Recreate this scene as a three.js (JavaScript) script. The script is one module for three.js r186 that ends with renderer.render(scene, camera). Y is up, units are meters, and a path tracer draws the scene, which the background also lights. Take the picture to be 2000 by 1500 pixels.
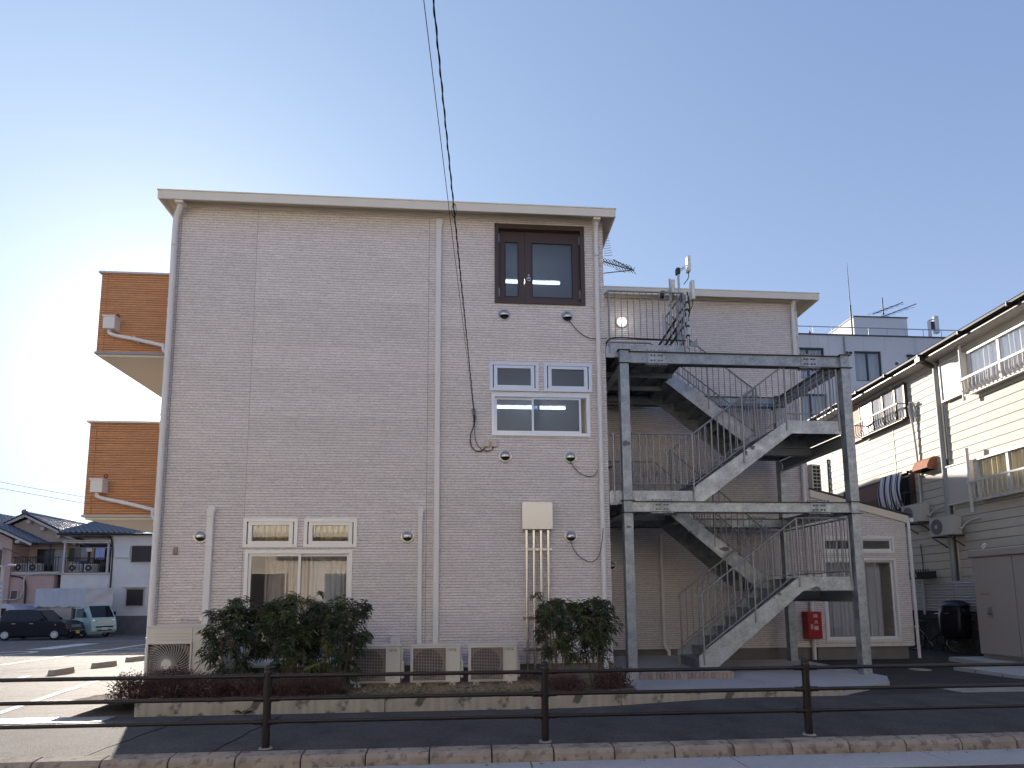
import * as THREE from 'three';
import { mergeGeometries } from 'three/addons/utils/BufferGeometryUtils.js';
import { RoundedBoxGeometry } from 'three/addons/geometries/RoundedBoxGeometry.js';

// ---------- camera, sky, sun, exposure ----------
const scene = new THREE.Scene();
const renderer = new THREE.WebGLRenderer({ antialias: true });
renderer.toneMapping = THREE.LinearToneMapping;
renderer.toneMappingExposure = 1.6;
renderer.shadowMap.enabled = true;
renderer.setSize(1024, 768);
const FOCAL = 1170.6, PY = 1026;                       // focal length and optical axis, in pixels of a 2000 x 1500 frame (rising front lens)
const camera = new THREE.PerspectiveCamera(2 * Math.atan(PY / FOCAL) * 180 / Math.PI, 4 / 3, 0.1, 1500);
camera.position.set(0, 1.58, 11.1);
{
  const pitch = 0.1186, yaw = 0.0752, roll = -0.0064;
  const fw = new THREE.Vector3(Math.sin(yaw), 0, -Math.cos(yaw)), rt = new THREE.Vector3(Math.cos(yaw), 0, Math.sin(yaw)), up = new THREE.Vector3(0, 1, 0);
  const fw2 = fw.clone().multiplyScalar(Math.cos(pitch)).addScaledVector(up, Math.sin(pitch));
  const up2 = up.clone().multiplyScalar(Math.cos(pitch)).addScaledVector(fw, -Math.sin(pitch));
  const rt3 = rt.clone().multiplyScalar(Math.cos(roll)).addScaledVector(up2, Math.sin(roll));
  const up3 = up2.clone().multiplyScalar(Math.cos(roll)).addScaledVector(rt, -Math.sin(roll));
  camera.quaternion.setFromRotationMatrix(new THREE.Matrix4().makeBasis(rt3, up3, fw2.clone().negate()));
  const fullH = 2 * PY, fullW = fullH * 4 / 3;
  camera.setViewOffset(fullW, fullH, (fullW - 2000) / 2, 0, 2000, 1500);
}
const SUN = new THREE.Vector3(-0.414, Math.tan(18 * Math.PI / 180), -0.91).normalize();
const sun = new THREE.DirectionalLight(new THREE.Color(1.0, 0.90, 0.77), 5.0);
sun.position.copy(SUN).multiplyScalar(80); sun.target.position.set(0, 0, 0);
sun.castShadow = true; sun.shadow.mapSize.set(4096, 4096); sun.shadow.radius = 1;
Object.assign(sun.shadow.camera, { left: -45, right: 45, top: 45, bottom: -45, near: 1, far: 200 });
scene.add(sun, sun.target);
{ // clear winter sky, whitened round the sun
  const W = 1024, H = 512, d = new Float32Array(W * H * 4);
  for (let j = 0; j < H; j++) for (let i = 0; i < W; i++) {
    const el = ((j + 0.5) / H - 0.5) * Math.PI, az = ((i + 0.5) / W - 0.5) * 2 * Math.PI;
    const x = Math.cos(el) * Math.cos(az), y = Math.sin(el), z = Math.cos(el) * Math.sin(az);
    const g = Math.acos(Math.min(1, Math.max(-1, x * SUN.x + y * SUN.y + z * SUN.z)));
    const s = Math.max(0, y), t = (1 - s) * (1 - s);                  // haze towards the horizon
    const wide = Math.exp(-g / 0.9), near = Math.exp(-g / 0.14) + 1.1 * Math.exp(-g * g / 0.008), k = (j * W + i) * 4;
    d[k]     = 0.036 + 0.265 * t + 0.31 * wide + 0.80 * near;
    d[k + 1] = 0.070 + 0.330 * t + 0.42 * wide + 0.62 * near;
    d[k + 2] = 0.232 + 0.370 * t + 0.45 * wide + 0.42 * near;
    d[k + 3] = 1;
  }
  const sky = new THREE.DataTexture(d, W, H, THREE.RGBAFormat, THREE.FloatType);
  sky.mapping = THREE.EquirectangularReflectionMapping; sky.magFilter = THREE.LinearFilter; sky.wrapS = THREE.RepeatWrapping; sky.needsUpdate = true;
  scene.background = sky; scene.environment = sky;
}

// ---------- helpers ----------
let seed = 20240217;
const rnd = () => { seed = (seed * 1664525 + 1013904223) >>> 0; return seed / 4294967296; };
const rr = (a, b) => a + (b - a) * rnd();
const V3 = (x, y, z) => new THREE.Vector3(x, y, z);
const used = {};
function numbered(n) { used[n] = (used[n] ?? -1) + 1; return used[n] ? n + '_' + String(used[n]).padStart(3, '0') : n; }
function flat(g) { const o = g.index ? g.toNonIndexed() : g; for (const k of Object.keys(o.attributes)) if (!['position', 'normal', 'uv'].includes(k)) o.deleteAttribute(k); return o; }
function boxUV(g) { // texture coordinates in metres, taken from the face each triangle belongs to
  g = flat(g); const p = g.attributes.position, u = new Float32Array(p.count * 2), a = V3(), b = V3(), c = V3(), n = V3();
  for (let i = 0; i < p.count; i += 3) {
    a.fromBufferAttribute(p, i); b.fromBufferAttribute(p, i + 1); c.fromBufferAttribute(p, i + 2);
    n.copy(b).sub(a).cross(c.sub(a)); const ax = Math.abs(n.x), ay = Math.abs(n.y), az = Math.abs(n.z);
    for (let k = 0; k < 3; k++) { const x = p.getX(i + k), y = p.getY(i + k), z = p.getZ(i + k);
      const w = az >= ax && az >= ay ? [x, y] : ax >= ay ? [z, y] : [x, z]; u[(i + k) * 2] = w[0]; u[(i + k) * 2 + 1] = w[1]; }
  }
  g.setAttribute('uv', new THREE.BufferAttribute(u, 2)); return g;
}
const B = (x0, x1, y0, y1, z0, z1) => { const g = new THREE.BoxGeometry(Math.abs(x1 - x0), Math.abs(y1 - y0), Math.abs(z1 - z0)); g.translate((x0 + x1) / 2, (y0 + y1) / 2, (z0 + z1) / 2); return boxUV(g); };
const RB = (x0, x1, y0, y1, z0, z1, r = 0.01, s = 2) => { const g = new RoundedBoxGeometry(Math.abs(x1 - x0), Math.abs(y1 - y0), Math.abs(z1 - z0), s, r); g.translate((x0 + x1) / 2, (y0 + y1) / 2, (z0 + z1) / 2); return boxUV(g); };
function rod(a, b, r, n = 8, r2 = r) { a = a.isVector3 ? a : V3(...a); b = b.isVector3 ? b : V3(...b); const l = a.distanceTo(b), g = new THREE.CylinderGeometry(r2, r, l, n, 1); g.translate(0, l / 2, 0);
  g.applyQuaternion(new THREE.Quaternion().setFromUnitVectors(V3(0, 1, 0), b.clone().sub(a).normalize())); g.translate(a.x, a.y, a.z); return flat(g); }
function tube(pts, r, seg = 24, n = 8, smooth = true) { const v = pts.map(p => p.isVector3 ? p : V3(...p)); let c;
  if (smooth) c = new THREE.CatmullRomCurve3(v, false, 'centripetal'); else { c = new THREE.CurvePath(); for (let i = 1; i < v.length; i++) c.add(new THREE.LineCurve3(v[i - 1], v[i])); }
  return flat(new THREE.TubeGeometry(c, seg, r, n, false)); }
function bar(a, b, w, h) { // rectangular bar from a to b, w across, h high
  a = V3(...a); b = V3(...b); const l = a.distanceTo(b), g = new THREE.BoxGeometry(w, h, l); const m = new THREE.Matrix4().lookAt(a, b, Math.abs(b.clone().sub(a).normalize().y) > 0.95 ? V3(1, 0, 0) : V3(0, 1, 0));
  g.applyMatrix4(m); g.translate((a.x + b.x) / 2, (a.y + b.y) / 2, (a.z + b.z) / 2); return boxUV(g); }
function poly(pts, z0, z1, bevel = 0) { const s = new THREE.Shape(pts.map(p => new THREE.Vector2(p[0], p[1]))); const g = new THREE.ExtrudeGeometry(s, { depth: z1 - z0 - 2 * bevel, bevelEnabled: bevel > 0, bevelThickness: bevel, bevelSize: bevel, bevelSegments: 2, curveSegments: 8 }); g.translate(0, 0, z0 + bevel); return boxUV(g); }
function wallHoles(x0, x1, y0, y1, z0, z1, holes) { const s = new THREE.Shape([[x0, y0], [x1, y0], [x1, y1], [x0, y1]].map(p => new THREE.Vector2(...p)));
  for (const [a, b, c, d] of holes) s.holes.push(new THREE.Path([[a, c], [a, d], [b, d], [b, c]].map(p => new THREE.Vector2(...p))));
  const g = new THREE.ExtrudeGeometry(s, { depth: z1 - z0, bevelEnabled: false }); g.translate(0, 0, z0); return boxUV(g); }
function quad(a, b, c, d) { const g = new THREE.BufferGeometry(); const P = [a, b, c, a, c, d].flat(); g.setAttribute('position', new THREE.Float32BufferAttribute(P, 3)); g.computeVertexNormals(); return boxUV(g); }
const turnY = (g, a) => (g.rotateY(a), g), mv = (g, x, y, z) => (g.translate(x, y, z), g);
const merge = gs => gs.length === 1 ? gs[0] : mergeGeometries(gs.map(flat), false);
function mesh(name, gs, mat, parent) { const m = new THREE.Mesh(Array.isArray(gs) ? merge(gs) : gs, mat); m.name = parent === scene || !parent ? numbered(name) : name; m.castShadow = m.receiveShadow = true; (parent ?? scene).add(m); return m; }
function thing(name, label, category, pos = [0, 0, 0], turn = 0, group) { const o = new THREE.Group(); o.name = numbered(name); o.position.set(...pos); o.rotation.y = turn; o.userData = { label, category }; if (group) o.userData.group = group; scene.add(o); return o; }
function sub(name, parent, pos = [0, 0, 0]) { const o = new THREE.Group(); o.name = name; o.position.set(...pos); parent.add(o); return o; }
function tag(o, label, category, group) { Object.assign(o.userData, { label, category }); if (group) o.userData.group = group; return o; }
const struct = o => { o.userData.kind = 'structure'; return o; };
const stuff = o => { o.userData.kind = 'stuff'; return o; };
function copyThing(o, pos, turn, label) { const c = o.clone(); c.name = numbered(o.name.replace(/_\d{3}$/, '')); c.userData = { ...o.userData, label }; c.position.set(...pos); if (turn !== undefined) c.rotation.y = turn; scene.add(c); return c; }

// ---------- textures ----------
const hash = (x, y, s) => { let h = Math.imul(x, 374761393) + Math.imul(y, 668265263) + Math.imul(s, 1442695041) | 0; h = Math.imul(h ^ h >>> 13, 1274126177); return ((h ^ h >>> 16) >>> 0) / 4294967296; };
function pn(x, y, px, py, s) { const xi = Math.floor(x), yi = Math.floor(y), fx = x - xi, fy = y - yi, u = fx * fx * (3 - 2 * fx), v = fy * fy * (3 - 2 * fy); const w = (a, m) => ((a % m) + m) % m;
  const a = hash(w(xi, px), w(yi, py), s), b = hash(w(xi + 1, px), w(yi, py), s), c = hash(w(xi, px), w(yi + 1, py), s), d = hash(w(xi + 1, px), w(yi + 1, py), s); return a + (b - a) * u + (c - a) * v + (a - b - c + d) * u * v; }
const fbm = (u, v, f, o, s) => { let t = 0, a = 0.5, n = 0; for (let i = 0; i < o; i++) { t += a * pn(u * f, v * f, f, f, s + i); n += a; a *= 0.5; f *= 2; } return t / n; };
const enc = v => Math.max(0, Math.min(255, 255 * (v <= 0.0031308 ? 12.92 * v : 1.055 * Math.pow(v, 1 / 2.4) - 0.055)));
function tex(size, metres, fn, linear = false) { // fn(u, v) -> [r, g, b] linear colour, or a number (a height or a roughness)
  const d = new Uint8Array(size * size * 4);
  for (let j = 0; j < size; j++) for (let i = 0; i < size; i++) { const c = fn((i + 0.5) / size, (j + 0.5) / size, i, j), k = (j * size + i) * 4;
    if (typeof c === 'number') d[k] = d[k + 1] = d[k + 2] = Math.max(0, Math.min(255, c * 255)); else for (let q = 0; q < 3; q++) d[k + q] = linear ? c[q] * 255 : enc(c[q]); d[k + 3] = 255; }
  const t = new THREE.DataTexture(d, size, size); t.wrapS = t.wrapT = THREE.RepeatWrapping; t.magFilter = THREE.LinearFilter; t.minFilter = THREE.LinearMipmapLinearFilter; t.generateMipmaps = true; t.repeat.set(1 / metres, 1 / metres);
  if (typeof fn(0.5, 0.5, 0, 0) !== 'number' && !linear) t.colorSpace = THREE.SRGBColorSpace; t.needsUpdate = true; return t;
}
const mix = (a, b, t) => [a[0] + (b[0] - a[0]) * t, a[1] + (b[1] - a[1]) * t, a[2] + (b[2] - a[2]) * t];
const sc = (a, k) => [a[0] * k, a[1] * k, a[2] * k];
const std = (c, rough = 0.7, metal = 0, more = {}) => new THREE.MeshStandardMaterial({ color: Array.isArray(c) ? new THREE.Color().setRGB(...c) : c, roughness: rough, metalness: metal, ...more });

// siding: long thin stone strips, 5 cm courses
function stripSiding(base, dark, seedN, size = 2048, metres = 3.64, courses = 72) {
  const h = new Float32Array(size * size), tone = new Float32Array(size * size), rowH = size / courses, joints = [];
  for (let r = 0; r < courses; r++) { const L = []; let x = hash(r, 7, seedN) * 0.2; while (x < metres - 0.09) { L.push(x); x += 0.1 + 0.26 * hash(r, L.length * 3 + 1, seedN); } joints.push(L); }
  for (let j = 0; j < size; j++) { const r = Math.min(courses - 1, Math.floor(j / rowH)), fy = (j - r * rowH) / rowH, L = joints[r];
    for (let i = 0; i < size; i++) { const x = i / size * metres; let k = L.length - 1; while (k > 0 && L[k] > x) k--; if (x < L[0]) k = L.length - 1;
      const dx = Math.min(Math.abs(x - L[k]), Math.abs((L[(k + 1) % L.length] + (k === L.length - 1 ? metres : 0)) - x)), wav = 0.06 * (pn(i / 9, r, 228, courses, seedN + 3) - 0.5);
      const ey = Math.min(fy + wav, 1 - fy - wav), e = Math.min(1, ey / 0.26) * Math.min(1, (dx + 0.002) / 0.007);
      h[j * size + i] = Math.max(0, e) * (0.72 + 0.16 * hash(r, k, seedN + 5)) + 0.16 * pn(i / 5, j / 4, 410, 512, seedN + 8);
      tone[j * size + i] = 0.955 + 0.09 * hash(r, k, seedN + 11); } }
  const map = tex(size, metres, (u, v, i, j) => { const k = j * size + i, hh = h[k]; const g = Math.min(1, Math.max(0, (hh - 0.10) / 0.34)); const big = 0.97 + 0.06 * fbm(u, v, 5, 3, seedN + 20), fine = (0.90 + 0.20 * pn(i / 2.5, j / 2.5, 819, 819, seedN + 30)) * (0.86 + 0.28 * pn(i / 16, j / 5, 128, 410, seedN + 33));
    return sc(mix(dark, sc(base, tone[k]), g), big * fine); });
  const bump = tex(size, metres, (u, v, i, j) => h[j * size + i] * 0.95);
  return { map, bump };
}
// ---------- materials ----------
const sid = stripSiding([0.765, 0.71, 0.68], [0.26, 0.22, 0.21], 11);
const sidingMat = std(0xffffff, 0.82, 0, { map: sid.map, bumpMap: sid.bump, bumpScale: 0.009 });
function shifted(m, dx, dy) { const k = m.clone(); for (const s of ['map', 'bumpMap', 'roughnessMap']) if (m[s]) { k[s] = m[s].clone(); k[s].offset.set(dx, dy); k[s].needsUpdate = true; } return k; }
const orangeMap = tex(512, 1.82, (u, v) => { const c = 40, r = Math.floor(v * c), f = v * c - r, g = f < 0.2 ? 0.42 : 1; const n = 0.82 + 0.3 * pn(u * 7 + hash(r, 3, 5) * 20, r, 7, c, 40) * 0.6 + 0.22 * pn(u * 60, v * 160, 60, 160, 41); return sc([0.56, 0.27, 0.125], n * g); });
const orangeBump = tex(512, 1.82, (u, v) => { const c = 40, f = v * c - Math.floor(v * c); return (f < 0.2 ? 0.1 : 0.7 + 0.2 * hash(Math.floor(v * c), 2, 8)) + 0.1 * pn(u * 60, v * 120, 60, 120, 43); });
const orangeMat = std(0xffffff, 0.75, 0, { map: orangeMap, bumpMap: orangeBump, bumpScale: 0.008 });
const noiseTint = (c, amp, f, s, size = 512, m = 2) => tex(size, m, (u, v) => sc(c, 1 - amp / 2 + amp * fbm(u, v, f, 5, s)));
const galvMap = tex(1024, 0.9, (u, v, i, j) => { // zinc spangle: crystal patches, each of its own grey, with white storage stain
  let best = 9, id = 0; const n = 46, gx = u * n, gy = v * n; for (let a = -1; a <= 1; a++) for (let b = -1; b <= 1; b++) { const cx = Math.floor(gx) + a, cy = Math.floor(gy) + b, wx = (cx + n) % n, wy = (cy + n) % n; const dx = cx + hash(wx, wy, 60) - gx, dy = cy + hash(wx, wy, 61) - gy, d = dx * dx + dy * dy; if (d < best) { best = d; id = hash(wx, wy, 62); } }
  const blot = fbm(u, v, 6, 4, 63); return sc([0.40, 0.425, 0.44], 0.80 + 0.30 * id + 0.6 * (blot - 0.5)); });
const galvRough = tex(512, 0.9, (u, v) => 0.34 + 0.36 * fbm(u, v, 8, 4, 66));
const galv = std(0xffffff, 1, 0.75, { map: galvMap, roughnessMap: galvRough });
const galvB = shifted(galv, 0.37, 0.21); galvB.color.setRGB(0.86, 0.88, 0.90);
const galvC = shifted(galv, 0.71, 0.55); galvC.color.setRGB(1.12, 1.11, 1.08);
const cutEdge = std([0.10, 0.105, 0.11], 0.6, 0.4);
const galvDark = std([0.30, 0.32, 0.335], 0.6, 0.5);
const railSteel = std([0.30, 0.30, 0.305], 0.45, 0.7);
const boltMat = std([0.16, 0.165, 0.17], 0.5, 0.7);
const beigeTrim = std([0.76, 0.70, 0.60], 0.55, 0, { map: noiseTint([1, 1, 1], 0.08, 6, 70) });
const soffitMat = std([0.72, 0.64, 0.50], 0.8);
const whitePipe = std([0.76, 0.735, 0.715], 0.42);
const whiteFrame = std([0.80, 0.79, 0.77], 0.35, 0.1);
const silverFrame = std([0.72, 0.76, 0.82], 0.3, 0.35);
const brownFrame = std([0.088, 0.060, 0.054], 0.45, 0.25);
const blackMat = std([0.012, 0.012, 0.013], 0.7);
const rubber = std([0.02, 0.02, 0.021], 0.8);
const steelMat = std([0.58, 0.56, 0.54], 0.32, 1);
const brushed = std([0.66, 0.64, 0.62], 0.42, 1);
const conduitMat = std([0.66, 0.64, 0.60], 0.2, 1);
const foundation = std(0xffffff, 0.9, 0, { map: noiseTint([0.20, 0.185, 0.175], 0.35, 8, 74) });
const glass = new THREE.MeshPhysicalMaterial({ color: 0xffffff, roughness: 0.02, transmission: 1, thickness: 0, ior: 1.85 });
const frosted = new THREE.MeshPhysicalMaterial({ color: new THREE.Color().setRGB(0.40, 0.47, 0.56), roughness: 0.40, transmission: 0.92, thickness: 0, ior: 1.7, clearcoat: 1, clearcoatRoughness: 0.02, bumpMap: tex(512, 0.12, (u, v) => fbm(u, v, 14, 3, 80)), bumpScale: 0.0015 });
const curtainMat = std([0.40, 0.36, 0.31], 0.95, 0, { side: THREE.DoubleSide });
const curtainWhite = std([0.50, 0.51, 0.52], 0.95, 0, { side: THREE.DoubleSide });
const roomMat = std([0.24, 0.23, 0.22], 0.9);
const roomFloor = std([0.22, 0.15, 0.09], 0.7);
const asphaltMap = (c, s, speck) => tex(1024, 1.6, (u, v, i, j) => { const st = hash(i >> 1, j >> 1, s); const n = fbm(u, v, 5, 5, s + 1), f = pn(u * 260, v * 260, 260, 260, s + 2); return sc(c, (0.42 + 0.9 * n) * (0.74 + 0.52 * pn(u * 72, v * 72, 72, 72, s + 5)) + 0.6 * (f - 0.45) + (st > 0.93 ? speck : 0)); });
const asphaltBump = tex(1024, 1.6, (u, v) => pn(u * 240, v * 240, 240, 240, 91) * 0.8 + 0.2 * fbm(u, v, 60, 2, 92));
const asphalt = std(0xffffff, 0.86, 0, { map: asphaltMap([0.060, 0.057, 0.058], 85, 1.3), bumpMap: asphaltBump, bumpScale: 0.006 });
const asphaltLot = std(0xffffff, 0.78, 0, { map: asphaltMap([0.15, 0.132, 0.115], 95, 1.0), bumpMap: asphaltBump, bumpScale: 0.007 });
const asphaltNew = std(0xffffff, 0.85, 0, { map: asphaltMap([0.028, 0.028, 0.03], 101, 0.5), bumpMap: asphaltBump, bumpScale: 0.004 });
const concreteMap = (c, s, amp = 0.4) => tex(1024, 2.4, (u, v) => { const st = fbm(u, v, 3, 6, s), f = fbm(u, v, 90, 2, s + 9), spot = fbm(u, v, 14, 3, s + 4); return sc(c, 1 - amp / 2 + amp * st + 0.16 * (f - 0.5) - (spot > 0.66 ? 0.35 * (spot - 0.66) : 0)); });
const concrete = std(0xffffff, 0.88, 0, { map: concreteMap([0.34, 0.335, 0.33], 111), bumpMap: asphaltBump, bumpScale: 0.0015 });
const slabConcrete = std(0xffffff, 0.8, 0, { map: concreteMap([0.40, 0.405, 0.41], 121, 0.25), bumpMap: asphaltBump, bumpScale: 0.001 });
// weathered wall of the planter: water runs and black mould
const planterConcrete = std(0xffffff, 0.92, 0, { map: tex(1024, 2.2, (u, v) => { const st = fbm(u, v, 5, 6, 131), run = pn(u * 46, v * 2.2, 46, 2, 133), mould = fbm(u, v, 17, 4, 135), m2 = fbm(u, v, 6, 3, 137); let c = sc([0.40, 0.37, 0.32], 0.62 + 0.62 * st + 0.22 * (run - 0.5)); if (mould > 0.55 && m2 > 0.45) c = mix(c, [0.07, 0.065, 0.055], Math.min(0.85, (mould - 0.55) * 6)); return c; }), bumpMap: asphaltBump, bumpScale: 0.002 });
const kerbMats = [0, 1, 2, 3].map(k => std(0xffffff, 0.9, 0, { map: tex(512, 0.9, (u, v) => { const st = fbm(u, v, 6, 5, 141 + k * 7), m = fbm(u, v, 15, 4, 145 + k * 5); let c = sc([0.275, 0.235, 0.20], 0.6 + 0.7 * st + 0.08 * k); if (m > 0.55) c = mix(c, [0.11, 0.095, 0.08], Math.min(0.75, (m - 0.55) * 3.5)); return c; }), bumpMap: asphaltBump, bumpScale: 0.002 }));
const markMat = std(0xffffff, 0.7, 0, { map: tex(512, 1.1, (u, v) => { const w = fbm(u, v, 24, 4, 151); return w > 0.6 ? [0.3, 0.29, 0.27] : sc([0.72, 0.70, 0.66], 0.8 + 0.3 * w); }) });
const soilMat = std(0xffffff, 0.98, 0, { map: tex(512, 1.1, (u, v) => sc(mix([0.085, 0.06, 0.042], [0.20, 0.15, 0.095], fbm(u, v, 22, 4, 161)), 0.6 + 0.8 * fbm(u, v, 70, 2, 165))), bumpMap: tex(512, 1.1, (u, v) => fbm(u, v, 40, 4, 167)), bumpScale: 0.03 });
const fenceBrown = std([0.020, 0.014, 0.013], 0.38, 0.15, { bumpMap: tex(256, 0.1, (u, v) => fbm(u, v, 20, 3, 171)), bumpScale: 0.0006 });
// ---------- ground ----------
const lotY = z => z > 0 ? 0.02 : Math.max(-0.42, 0.02 + 0.02 * z);
function sheet(x0, x1, z0, z1, nx, nz, fy) { const g = new THREE.PlaneGeometry(1, 1, nx, nz), p = g.attributes.position, u = g.attributes.uv;
  for (let i = 0; i < p.count; i++) { const x = x0 + (x1 - x0) * (p.getX(i) + 0.5), z = z0 + (z1 - z0) * (0.5 - p.getY(i)); p.setXYZ(i, x, fy(x, z), z); u.setXY(i, x, z); } g.computeVertexNormals(); return flat(g); }
const farGround = std(0xffffff, 0.95, 0, { map: concreteMap([0.12, 0.115, 0.105], 181) });
struct(mesh('ground', sheet(-700, 700, -900, 500, 4, 4, () => -0.62), farGround, scene));
struct(mesh('parking_lot', sheet(-70, 40, -60, 2.52, 44, 60, (x, z) => lotY(z)), asphaltLot, scene));
struct(mesh('alley', sheet(5.6, 13.6, -14, 2.52, 8, 16, (x, z) => 0.026 + 0.012 * Math.max(0, z) * 3), asphaltNew, scene));
const walkY = (x, z) => { const t = Math.min(1, Math.max(0, (z - 2.5) / 2.4)); const lift = THREE.MathUtils.smoothstep(x, 1.2, 4.2) * 0.10; return (0.022 + lift) * (1 - t) + 0.098 * t; };
struct(mesh('sidewalk', sheet(-40, 40, 2.52, 4.90, 160, 24, walkY), asphalt, scene));
struct(mesh('road', sheet(-80, 80, 5.58, 12.6, 20, 6, () => -0.022), asphalt, scene));
struct(mesh('opposite_verge', sheet(-80, 80, 12.6, 60, 20, 8, () => 0.0), farGround, scene));
{ // concrete gutter strip with its cast joints
  const g = struct(new THREE.Group()); g.name = 'gutter_strip'; scene.add(g);
  for (let x = -30; x < 30; x += 2.0) mesh('gutter_slab', RB(x + 0.006 + 0.62, x + 1.994 + 0.62, -0.16, -0.012, 5.075, 5.575, 0.008, 1), slabConcrete, g);
}
{ // kerb of single cast stones
  const g = struct(new THREE.Group()); g.name = 'kerb'; scene.add(g); const prof = [[4.90, -0.15], [5.075, -0.15], [5.065, 0.055], [5.035, 0.092], [4.90, 0.104]];
  let i = 0; for (let x = -14.4; x < 14.4; x += 0.605, i++) { const s = new THREE.Shape(prof.map(p => new THREE.Vector2(...p))); const e = new THREE.ExtrudeGeometry(s, { depth: 0.584, bevelEnabled: true, bevelSize: 0.004, bevelThickness: 0.004, bevelSegments: 1 });
    e.rotateY(-Math.PI / 2); e.applyMatrix4(new THREE.Matrix4().makeScale(1, 1, 1)); e.translate(x + 0.6 + 0.12, rr(-0.003, 0.003), rr(-0.002, 0.002)); mesh('kerb_stone', boxUV(e), kerbMats[Math.floor(rnd() * 4)], g); }
  const far = struct(new THREE.Group()); far.name = 'far_kerb'; scene.add(far); for (let x = -24; x < 24; x += 1.2) mesh('kerb_stone', RB(x, x + 1.19, -0.15, 0.1, 12.5, 12.66, 0.015, 1), kerbMats[Math.floor(rnd() * 4)], far);
}
// cut joints across the footway
for (const x of [-2.47, -3.63]) { const pts = []; for (let k = 0; k <= 12; k++) { const z = 2.56 + 2.32 * k / 12; pts.push([x + 0.012 * Math.sin(k * 1.7), walkY(x, z) + 0.0015, z]); } struct(mesh('footway_joint', tube(pts, 0.006, 20, 4), blackMat, scene)); }
{ // windblown leaves and grit in the gutter
  const P = []; for (let k = 0; k < 260; k++) { const k2 = rnd() < 0.6, x = rr(-6, 9), z = k2 ? rr(5.08, 5.2) : rr(4.78, 4.9), y = k2 ? -0.008 : walkY(x, z) + 0.006, a = rnd() * 6.283, r = rr(0.004, 0.018), h = rr(0.001, 0.008); for (const q of [0, 2.1, 4.2]) P.push(x + Math.cos(a + q) * r, y + (q ? h : 0), z + Math.sin(a + q) * r); } const g = new THREE.BufferGeometry(); g.setAttribute('position', new THREE.Float32BufferAttribute(P, 3)); g.computeVertexNormals(); tag(stuff(mesh('leaf_litter', boxUV(g), std([0.12, 0.085, 0.05], 0.9, 0, { side: THREE.DoubleSide }), scene)), 'dry leaf bits and grit along the kerb', 'leaf litter'); }
// parking markings, wheel stops, drain channels
function stripe(a, b, w, y = 0.006, name = 'parking_line') { const d = V3(b[0] - a[0], 0, b[1] - a[1]), L = d.length(), n = V3(-d.z, 0, d.x).normalize().multiplyScalar(w / 2), N = Math.max(1, Math.round(L / 1.0)), P = [], h = z => lotY(z) + y;
  for (let k = 0; k < N; k++) { const p = (t, s) => { const x = a[0] + d.x * t + n.x * s, z = a[1] + d.z * t + n.z * s; return [x, h(z), z]; }; const t0 = k / N, t1 = (k + 1) / N; P.push(quad(p(t0, 1), p(t1, 1), p(t1, -1), p(t0, -1))); }
  return struct(mesh(name, P, markMat, scene)); }
stripe([-12.0, -5.6], [-13.6, -18], 0.24); stripe([-6.4, 2.3], [-7.3, -1.9], 0.12); stripe([-8.2, 2.3], [-9.3, -2.7], 0.12); stripe([-10.3, 2.3], [-11.4, -4.2], 0.12);
stripe([-15.6, -12.4], [-16.2, -16.4], 0.85); stripe([-14.0, -12.0], [-9.6, -12.2], 0.14); stripe([-24, -18.6], [-8, -18.2], 0.14);
{ const ring = []; for (let k = 0; k < 28; k++) { const a0 = k / 28 * 6.2832, a1 = (k + 1) / 28 * 6.2832, q = (a, r) => { const x = -15.2 + Math.cos(a) * r * 0.7, z = -10.3 + Math.sin(a) * r * 1.1; return [x, lotY(z) + 0.006, z]; }; ring.push(quad(q(a0, 1), q(a1, 1), q(a1, 0.72), q(a0, 0.72))); } struct(mesh('parking_symbol', ring, markMat, scene)); }
const stopMat = std(0xffffff, 0.9, 0, { map: concreteMap([0.36, 0.34, 0.31], 187) });
[[-8.88, -3.05, 1.5, 'concrete wheel stop nearest the railing on the sunlit lot'], [-8.95, -4.75, 1.3, 'concrete wheel stop second from the railing on the sunlit lot'], [-9.1, -6.5, 1.3, 'concrete wheel stop nearest the corner downpipe, half hidden by it'], [-10.6, -10.6, 1.3, 'farthest concrete wheel stop, a sliver beside the corner downpipe']].forEach(([x, z, a, l]) => {
  const s = thing('wheel_stop', l, 'wheel stop', [x, lotY(z), z], a, 'concrete wheel stops in the parking lot'); const g = new THREE.ExtrudeGeometry(new THREE.Shape([[-0.08, 0], [0.08, 0], [0.055, 0.11], [-0.055, 0.11]].map(p => new THREE.Vector2(...p))), { depth: 0.58, bevelEnabled: true, bevelSize: 0.01, bevelThickness: 0.012, bevelSegments: 2 }); g.translate(0, 0.0, -0.29); g.rotateY(Math.PI / 2);
  mesh('block', boxUV(g), stopMat, s); mesh('bolt_cap', [rod([-0.18, 0.112, 0], [-0.18, 0.124, 0], 0.018, 10), rod([0.18, 0.112, 0], [0.18, 0.124, 0], 0.018, 10)], galvDark, s); });
function drain(x0, x1, z0, z1, y, n, label) { const d = thing('drain_grate', label, 'drain grate', [0, 0, 0]); mesh('frame', [B(x0, x1, y - 0.05, y + 0.006, z0 - 0.03, z0), B(x0, x1, y - 0.05, y + 0.006, z1, z1 + 0.03)], galv, d);
  for (let k = 0; k < n; k++) { const z = z0 + (z1 - z0) * (k + 0.5) / n; mesh('grate_bar', B(x0, x1, y - 0.04, y + 0.004, z - 0.017, z + 0.017), galv, d); } mesh('channel_floor', B(x0, x1, y - 0.12, y - 0.1, z0, z1), blackMat, d); }
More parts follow.
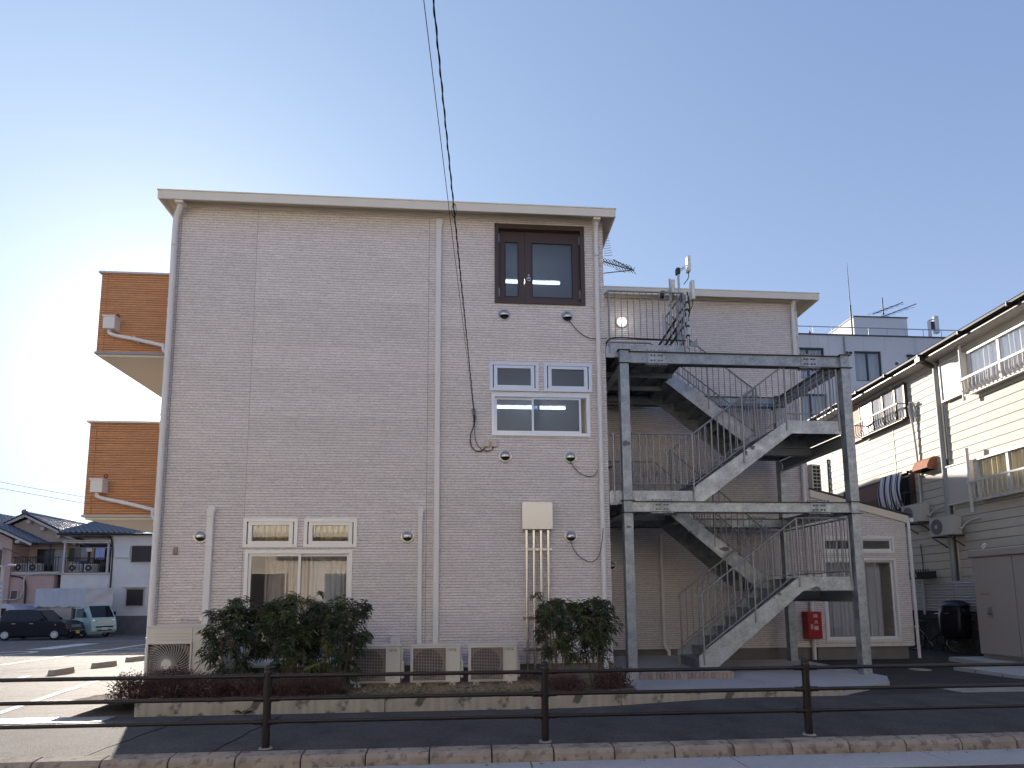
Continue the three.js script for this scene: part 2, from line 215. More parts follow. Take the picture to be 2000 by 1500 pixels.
drain(-9.5, -4.62, 2.62, 2.92, 0.044, 6, 'bright steel drain grate along the lot entrance at left'); drain(7.4, 11.5, 1.9, 2.4, 0.115, 8, 'steel drain grate across the alley mouth at right');
{ // forecourt slabs and the raised stair base edged with upright bricks
  const g = struct(new THREE.Group()); g.name = 'forecourt'; scene.add(g); const y = z => 0.055 + 0.055 * Math.max(0, z - 0.1);
  const sl = (pts, m, h = 0.012) => { const s = new THREE.Shape(pts.map(p => new THREE.Vector2(p[0], -p[1]))); const e = new THREE.ExtrudeGeometry(s, { depth: 0.12, bevelEnabled: true, bevelSize: 0.004, bevelThickness: 0.004, bevelSegments: 1 }); e.rotateX(-Math.PI / 2); const p = e.attributes.position; for (let i = 0; i < p.count; i++) p.setY(i, p.getY(i) - 0.12 + y(p.getZ(i)) + h - 0.004); e.computeVertexNormals(); mesh('concrete_slab', boxUV(e), m, g); };
  sl([[2.55, 2.49], [2.72, 0.12], [4.90, 0.12], [4.72, 2.49]], slabConcrete); sl([[4.735, 2.49], [4.915, 0.12], [4.915, -2.9], [7.85, -2.9], [7.75, 0.3], [7.0, 1.4], [5.5, 2.49]], slabConcrete);
  const base = struct(new THREE.Group()); base.name = 'stair_base'; scene.add(base); mesh('platform', B(2.75, 4.84, -0.1, 0.195, -2.92, 0.16), slabConcrete, base);
  const bm = [0, 1, 2].map(k => std(0xffffff, 0.9, 0, { map: noiseTint([[0.30, 0.235, 0.21], [0.245, 0.20, 0.185], [0.36, 0.29, 0.25]][k], 0.5, 12, 190 + k, 256, 0.3) }));
  for (let x = 3.14, i = 0; x < 4.84; x += 0.073, i++) mesh('brick', RB(x, x + 0.063, 0.02, 0.192 + rr(-0.003, 0.002), 0.155, 0.218 + rr(0, 0.006), 0.004, 1), bm[Math.floor(rnd() * 3)], base); mesh('mortar_bed', B(3.13, 4.85, 0.0, 0.186, 0.15, 0.208), concrete, base);
}
{ // retaining wall of the planting bed and the soil behind it
  const w = thing('planter_wall', 'low stained concrete planter wall along the footway', 'wall'); let x = -4.42; for (const L of [3.3, 3.3, 3.32]) { mesh('wall_section', RB(x + 0.004, x + L - 0.004, -0.2, 0.205, 2.40, 2.535, 0.012, 2), planterConcrete, w); x += L; }
  mesh('wall_return', RB(-4.42, -4.285, -0.2, 0.203, 0.9, 2.396, 0.012, 2), planterConcrete, w);
  const soil = sheet(-5.5, 2.55, -0.3, 2.41, 80, 34, (x, z) => 0.035 + 0.055 * z + 0.045 * pn(x * 3 + 40, z * 3 + 40, 400, 400, 201) + 0.03 * pn(x * 9 + 40, z * 9 + 40, 900, 900, 202)); struct(mesh('planting_bed', soil, soilMat, scene));
}
// round steel manhole lid in the alley
tag(mesh('manhole_lid', [rod([9.35, 0.02, -0.9], [9.35, 0.036, -0.9], 0.2, 24), rod([9.35, 0.036, -0.9], [9.35, 0.041, -0.9], 0.14, 24)], galv, scene), 'small round metal lid set in the dark alley asphalt', 'manhole lid');
// ---------- three-storey building ----------
const bld = thing('care_home_building', 'three-storey building clad in pale greige brick-pattern siding with flat beige eaves', 'building');
const W0 = -5.55, W1 = 2.70, WT = 9.02, WB = 0.39, TH = 0.16, ZW = -2.93, X2 = 8.42;
const openings = { door3: [0.55, 2.29, 7.30, 8.91], w2a: [0.44, 1.35, 5.52, 6.06], w2b: [1.49, 2.39, 5.52, 6.06], w2: [0.48, 2.34, 4.64, 5.43], w1a: [-4.01, -3.09, 2.51, 3.0], w1b: [-2.94, -2.03, 2.51, 3.0], w1: [-3.96, -2.10, 0.42, 2.42] };
// 455 mm siding boards laid in rows; each is a piece of its own, cut round the openings
const boardMats = [0.965, 1.0, 1.025, 0.985].map((k, i) => { const m = shifted(sidingMat, 0.23 * i, -0.39 / 3.64); m.color.setRGB(k, k * (1 - 0.004 * i), k); return m; });
function boards(x0, x1, z, holes, top = WT, bottom = WB) { for (let y = bottom, r = 0; y < top - 0.02; y += 0.455, r++) { const ya = y + 0.0012, yb = Math.min(top, y + 0.455) - 0.0012, hs = holes.filter(h => h[0] < x1 && h[1] > x0 && h[2] < yb && h[3] > ya), full = hs.filter(h => h[2] <= ya && h[3] >= yb).sort((p, q) => p[0] - q[0]), ys = [...new Set([ya, yb, ...hs.flatMap(h => [h[2], h[3]])])].filter(v => v >= ya && v <= yb).sort((p, q) => p - q), gs = [];
  for (let k = 1; k < ys.length; k++) { const m = (ys[k] + ys[k - 1]) / 2; let xs = [[x0, x1]]; for (const h of hs) if (h[2] < m && h[3] > m) xs = xs.flatMap(([p, q]) => h[1] <= p || h[0] >= q ? [[p, q]] : [[p, h[0]], [h[1], q]].filter(t => t[1] - t[0] > 0.002)); for (const [p, q] of xs) { const n = full.filter(h => h[1] <= p + 0.01).length; (gs[n] ??= []).push(B(p, q, ys[k - 1], ys[k], z - TH, z)); } }
  for (const g of gs) if (g?.length) mesh('siding_board', g, boardMats[Math.floor(hash(r, Math.round(x0 * 100 + 2000), 77) * 4)], bld); } }
{ const seams = [W0 + 0.11, -4.03, -0.755, W1]; // siding panels between their vertical joints
  mesh('corner_panel', B(W0, W0 + 0.104, WB, WT, -TH, 0.004), shifted(sidingMat, 0.31, 0.2), bld);
  for (let i = 0; i < 3; i++) boards(seams[i] + 0.004, seams[i + 1] - 0.004, 0, Object.values(openings));
  mesh('joint_backing', [B(seams[1] - 0.01, seams[1] + 0.01, WB, WT, -TH - 0.004, -0.006), B(seams[2] - 0.01, seams[2] + 0.01, WB, WT, -TH - 0.004, -0.006), B(W0 + 0.1, W0 + 0.12, WB, WT, -TH - 0.004, -0.006)].map(g => g), std([0.30, 0.27, 0.25], 0.9), bld);
  mesh('foundation', [B(W0 + 0.03, W1 - 0.03, -0.4, WB - 0.02, -TH, -0.04), B(W1 - 0.2, X2 - 0.03, -0.4, 0.33, ZW - TH, ZW - 0.05)], foundation, bld);
  mesh('base_flashing', [B(W0, W1 + 0.004, WB - 0.022, WB - 0.002, -TH, 0.018), B(W1, X2 + 2.4, 0.335, 0.358, ZW - TH, ZW + 0.022)], beigeTrim, bld);
  const plain = shifted(sidingMat, 0.5, 0.1);
  mesh('side_wall', B(W0, W0 + TH, 0.36, WT + 0.06, -9.5, -TH - 0.002), plain, bld); mesh('side_wall', B(W1 - TH, W1, 0.36, WT + 0.06, ZW - TH - 0.002, -TH - 0.002), plain, bld);
  mesh('rear_wall', B(W0 + TH + 0.002, X2 - TH - 0.002, 0, WT + 0.06, -9.5, -9.34), plain, bld);
  mesh('wing_side_wall', B(X2 - TH, X2, 0.36, WT + 0.06, -9.5, ZW - TH - 0.002), plain, bld);
  mesh('roof_deck', [B(W0, W1, 9.062, 9.1, ZW - TH - 0.01, 0), B(W0, X2, 9.062, 9.1, -9.5, ZW - TH - 0.014)], beigeTrim, bld);
  mesh('floor_slab', [B(W0 + TH + 0.003, W1 - TH - 0.003, 0.2, 0.4, -6, -TH - 0.003), B(W0 + TH + 0.003, W1 - TH - 0.003, 3.25, 3.5, -6, -TH - 0.003), B(W0 + TH + 0.003, W1 - TH - 0.003, 6.25, 6.5, -6, -TH - 0.003)], roomFloor, bld);
  mesh('ceiling_board', [B(W0 + TH + 0.003, W1 - TH - 0.003, 3.2, 3.246, -6, -TH - 0.003), B(W0 + TH + 0.003, W1 - TH - 0.003, 6.2, 6.246, -6, -TH - 0.003), B(W0 + TH + 0.003, W1 - TH - 0.003, 9.0, 9.05, -6, -TH - 0.003)], roomMat, bld);
  mesh('room_partition', [B(W0 + TH + 0.003, W1 - TH - 0.003, 0.41, 3.19, -4.2, -4.1), B(W0 + TH + 0.003, W1 - TH - 0.003, 3.51, 6.19, -4.2, -4.1), B(W0 + TH + 0.003, W1 - TH - 0.003, 6.51, 8.99, -4.2, -4.1), B(0.1, 0.16, 3.51, 6.19, -4.09, -TH - 0.004), B(0.1, 0.16, 6.51, 8.99, -4.09, -TH - 0.004)], roomMat, bld);
}
{ // wing set back behind the stair
  const wins = [[8.66, 10.50, 2.60, 2.98], [8.64, 10.50, 0.47, 2.45]];
  const s1 = 5.62; boards(W1 + 0.002, s1 - 0.003, ZW, [], WT, 0.36); boards(s1 + 0.003, X2, ZW, [], WT, 0.36); mesh('wing_backing', B(W1 + 0.01, X2 - 0.17, 0.36, WT, ZW - TH - 0.01, ZW - TH - 0.002), std([0.3, 0.27, 0.25], 0.9), bld);
  // single-storey lean-to end with a sloping roof edge
  const an = new THREE.Shape([[X2 + 0.003, 0.36], [10.86, 0.36], [10.86, 3.46], [X2 + 0.003, 4.12]].map(p => new THREE.Vector2(...p))); for (const [a, b, c, d] of wins) an.holes.push(new THREE.Path([[a, c], [a, d], [b, d], [b, c]].map(p => new THREE.Vector2(...p))));
  const g = new THREE.ExtrudeGeometry(an, { depth: TH, bevelEnabled: false }); g.translate(0, 0, ZW - TH); mesh('lean_to_wall', boxUV(g), shifted(sidingMat, 0.2, 0.5), bld);
  mesh('lean_to_side', B(10.70, 10.86, 0.36, 3.40, -9, ZW - TH - 0.003), shifted(sidingMat, 0.1, 0.5), bld);
  mesh('lean_to_foundation', B(X2, 10.72, -0.4, 0.33, ZW - TH, ZW - 0.05), foundation, bld);
  mesh('lean_to_fascia', poly([[X2 - 0.0, 4.16], [X2, 3.98], [10.93, 3.33], [10.93, 3.51]], ZW + 0.005, ZW + 0.045), beigeTrim, bld); mesh('lean_to_roof', poly([[X2, 4.17], [10.99, 3.52], [10.99, 3.55], [X2, 4.205]], -9, ZW + 0.07), std([0.05, 0.05, 0.055], 0.5), bld);
  mesh('lean_to_gutter', [B(10.93, 11.03, 3.36, 3.46, -9, ZW + 0.08)], whitePipe, bld);
  mesh('lean_to_floor', B(X2 + 0.01, 10.69, 0.2, 0.42, -6.5, ZW - TH - 0.003), roomFloor, bld); mesh('lean_to_partition', B(X2 + 0.01, 10.69, 0.43, 3.2, -6.6, -6.5), roomMat, bld);
  for (const [i, o] of wins.entries()) { const w = sub(i ? 'sliding_window' : 'transom_window', bld); windowUnit(w, o, ZW, i ? 'slide' : 'split', whiteFrame, glass); }
  curtain(bld, 8.75, 10.28, 0.5, 2.42, ZW - 0.3, curtainWhite, 16);
}
function windowUnit(w, [a, b, c, d], z, kind, fm, gm) { // frame sits in the opening, proud of the siding
  const f = 0.042, o = 0.028; mesh('frame', [B(a - 0.02, a + f, c - 0.02, d + 0.02, z - 0.1, z + o), B(b - f, b + 0.02, c - 0.02, d + 0.02, z - 0.1, z + o), B(a + f, b - f, d - f, d + 0.02, z - 0.1, z + o - 0.002), B(a + f, b - f, c - 0.02, c + f, z - 0.1, z + o + 0.004)], fm, w);
  const ia = a + f, ib = b - f, ic = c + f, id = d - f, sash = (x0, x1, zz, t = 0.045) => { mesh('sash', [B(x0, x0 + t, ic + 0.002, id - 0.002, zz - 0.014, zz + 0.014), B(x1 - t, x1, ic + 0.002, id - 0.002, zz - 0.014, zz + 0.014), B(x0 + t, x1 - t, id - t, id - 0.002, zz - 0.013, zz + 0.013), B(x0 + t, x1 - t, ic + 0.002, ic + t + 0.012, zz - 0.013, zz + 0.013)], fm, w); mesh('pane', B(x0 + t - 0.004, x1 - t + 0.004, ic + t, id - t, zz - 0.002, zz + 0.002), gm, w); };
  const m = (ia + ib) / 2;
  if (kind === 'slide') { sash(ia + 0.002, m + 0.03, z - 0.018); sash(m - 0.025, ib - 0.002, z - 0.052); }
  else if (kind === 'slideOpen') { sash(ia + 0.002, m - 0.02, z - 0.052, 0.04); sash(ia + (ib - ia) * 0.40, ib - 0.11, z - 0.018, 0.036); }
  else if (kind === 'split') { sash(ia + 0.002, m - 0.03, z - 0.018, 0.04); sash(m + 0.03, ib - 0.002, z - 0.018, 0.04); mesh('mullion', B(m - 0.027, m + 0.027, ic, id, z - 0.09, z + 0.02), fm, w); }
  else { mesh('sash', [B(ia + 0.022, ia + 0.09, ic + 0.004, id - 0.004, z - 0.04, z + 0.018), B(ib - 0.09, ib - 0.022, ic + 0.004, id - 0.004, z - 0.04, z + 0.018), B(ia + 0.09, ib - 0.09, id - 0.06, id - 0.004, z - 0.04, z + 0.017), B(ia + 0.09, ib - 0.09, ic + 0.004, ic + 0.055, z - 0.04, z + 0.017)], fm, w); mesh('pane', B(ia + 0.086, ib - 0.086, ic + 0.05, id - 0.056, z - 0.02, z - 0.015), gm, w);
    mesh('hinge_cap', [B(ia + 0.002, ia + 0.018, id - 0.03, id - 0.006, z, z + o + 0.003), B(ib - 0.018, ib - 0.002, id - 0.03, id - 0.006, z, z + o + 0.003), B(ia + 0.002, ia + 0.018, ic + 0.004, ic + 0.02, z, z + o + 0.003), B(ib - 0.018, ib - 0.002, ic + 0.004, ic + 0.02, z, z + o + 0.003)], blackMat, w); }
}
function curtain(parent, x0, x1, y0, y1, z, mat, folds) { const g = new THREE.PlaneGeometry(1, 1, folds * 8, 8), p = g.attributes.position; for (let i = 0; i < p.count; i++) { const t = p.getX(i) + 0.5, v = p.getY(i) + 0.5, ph = t * folds * 6.283 + 1.7 * Math.sin(t * 9); p.setXYZ(i, x0 + (x1 - x0) * t + 0.012 * Math.sin(ph * 0.5 + v), y0 + (y1 - y0) * v, z + 0.035 * Math.sin(ph) * (0.75 + 0.25 * v) + 0.012 * Math.sin(ph * 2.3 + 2)); } g.computeVertexNormals(); return mesh('curtain', flat(g), mat, parent); }
for (const [k, o] of Object.entries(openings)) { if (k === 'door3') continue; const up = k.startsWith('w2'), w = sub(k === 'w1' || k === 'w2' ? 'sliding_window' : 'transom_window', bld); windowUnit(w, o, 0, k === 'w1' ? 'slide' : k === 'w2' ? 'slideOpen' : 'vent', up ? silverFrame : whiteFrame, up ? frosted : glass); if (k === 'w2') mesh('notice_card', B(1.98, 2.16, 4.76, 4.86, -0.028, -0.0255), std([0.6, 0.6, 0.62], 0.8), w); }
curtain(bld, -3.74, -2.95, 0.45, 2.38, -0.34, curtainMat, 7); curtain(bld, -2.93, -2.14, 0.45, 2.38, -0.36, curtainWhite, 6); curtain(bld, -3.98, -3.12, 2.5, 2.99, -0.32, std([0.42, 0.37, 0.22], 0.95, 0, { side: THREE.DoubleSide }), 10); curtain(bld, -2.92, -2.06, 2.5, 2.99, -0.32, std([0.42, 0.37, 0.22], 0.95, 0, { side: THREE.DoubleSide }), 10);
{ // brown glazed double door high on the top floor
  const [a, b, c, d] = openings.door3, w = sub('double_door', bld), f = 0.055, z = -0.10; mesh('door_frame', [B(a - 0.025, a + f, c - 0.025, d + 0.025, -0.16, 0.03), B(b - f, b + 0.025, c - 0.025, d + 0.025, -0.16, 0.03), B(a + f, b - f, d - f - 0.02, d + 0.025, -0.16, 0.027), B(a + f, b - f, c - 0.025, c + 0.02, -0.16, 0.035)], brownFrame, w);
  const leaf = (x0, x1, gl, gr) => { mesh('door_leaf', [B(x0, gl, c + 0.022, d - f - 0.022, z - 0.02, z + 0.02), B(gr, x1, c + 0.022, d - f - 0.022, z - 0.02, z + 0.02), B(gl, gr, c + 0.022, c + 0.16, z - 0.02, z + 0.019), B(gl, gr, d - 0.30, d - f - 0.022, z - 0.02, z + 0.019)], brownFrame, w); mesh('glazing_bead', [B(gl - 0.003, gl + 0.012, c + 0.16, d - 0.30, z, z + 0.024), B(gr - 0.012, gr + 0.003, c + 0.16, d - 0.30, z, z + 0.024), B(gl, gr, c + 0.157, c + 0.172, z, z + 0.023), B(gl, gr, d - 0.312, d - 0.297, z, z + 0.023)], blackMat, w); mesh('pane', B(gl, gr, c + 0.16, d - 0.30, z - 0.003, z + 0.003), frosted, w); };
  leaf(0.607, 1.12, 0.735, 0.998); leaf(1.128, 2.233, 1.272, 2.085);
  mesh('lock_handle', [rod([1.205, 7.83, z + 0.02], [1.205, 7.83, z + 0.045], 0.042, 20), rod([1.205, 7.915, z + 0.02], [1.205, 7.915, z + 0.035], 0.018, 14)], brushed, w); mesh('handle_slot', B(1.172, 1.238, 7.815, 7.835, z + 0.044, z + 0.05), blackMat, w);
  mesh('hinge', [B(0.59, 0.622, 7.45, 7.62, z + 0.02, z + 0.05), B(0.59, 0.622, 8.6, 8.77, z + 0.02, z + 0.05), B(2.215, 2.247, 7.45, 7.62, z + 0.02, z + 0.05), B(2.215, 2.247, 8.6, 8.77, z + 0.02, z + 0.05)], steelMat, w);
}
// lit fluorescent fittings behind the frosted glass of the two upper storeys
function tubeLamp(x0, x1, y, z, label) { const t = thing('ceiling_lamp', label, 'lamp'); mesh('fitting', RB(x0 - 0.04, x1 + 0.04, y + 0.03, y + 0.07, z - 0.06, z + 0.06, 0.01), whiteFrame, t); mesh('fluorescent_tube', flat(new THREE.CapsuleGeometry(0.03, x1 - x0, 4, 10).rotateZ(Math.PI / 2).translate((x0 + x1) / 2, y, z)), new THREE.MeshStandardMaterial({ color: 0x222222, emissive: new THREE.Color(1, 0.96, 0.84), emissiveIntensity: 10 }), t);
  const l = new THREE.PointLight(new THREE.Color(1, 0.95, 0.84), 0.28, 0, 2); l.position.set((x0 + x1) / 2, y - 0.08, z); l.castShadow = true; l.shadow.radius = 4; t.add(l); }
tubeLamp(0.5, 1.92, 8.17, -0.8, 'lit fluorescent tube glowing behind the brown top-floor door glass'); tubeLamp(0.5, 1.95, 5.36, -0.55, 'lit fluorescent tube glowing behind the middle-floor sliding window');
{ // eaves
  const e = 0.35, x0 = -5.73, x1 = 2.885, xw = X2 + 0.40; mesh('fascia', [B(x0, x1, 8.95, 9.108, e - 0.025, e), B(x0, x0 + 0.025, 8.95, 9.108, -9.7, e - 0.025), B(x1 - 0.025, x1, 8.95, 9.108, ZW + 0.32, e - 0.025), B(x1, xw, 8.95, 9.108, ZW + 0.325, ZW + 0.35), B(xw - 0.025, xw, 8.95, 9.108, -9.7, ZW + 0.325)], beigeTrim, bld);
  mesh('fascia_cap', [B(x0 - 0.012, x1 + 0.012, 9.108, 9.128, e - 0.05, e + 0.014), B(x0 - 0.012, x0 + 0.05, 9.108, 9.128, -9.7, e - 0.05), B(x1 - 0.05, x1 + 0.012, 9.108, 9.128, ZW + 0.37, e - 0.05), B(x1 - 0.05, xw + 0.012, 9.108, 9.128, ZW + 0.3, ZW + 0.365), B(xw - 0.05, xw + 0.012, 9.108, 9.128, -9.7, ZW + 0.3)], beigeTrim, bld);
  mesh('soffit', [B(x0 + 0.025, x1 - 0.025, 9.104, 9.107, 0.002, e - 0.025), B(x0 + 0.025, W0 - 0.002, 9.104, 9.107, -9.7, 0.002), B(W1 + 0.002, x1 - 0.025, 9.104, 9.107, ZW + 0.002, 0.002), B(x1 - 0.025, xw - 0.025, 9.104, 9.107, ZW + 0.002, ZW + 0.325), B(X2 + 0.002, xw - 0.025, 9.104, 9.107, -9.7, ZW + 0.002)], soffitMat, bld);
  mesh('frieze_board', [B(W0 - 0.012, W1 + 0.012, 9.022, 9.102, -0.1, 0.026), B(W1 + 0.014, X2 + 0.012, 9.022, 9.102, ZW - 0.1, ZW + 0.026), B(W1 + 0.003, W1 + 0.012, 9.022, 9.102, ZW + 0.03, -0.102)], beigeTrim, bld);
  mesh('roof_cover', [B(x0 + 0.05, x1 - 0.05, 9.1085, 9.118, ZW + 0.3, e - 0.05), B(x0 + 0.05, xw - 0.05, 9.1085, 9.118, -9.7, ZW + 0.3)], std([0.35, 0.34, 0.33], 0.7), bld);
}
// downpipes and duct covers
function downpipe(pts, r, clips, z) { const g = sub('downpipe', bld); mesh('pipe', tube(pts, r, 64, 14), whitePipe, g); for (const [x, y] of clips) mesh('pipe_clip', [rod([x, y - 0.018, z], [x, y + 0.018, z], r + 0.008, 14), B(x - 0.012, x + 0.012, y - 0.012, y + 0.012, z - r - 0.05, z - r + 0.01)], whitePipe, g); for (const [x, y] of clips.filter((c, i) => i % 2)) mesh('pipe_socket', rod([x, y - 0.25, z], [x, y - 0.17, z], r + 0.006, 14), whitePipe, g); return g; }
downpipe([[-5.36, 8.97, 0.24], [-5.38, 8.90, 0.2], [-5.47, 8.80, 0.12], [-5.50, 8.70, 0.09], [-5.50, 7, 0.09], [-5.50, 4, 0.09], [-5.50, 1.6, 0.09], [-5.50, 0.0, 0.09]], 0.052, [8.2, 7.1, 5.9, 4.9, 3.9, 2.9, 1.9, 0.9].map(y => [-5.50, y]), 0.09);
downpipe([[2.52, 8.97, 0.24], [2.52, 8.92, 0.2], [2.535, 8.84, 0.12], [2.54, 8.74, 0.08], [2.54, 7, 0.08], [2.54, 4, 0.08], [2.54, 1.6, 0.08], [2.54, 0.0, 0.08]], 0.045, [8.3, 7.25, 6.05, 5.1, 4.15, 3.3, 2.6, 1.7].map(y => [2.54, y]), 0.08);
mesh('pipe_hopper', [B(-5.44, -5.29, 8.91, 8.95, 0.17, 0.32), B(2.45, 2.59, 8.91, 8.95, 0.17, 0.32)], beigeTrim, bld);
function ductCover(x, yTop, yBot, w, name) { const g = sub(name, bld); mesh('duct_channel', RB(x - w / 2, x + w / 2, yBot, yTop - 0.1, 0.002, 0.075, 0.012), whitePipe, g); mesh('duct_cap', [RB(x - w / 2 - 0.008, x + w / 2 + 0.008, yTop - 0.16, yTop - 0.02, 0.001, 0.085, 0.014), flat(new THREE.CylinderGeometry(w / 2 + 0.012, w / 2 + 0.012, 0.07, 18).rotateX(Math.PI / 2).translate(x + 0.012, yTop - 0.03, 0.037))], whitePipe, g); for (let y = yBot + 1.9; y < yTop - 0.6; y += 2.0) mesh('duct_joint', RB(x - w / 2 - 0.005, x + w / 2 + 0.005, y, y + 0.05, 0.001, 0.081, 0.008), whitePipe, g); }
ductCover(-0.565, 8.92, 0.55, 0.105, 'duct_cover'); ductCover(-4.60, 3.2, 0.6, 0.115, 'duct_cover'); ductCover(-0.86, 3.2, 0.55, 0.085, 'duct_cover');
// dome vent hoods
function ventHood(x, y, z = 0, open = 0.0, r = 0.112) { const g = sub('vent_hood', bld, [x, y, z]); const ring = new THREE.TorusGeometry(r, 0.016, 8, 28); ring.scale(1, 1, 0.6); ring.translate(0, 0, 0.008); mesh('flange', [flat(ring), flat(new THREE.CylinderGeometry(r, r, 0.008, 28).rotateX(Math.PI / 2).translate(0, 0, 0.006))], steelMat, g);
  const dome = new THREE.SphereGeometry(r * 0.86, 24, 18, 0, Math.PI * 2, 0, Math.PI / 2); dome.rotateX(Math.PI / 2); const p = dome.attributes.position, keep = []; // lower part cut away for the outlet
  const q = flat(dome), pp = q.attributes.position, nn = q.attributes.normal, uu = q.attributes.uv, P = [], N = [], U = []; for (let i = 0; i < pp.count; i += 3) { const cy = (pp.getY(i) + pp.getY(i + 1) + pp.getY(i + 2)) / 3; if (cy < -0.030 * r / 0.112) continue; for (let k = 0; k < 3; k++) { P.push(pp.getX(i + k), pp.getY(i + k), pp.getZ(i + k) * 0.95 + 0.008); N.push(nn.getX(i + k), nn.getY(i + k), nn.getZ(i + k)); U.push(uu.getX(i + k), uu.getY(i + k)); } }
  const d = new THREE.BufferGeometry(); d.setAttribute('position', new THREE.Float32BufferAttribute(P, 3)); d.setAttribute('normal', new THREE.Float32BufferAttribute(N, 3)); d.setAttribute('uv', new THREE.Float32BufferAttribute(U, 2)); const hm = steelMat.clone(); hm.side = THREE.DoubleSide; mesh('hood', d, hm, g); mesh('outlet', flat(new THREE.CircleGeometry(r * 0.8, 24).translate(0, 0, 0.0115)), blackMat, g); return g; }
for (const [x, y] of [[-4.773, 2.688], [-1.095, 2.693], [1.945, 2.696], [0.718, 4.225], [1.963, 4.219], [0.712, 7.04], [1.953, 7.035]]) ventHood(x, y);
ventHood(3.42, 4.72, ZW); ventHood(3.42, 2.3, ZW);
// thin drain hoses that leave three of the hoods
const hoseMat = std([0.03, 0.028, 0.028], 0.6);
mesh('drain_hose', tube([[1.93, 2.60, 0.06], [1.99, 2.45, 0.04], [2.15, 2.28, 0.03], [2.33, 2.22, 0.03], [2.45, 2.32, 0.05], [2.5, 2.55, 0.12], [2.53, 2.8, 0.135], [2.56, 2.9, 0.09]], 0.007, 40, 6), hoseMat, bld);
mesh('drain_hose', tube([[1.95, 4.13, 0.06], [2.02, 4.02, 0.03], [2.17, 3.89, 0.02], [2.32, 3.84, 0.025], [2.42, 3.87, 0.03], [2.47, 3.96, 0.05]], 0.007, 40, 6), hoseMat, bld);
mesh('drain_hose', tube([[1.96, 6.95, 0.06], [2.05, 6.86, 0.03], [2.2, 6.70, 0.02], [2.38, 6.60, 0.03], [2.6, 6.57, 0.1], [2.72, 6.59, 0.06]], 0.007, 40, 6), hoseMat, bld);
{ // stainless pull box and its four conduits
  const g = sub('pull_box', bld); mesh('box', RB(1.013, 1.588, 2.811, 3.334, 0.004, 0.15, 0.008), brushed, g); mesh('box_lid', RB(1.018, 1.583, 2.818, 3.327, 0.15, 0.156, 0.003, 1), brushed, g); mesh('lid_screw', [[1.035, 2.84], [1.565, 2.84], [1.035, 3.30], [1.565, 3.30], [1.3, 2.835], [1.3, 3.31]].map(([x, y]) => rod([x, y, 0.156], [x, y, 0.161], 0.009, 8)), steelMat, g);
  for (const x of [1.10, 1.235, 1.37, 1.505]) { mesh('conduit', rod([x, 0.12, 0.07], [x, 2.815, 0.07], 0.028, 14), conduitMat, bld); mesh('conduit_gland', rod([x, 2.775, 0.07], [x, 2.812, 0.07], 0.036, 6), conduitMat, bld); }
  for (const y of [2.45, 1.2, 0.62]) mesh('conduit_rail', [B(1.03, 1.58, y - 0.02, y + 0.02, 0.006, 0.038), ...[1.10, 1.235, 1.37, 1.505].map(x => B(x - 0.038, x + 0.038, y - 0.013, y + 0.013, 0.038, 0.104))], conduitMat, bld);
}
mesh('cable_box', [RB(0.322, 0.412, 4.395, 4.515, 0.002, 0.055, 0.006), RB(0.462, 0.552, 4.395, 4.515, 0.002, 0.055, 0.006)], std([0.60, 0.535, 0.46], 0.5), bld);
mesh('anchor_hook', [RB(-5.22, -5.15, 2.36, 2.50, 0.002, 0.02, 0.004), RB(-5.2, -5.17, 2.36, 2.375, 0.02, 0.09, 0.004), RB(-5.2, -5.17, 2.375, 2.45, 0.075, 0.09, 0.004)], std([0.25, 0.24, 0.22], 0.5, 0.6), bld);
mesh('wall_socket', [RB(-1.37, -1.19, 0.72, 0.92, 0.002, 0.06, 0.006), RB(-1.385, -1.175, 0.905, 0.925, 0.001, 0.075, 0.004)], whitePipe, bld);
{ // orange-clad balconies on the left side, each with a scupper box and a slanting spout pipe
  for (const [y0, y1] of [[6.225, 7.80], [3.11, 4.85]]) { const b = sub('balcony', bld), xo = -7.0, D = -7.5;
    mesh('end_panel', B(xo, W0 - 0.003, y0, y1, -0.45, -0.33), orangeMat, b); mesh('outer_panel', B(xo, xo + 0.12, y0, y1, D, -0.453), orangeMat, b); mesh('corner_board', B(xo - 0.006, xo + 0.11, y0, y1, -0.336, -0.322), orangeMat, b);
    mesh('coping', [B(xo - 0.05, W0 - 0.003, y1, y1 + 0.035, -0.5, -0.28), B(xo - 0.05, xo + 0.17, y1, y1 + 0.035, D, -0.5)], std([0.62, 0.60, 0.57], 0.4, 0.3), b);
    mesh('underside', B(xo + 0.02, W0 - 0.003, y0 - 0.075, y0 - 0.03, D, -0.34), soffitMat, b); mesh('drip_edge', [B(xo - 0.03, W0 - 0.003, y0 - 0.035, y0 + 0.008, -0.36, -0.30), B(xo - 0.03, xo + 0.03, y0 - 0.035, y0 + 0.008, D, -0.36)], std([0.30, 0.30, 0.33], 0.4, 0.4), b);
    mesh('scupper_box', [RB(-6.82, -6.61, y0 + 0.40, y0 + 0.65, -0.33, -0.14, 0.008), RB(-6.835, -6.595, y0 + 0.625, y0 + 0.655, -0.33, -0.125, 0.005)], whitePipe, b); mesh('spout_pipe', tube([[-6.74, y0 + 0.41, -0.235], [-6.74, y0 + 0.35, -0.235], [-6.68, y0 + 0.315, -0.235], [-6.3, y0 + 0.23, -0.2], [-5.8, y0 + 0.11, -0.16], [-5.70, y0 + 0.08, -0.14], [-5.67, y0 - 0.02, -0.10], [-5.58, y0 - 0.09, 0.02], [-5.52, y0 - 0.14, 0.08]], 0.036, 50, 10), whitePipe, b); mesh('pipe_bracket', [B(-6.27, -6.24, y0 + 0.19, y0 + 0.26, -0.33, -0.16)], whitePipe, b); mesh('ring_bolt', flat(new THREE.TorusGeometry(0.03, 0.008, 6, 14).translate(-6.66, y0 + 0.73, -0.315)), brownFrame, b); }
}
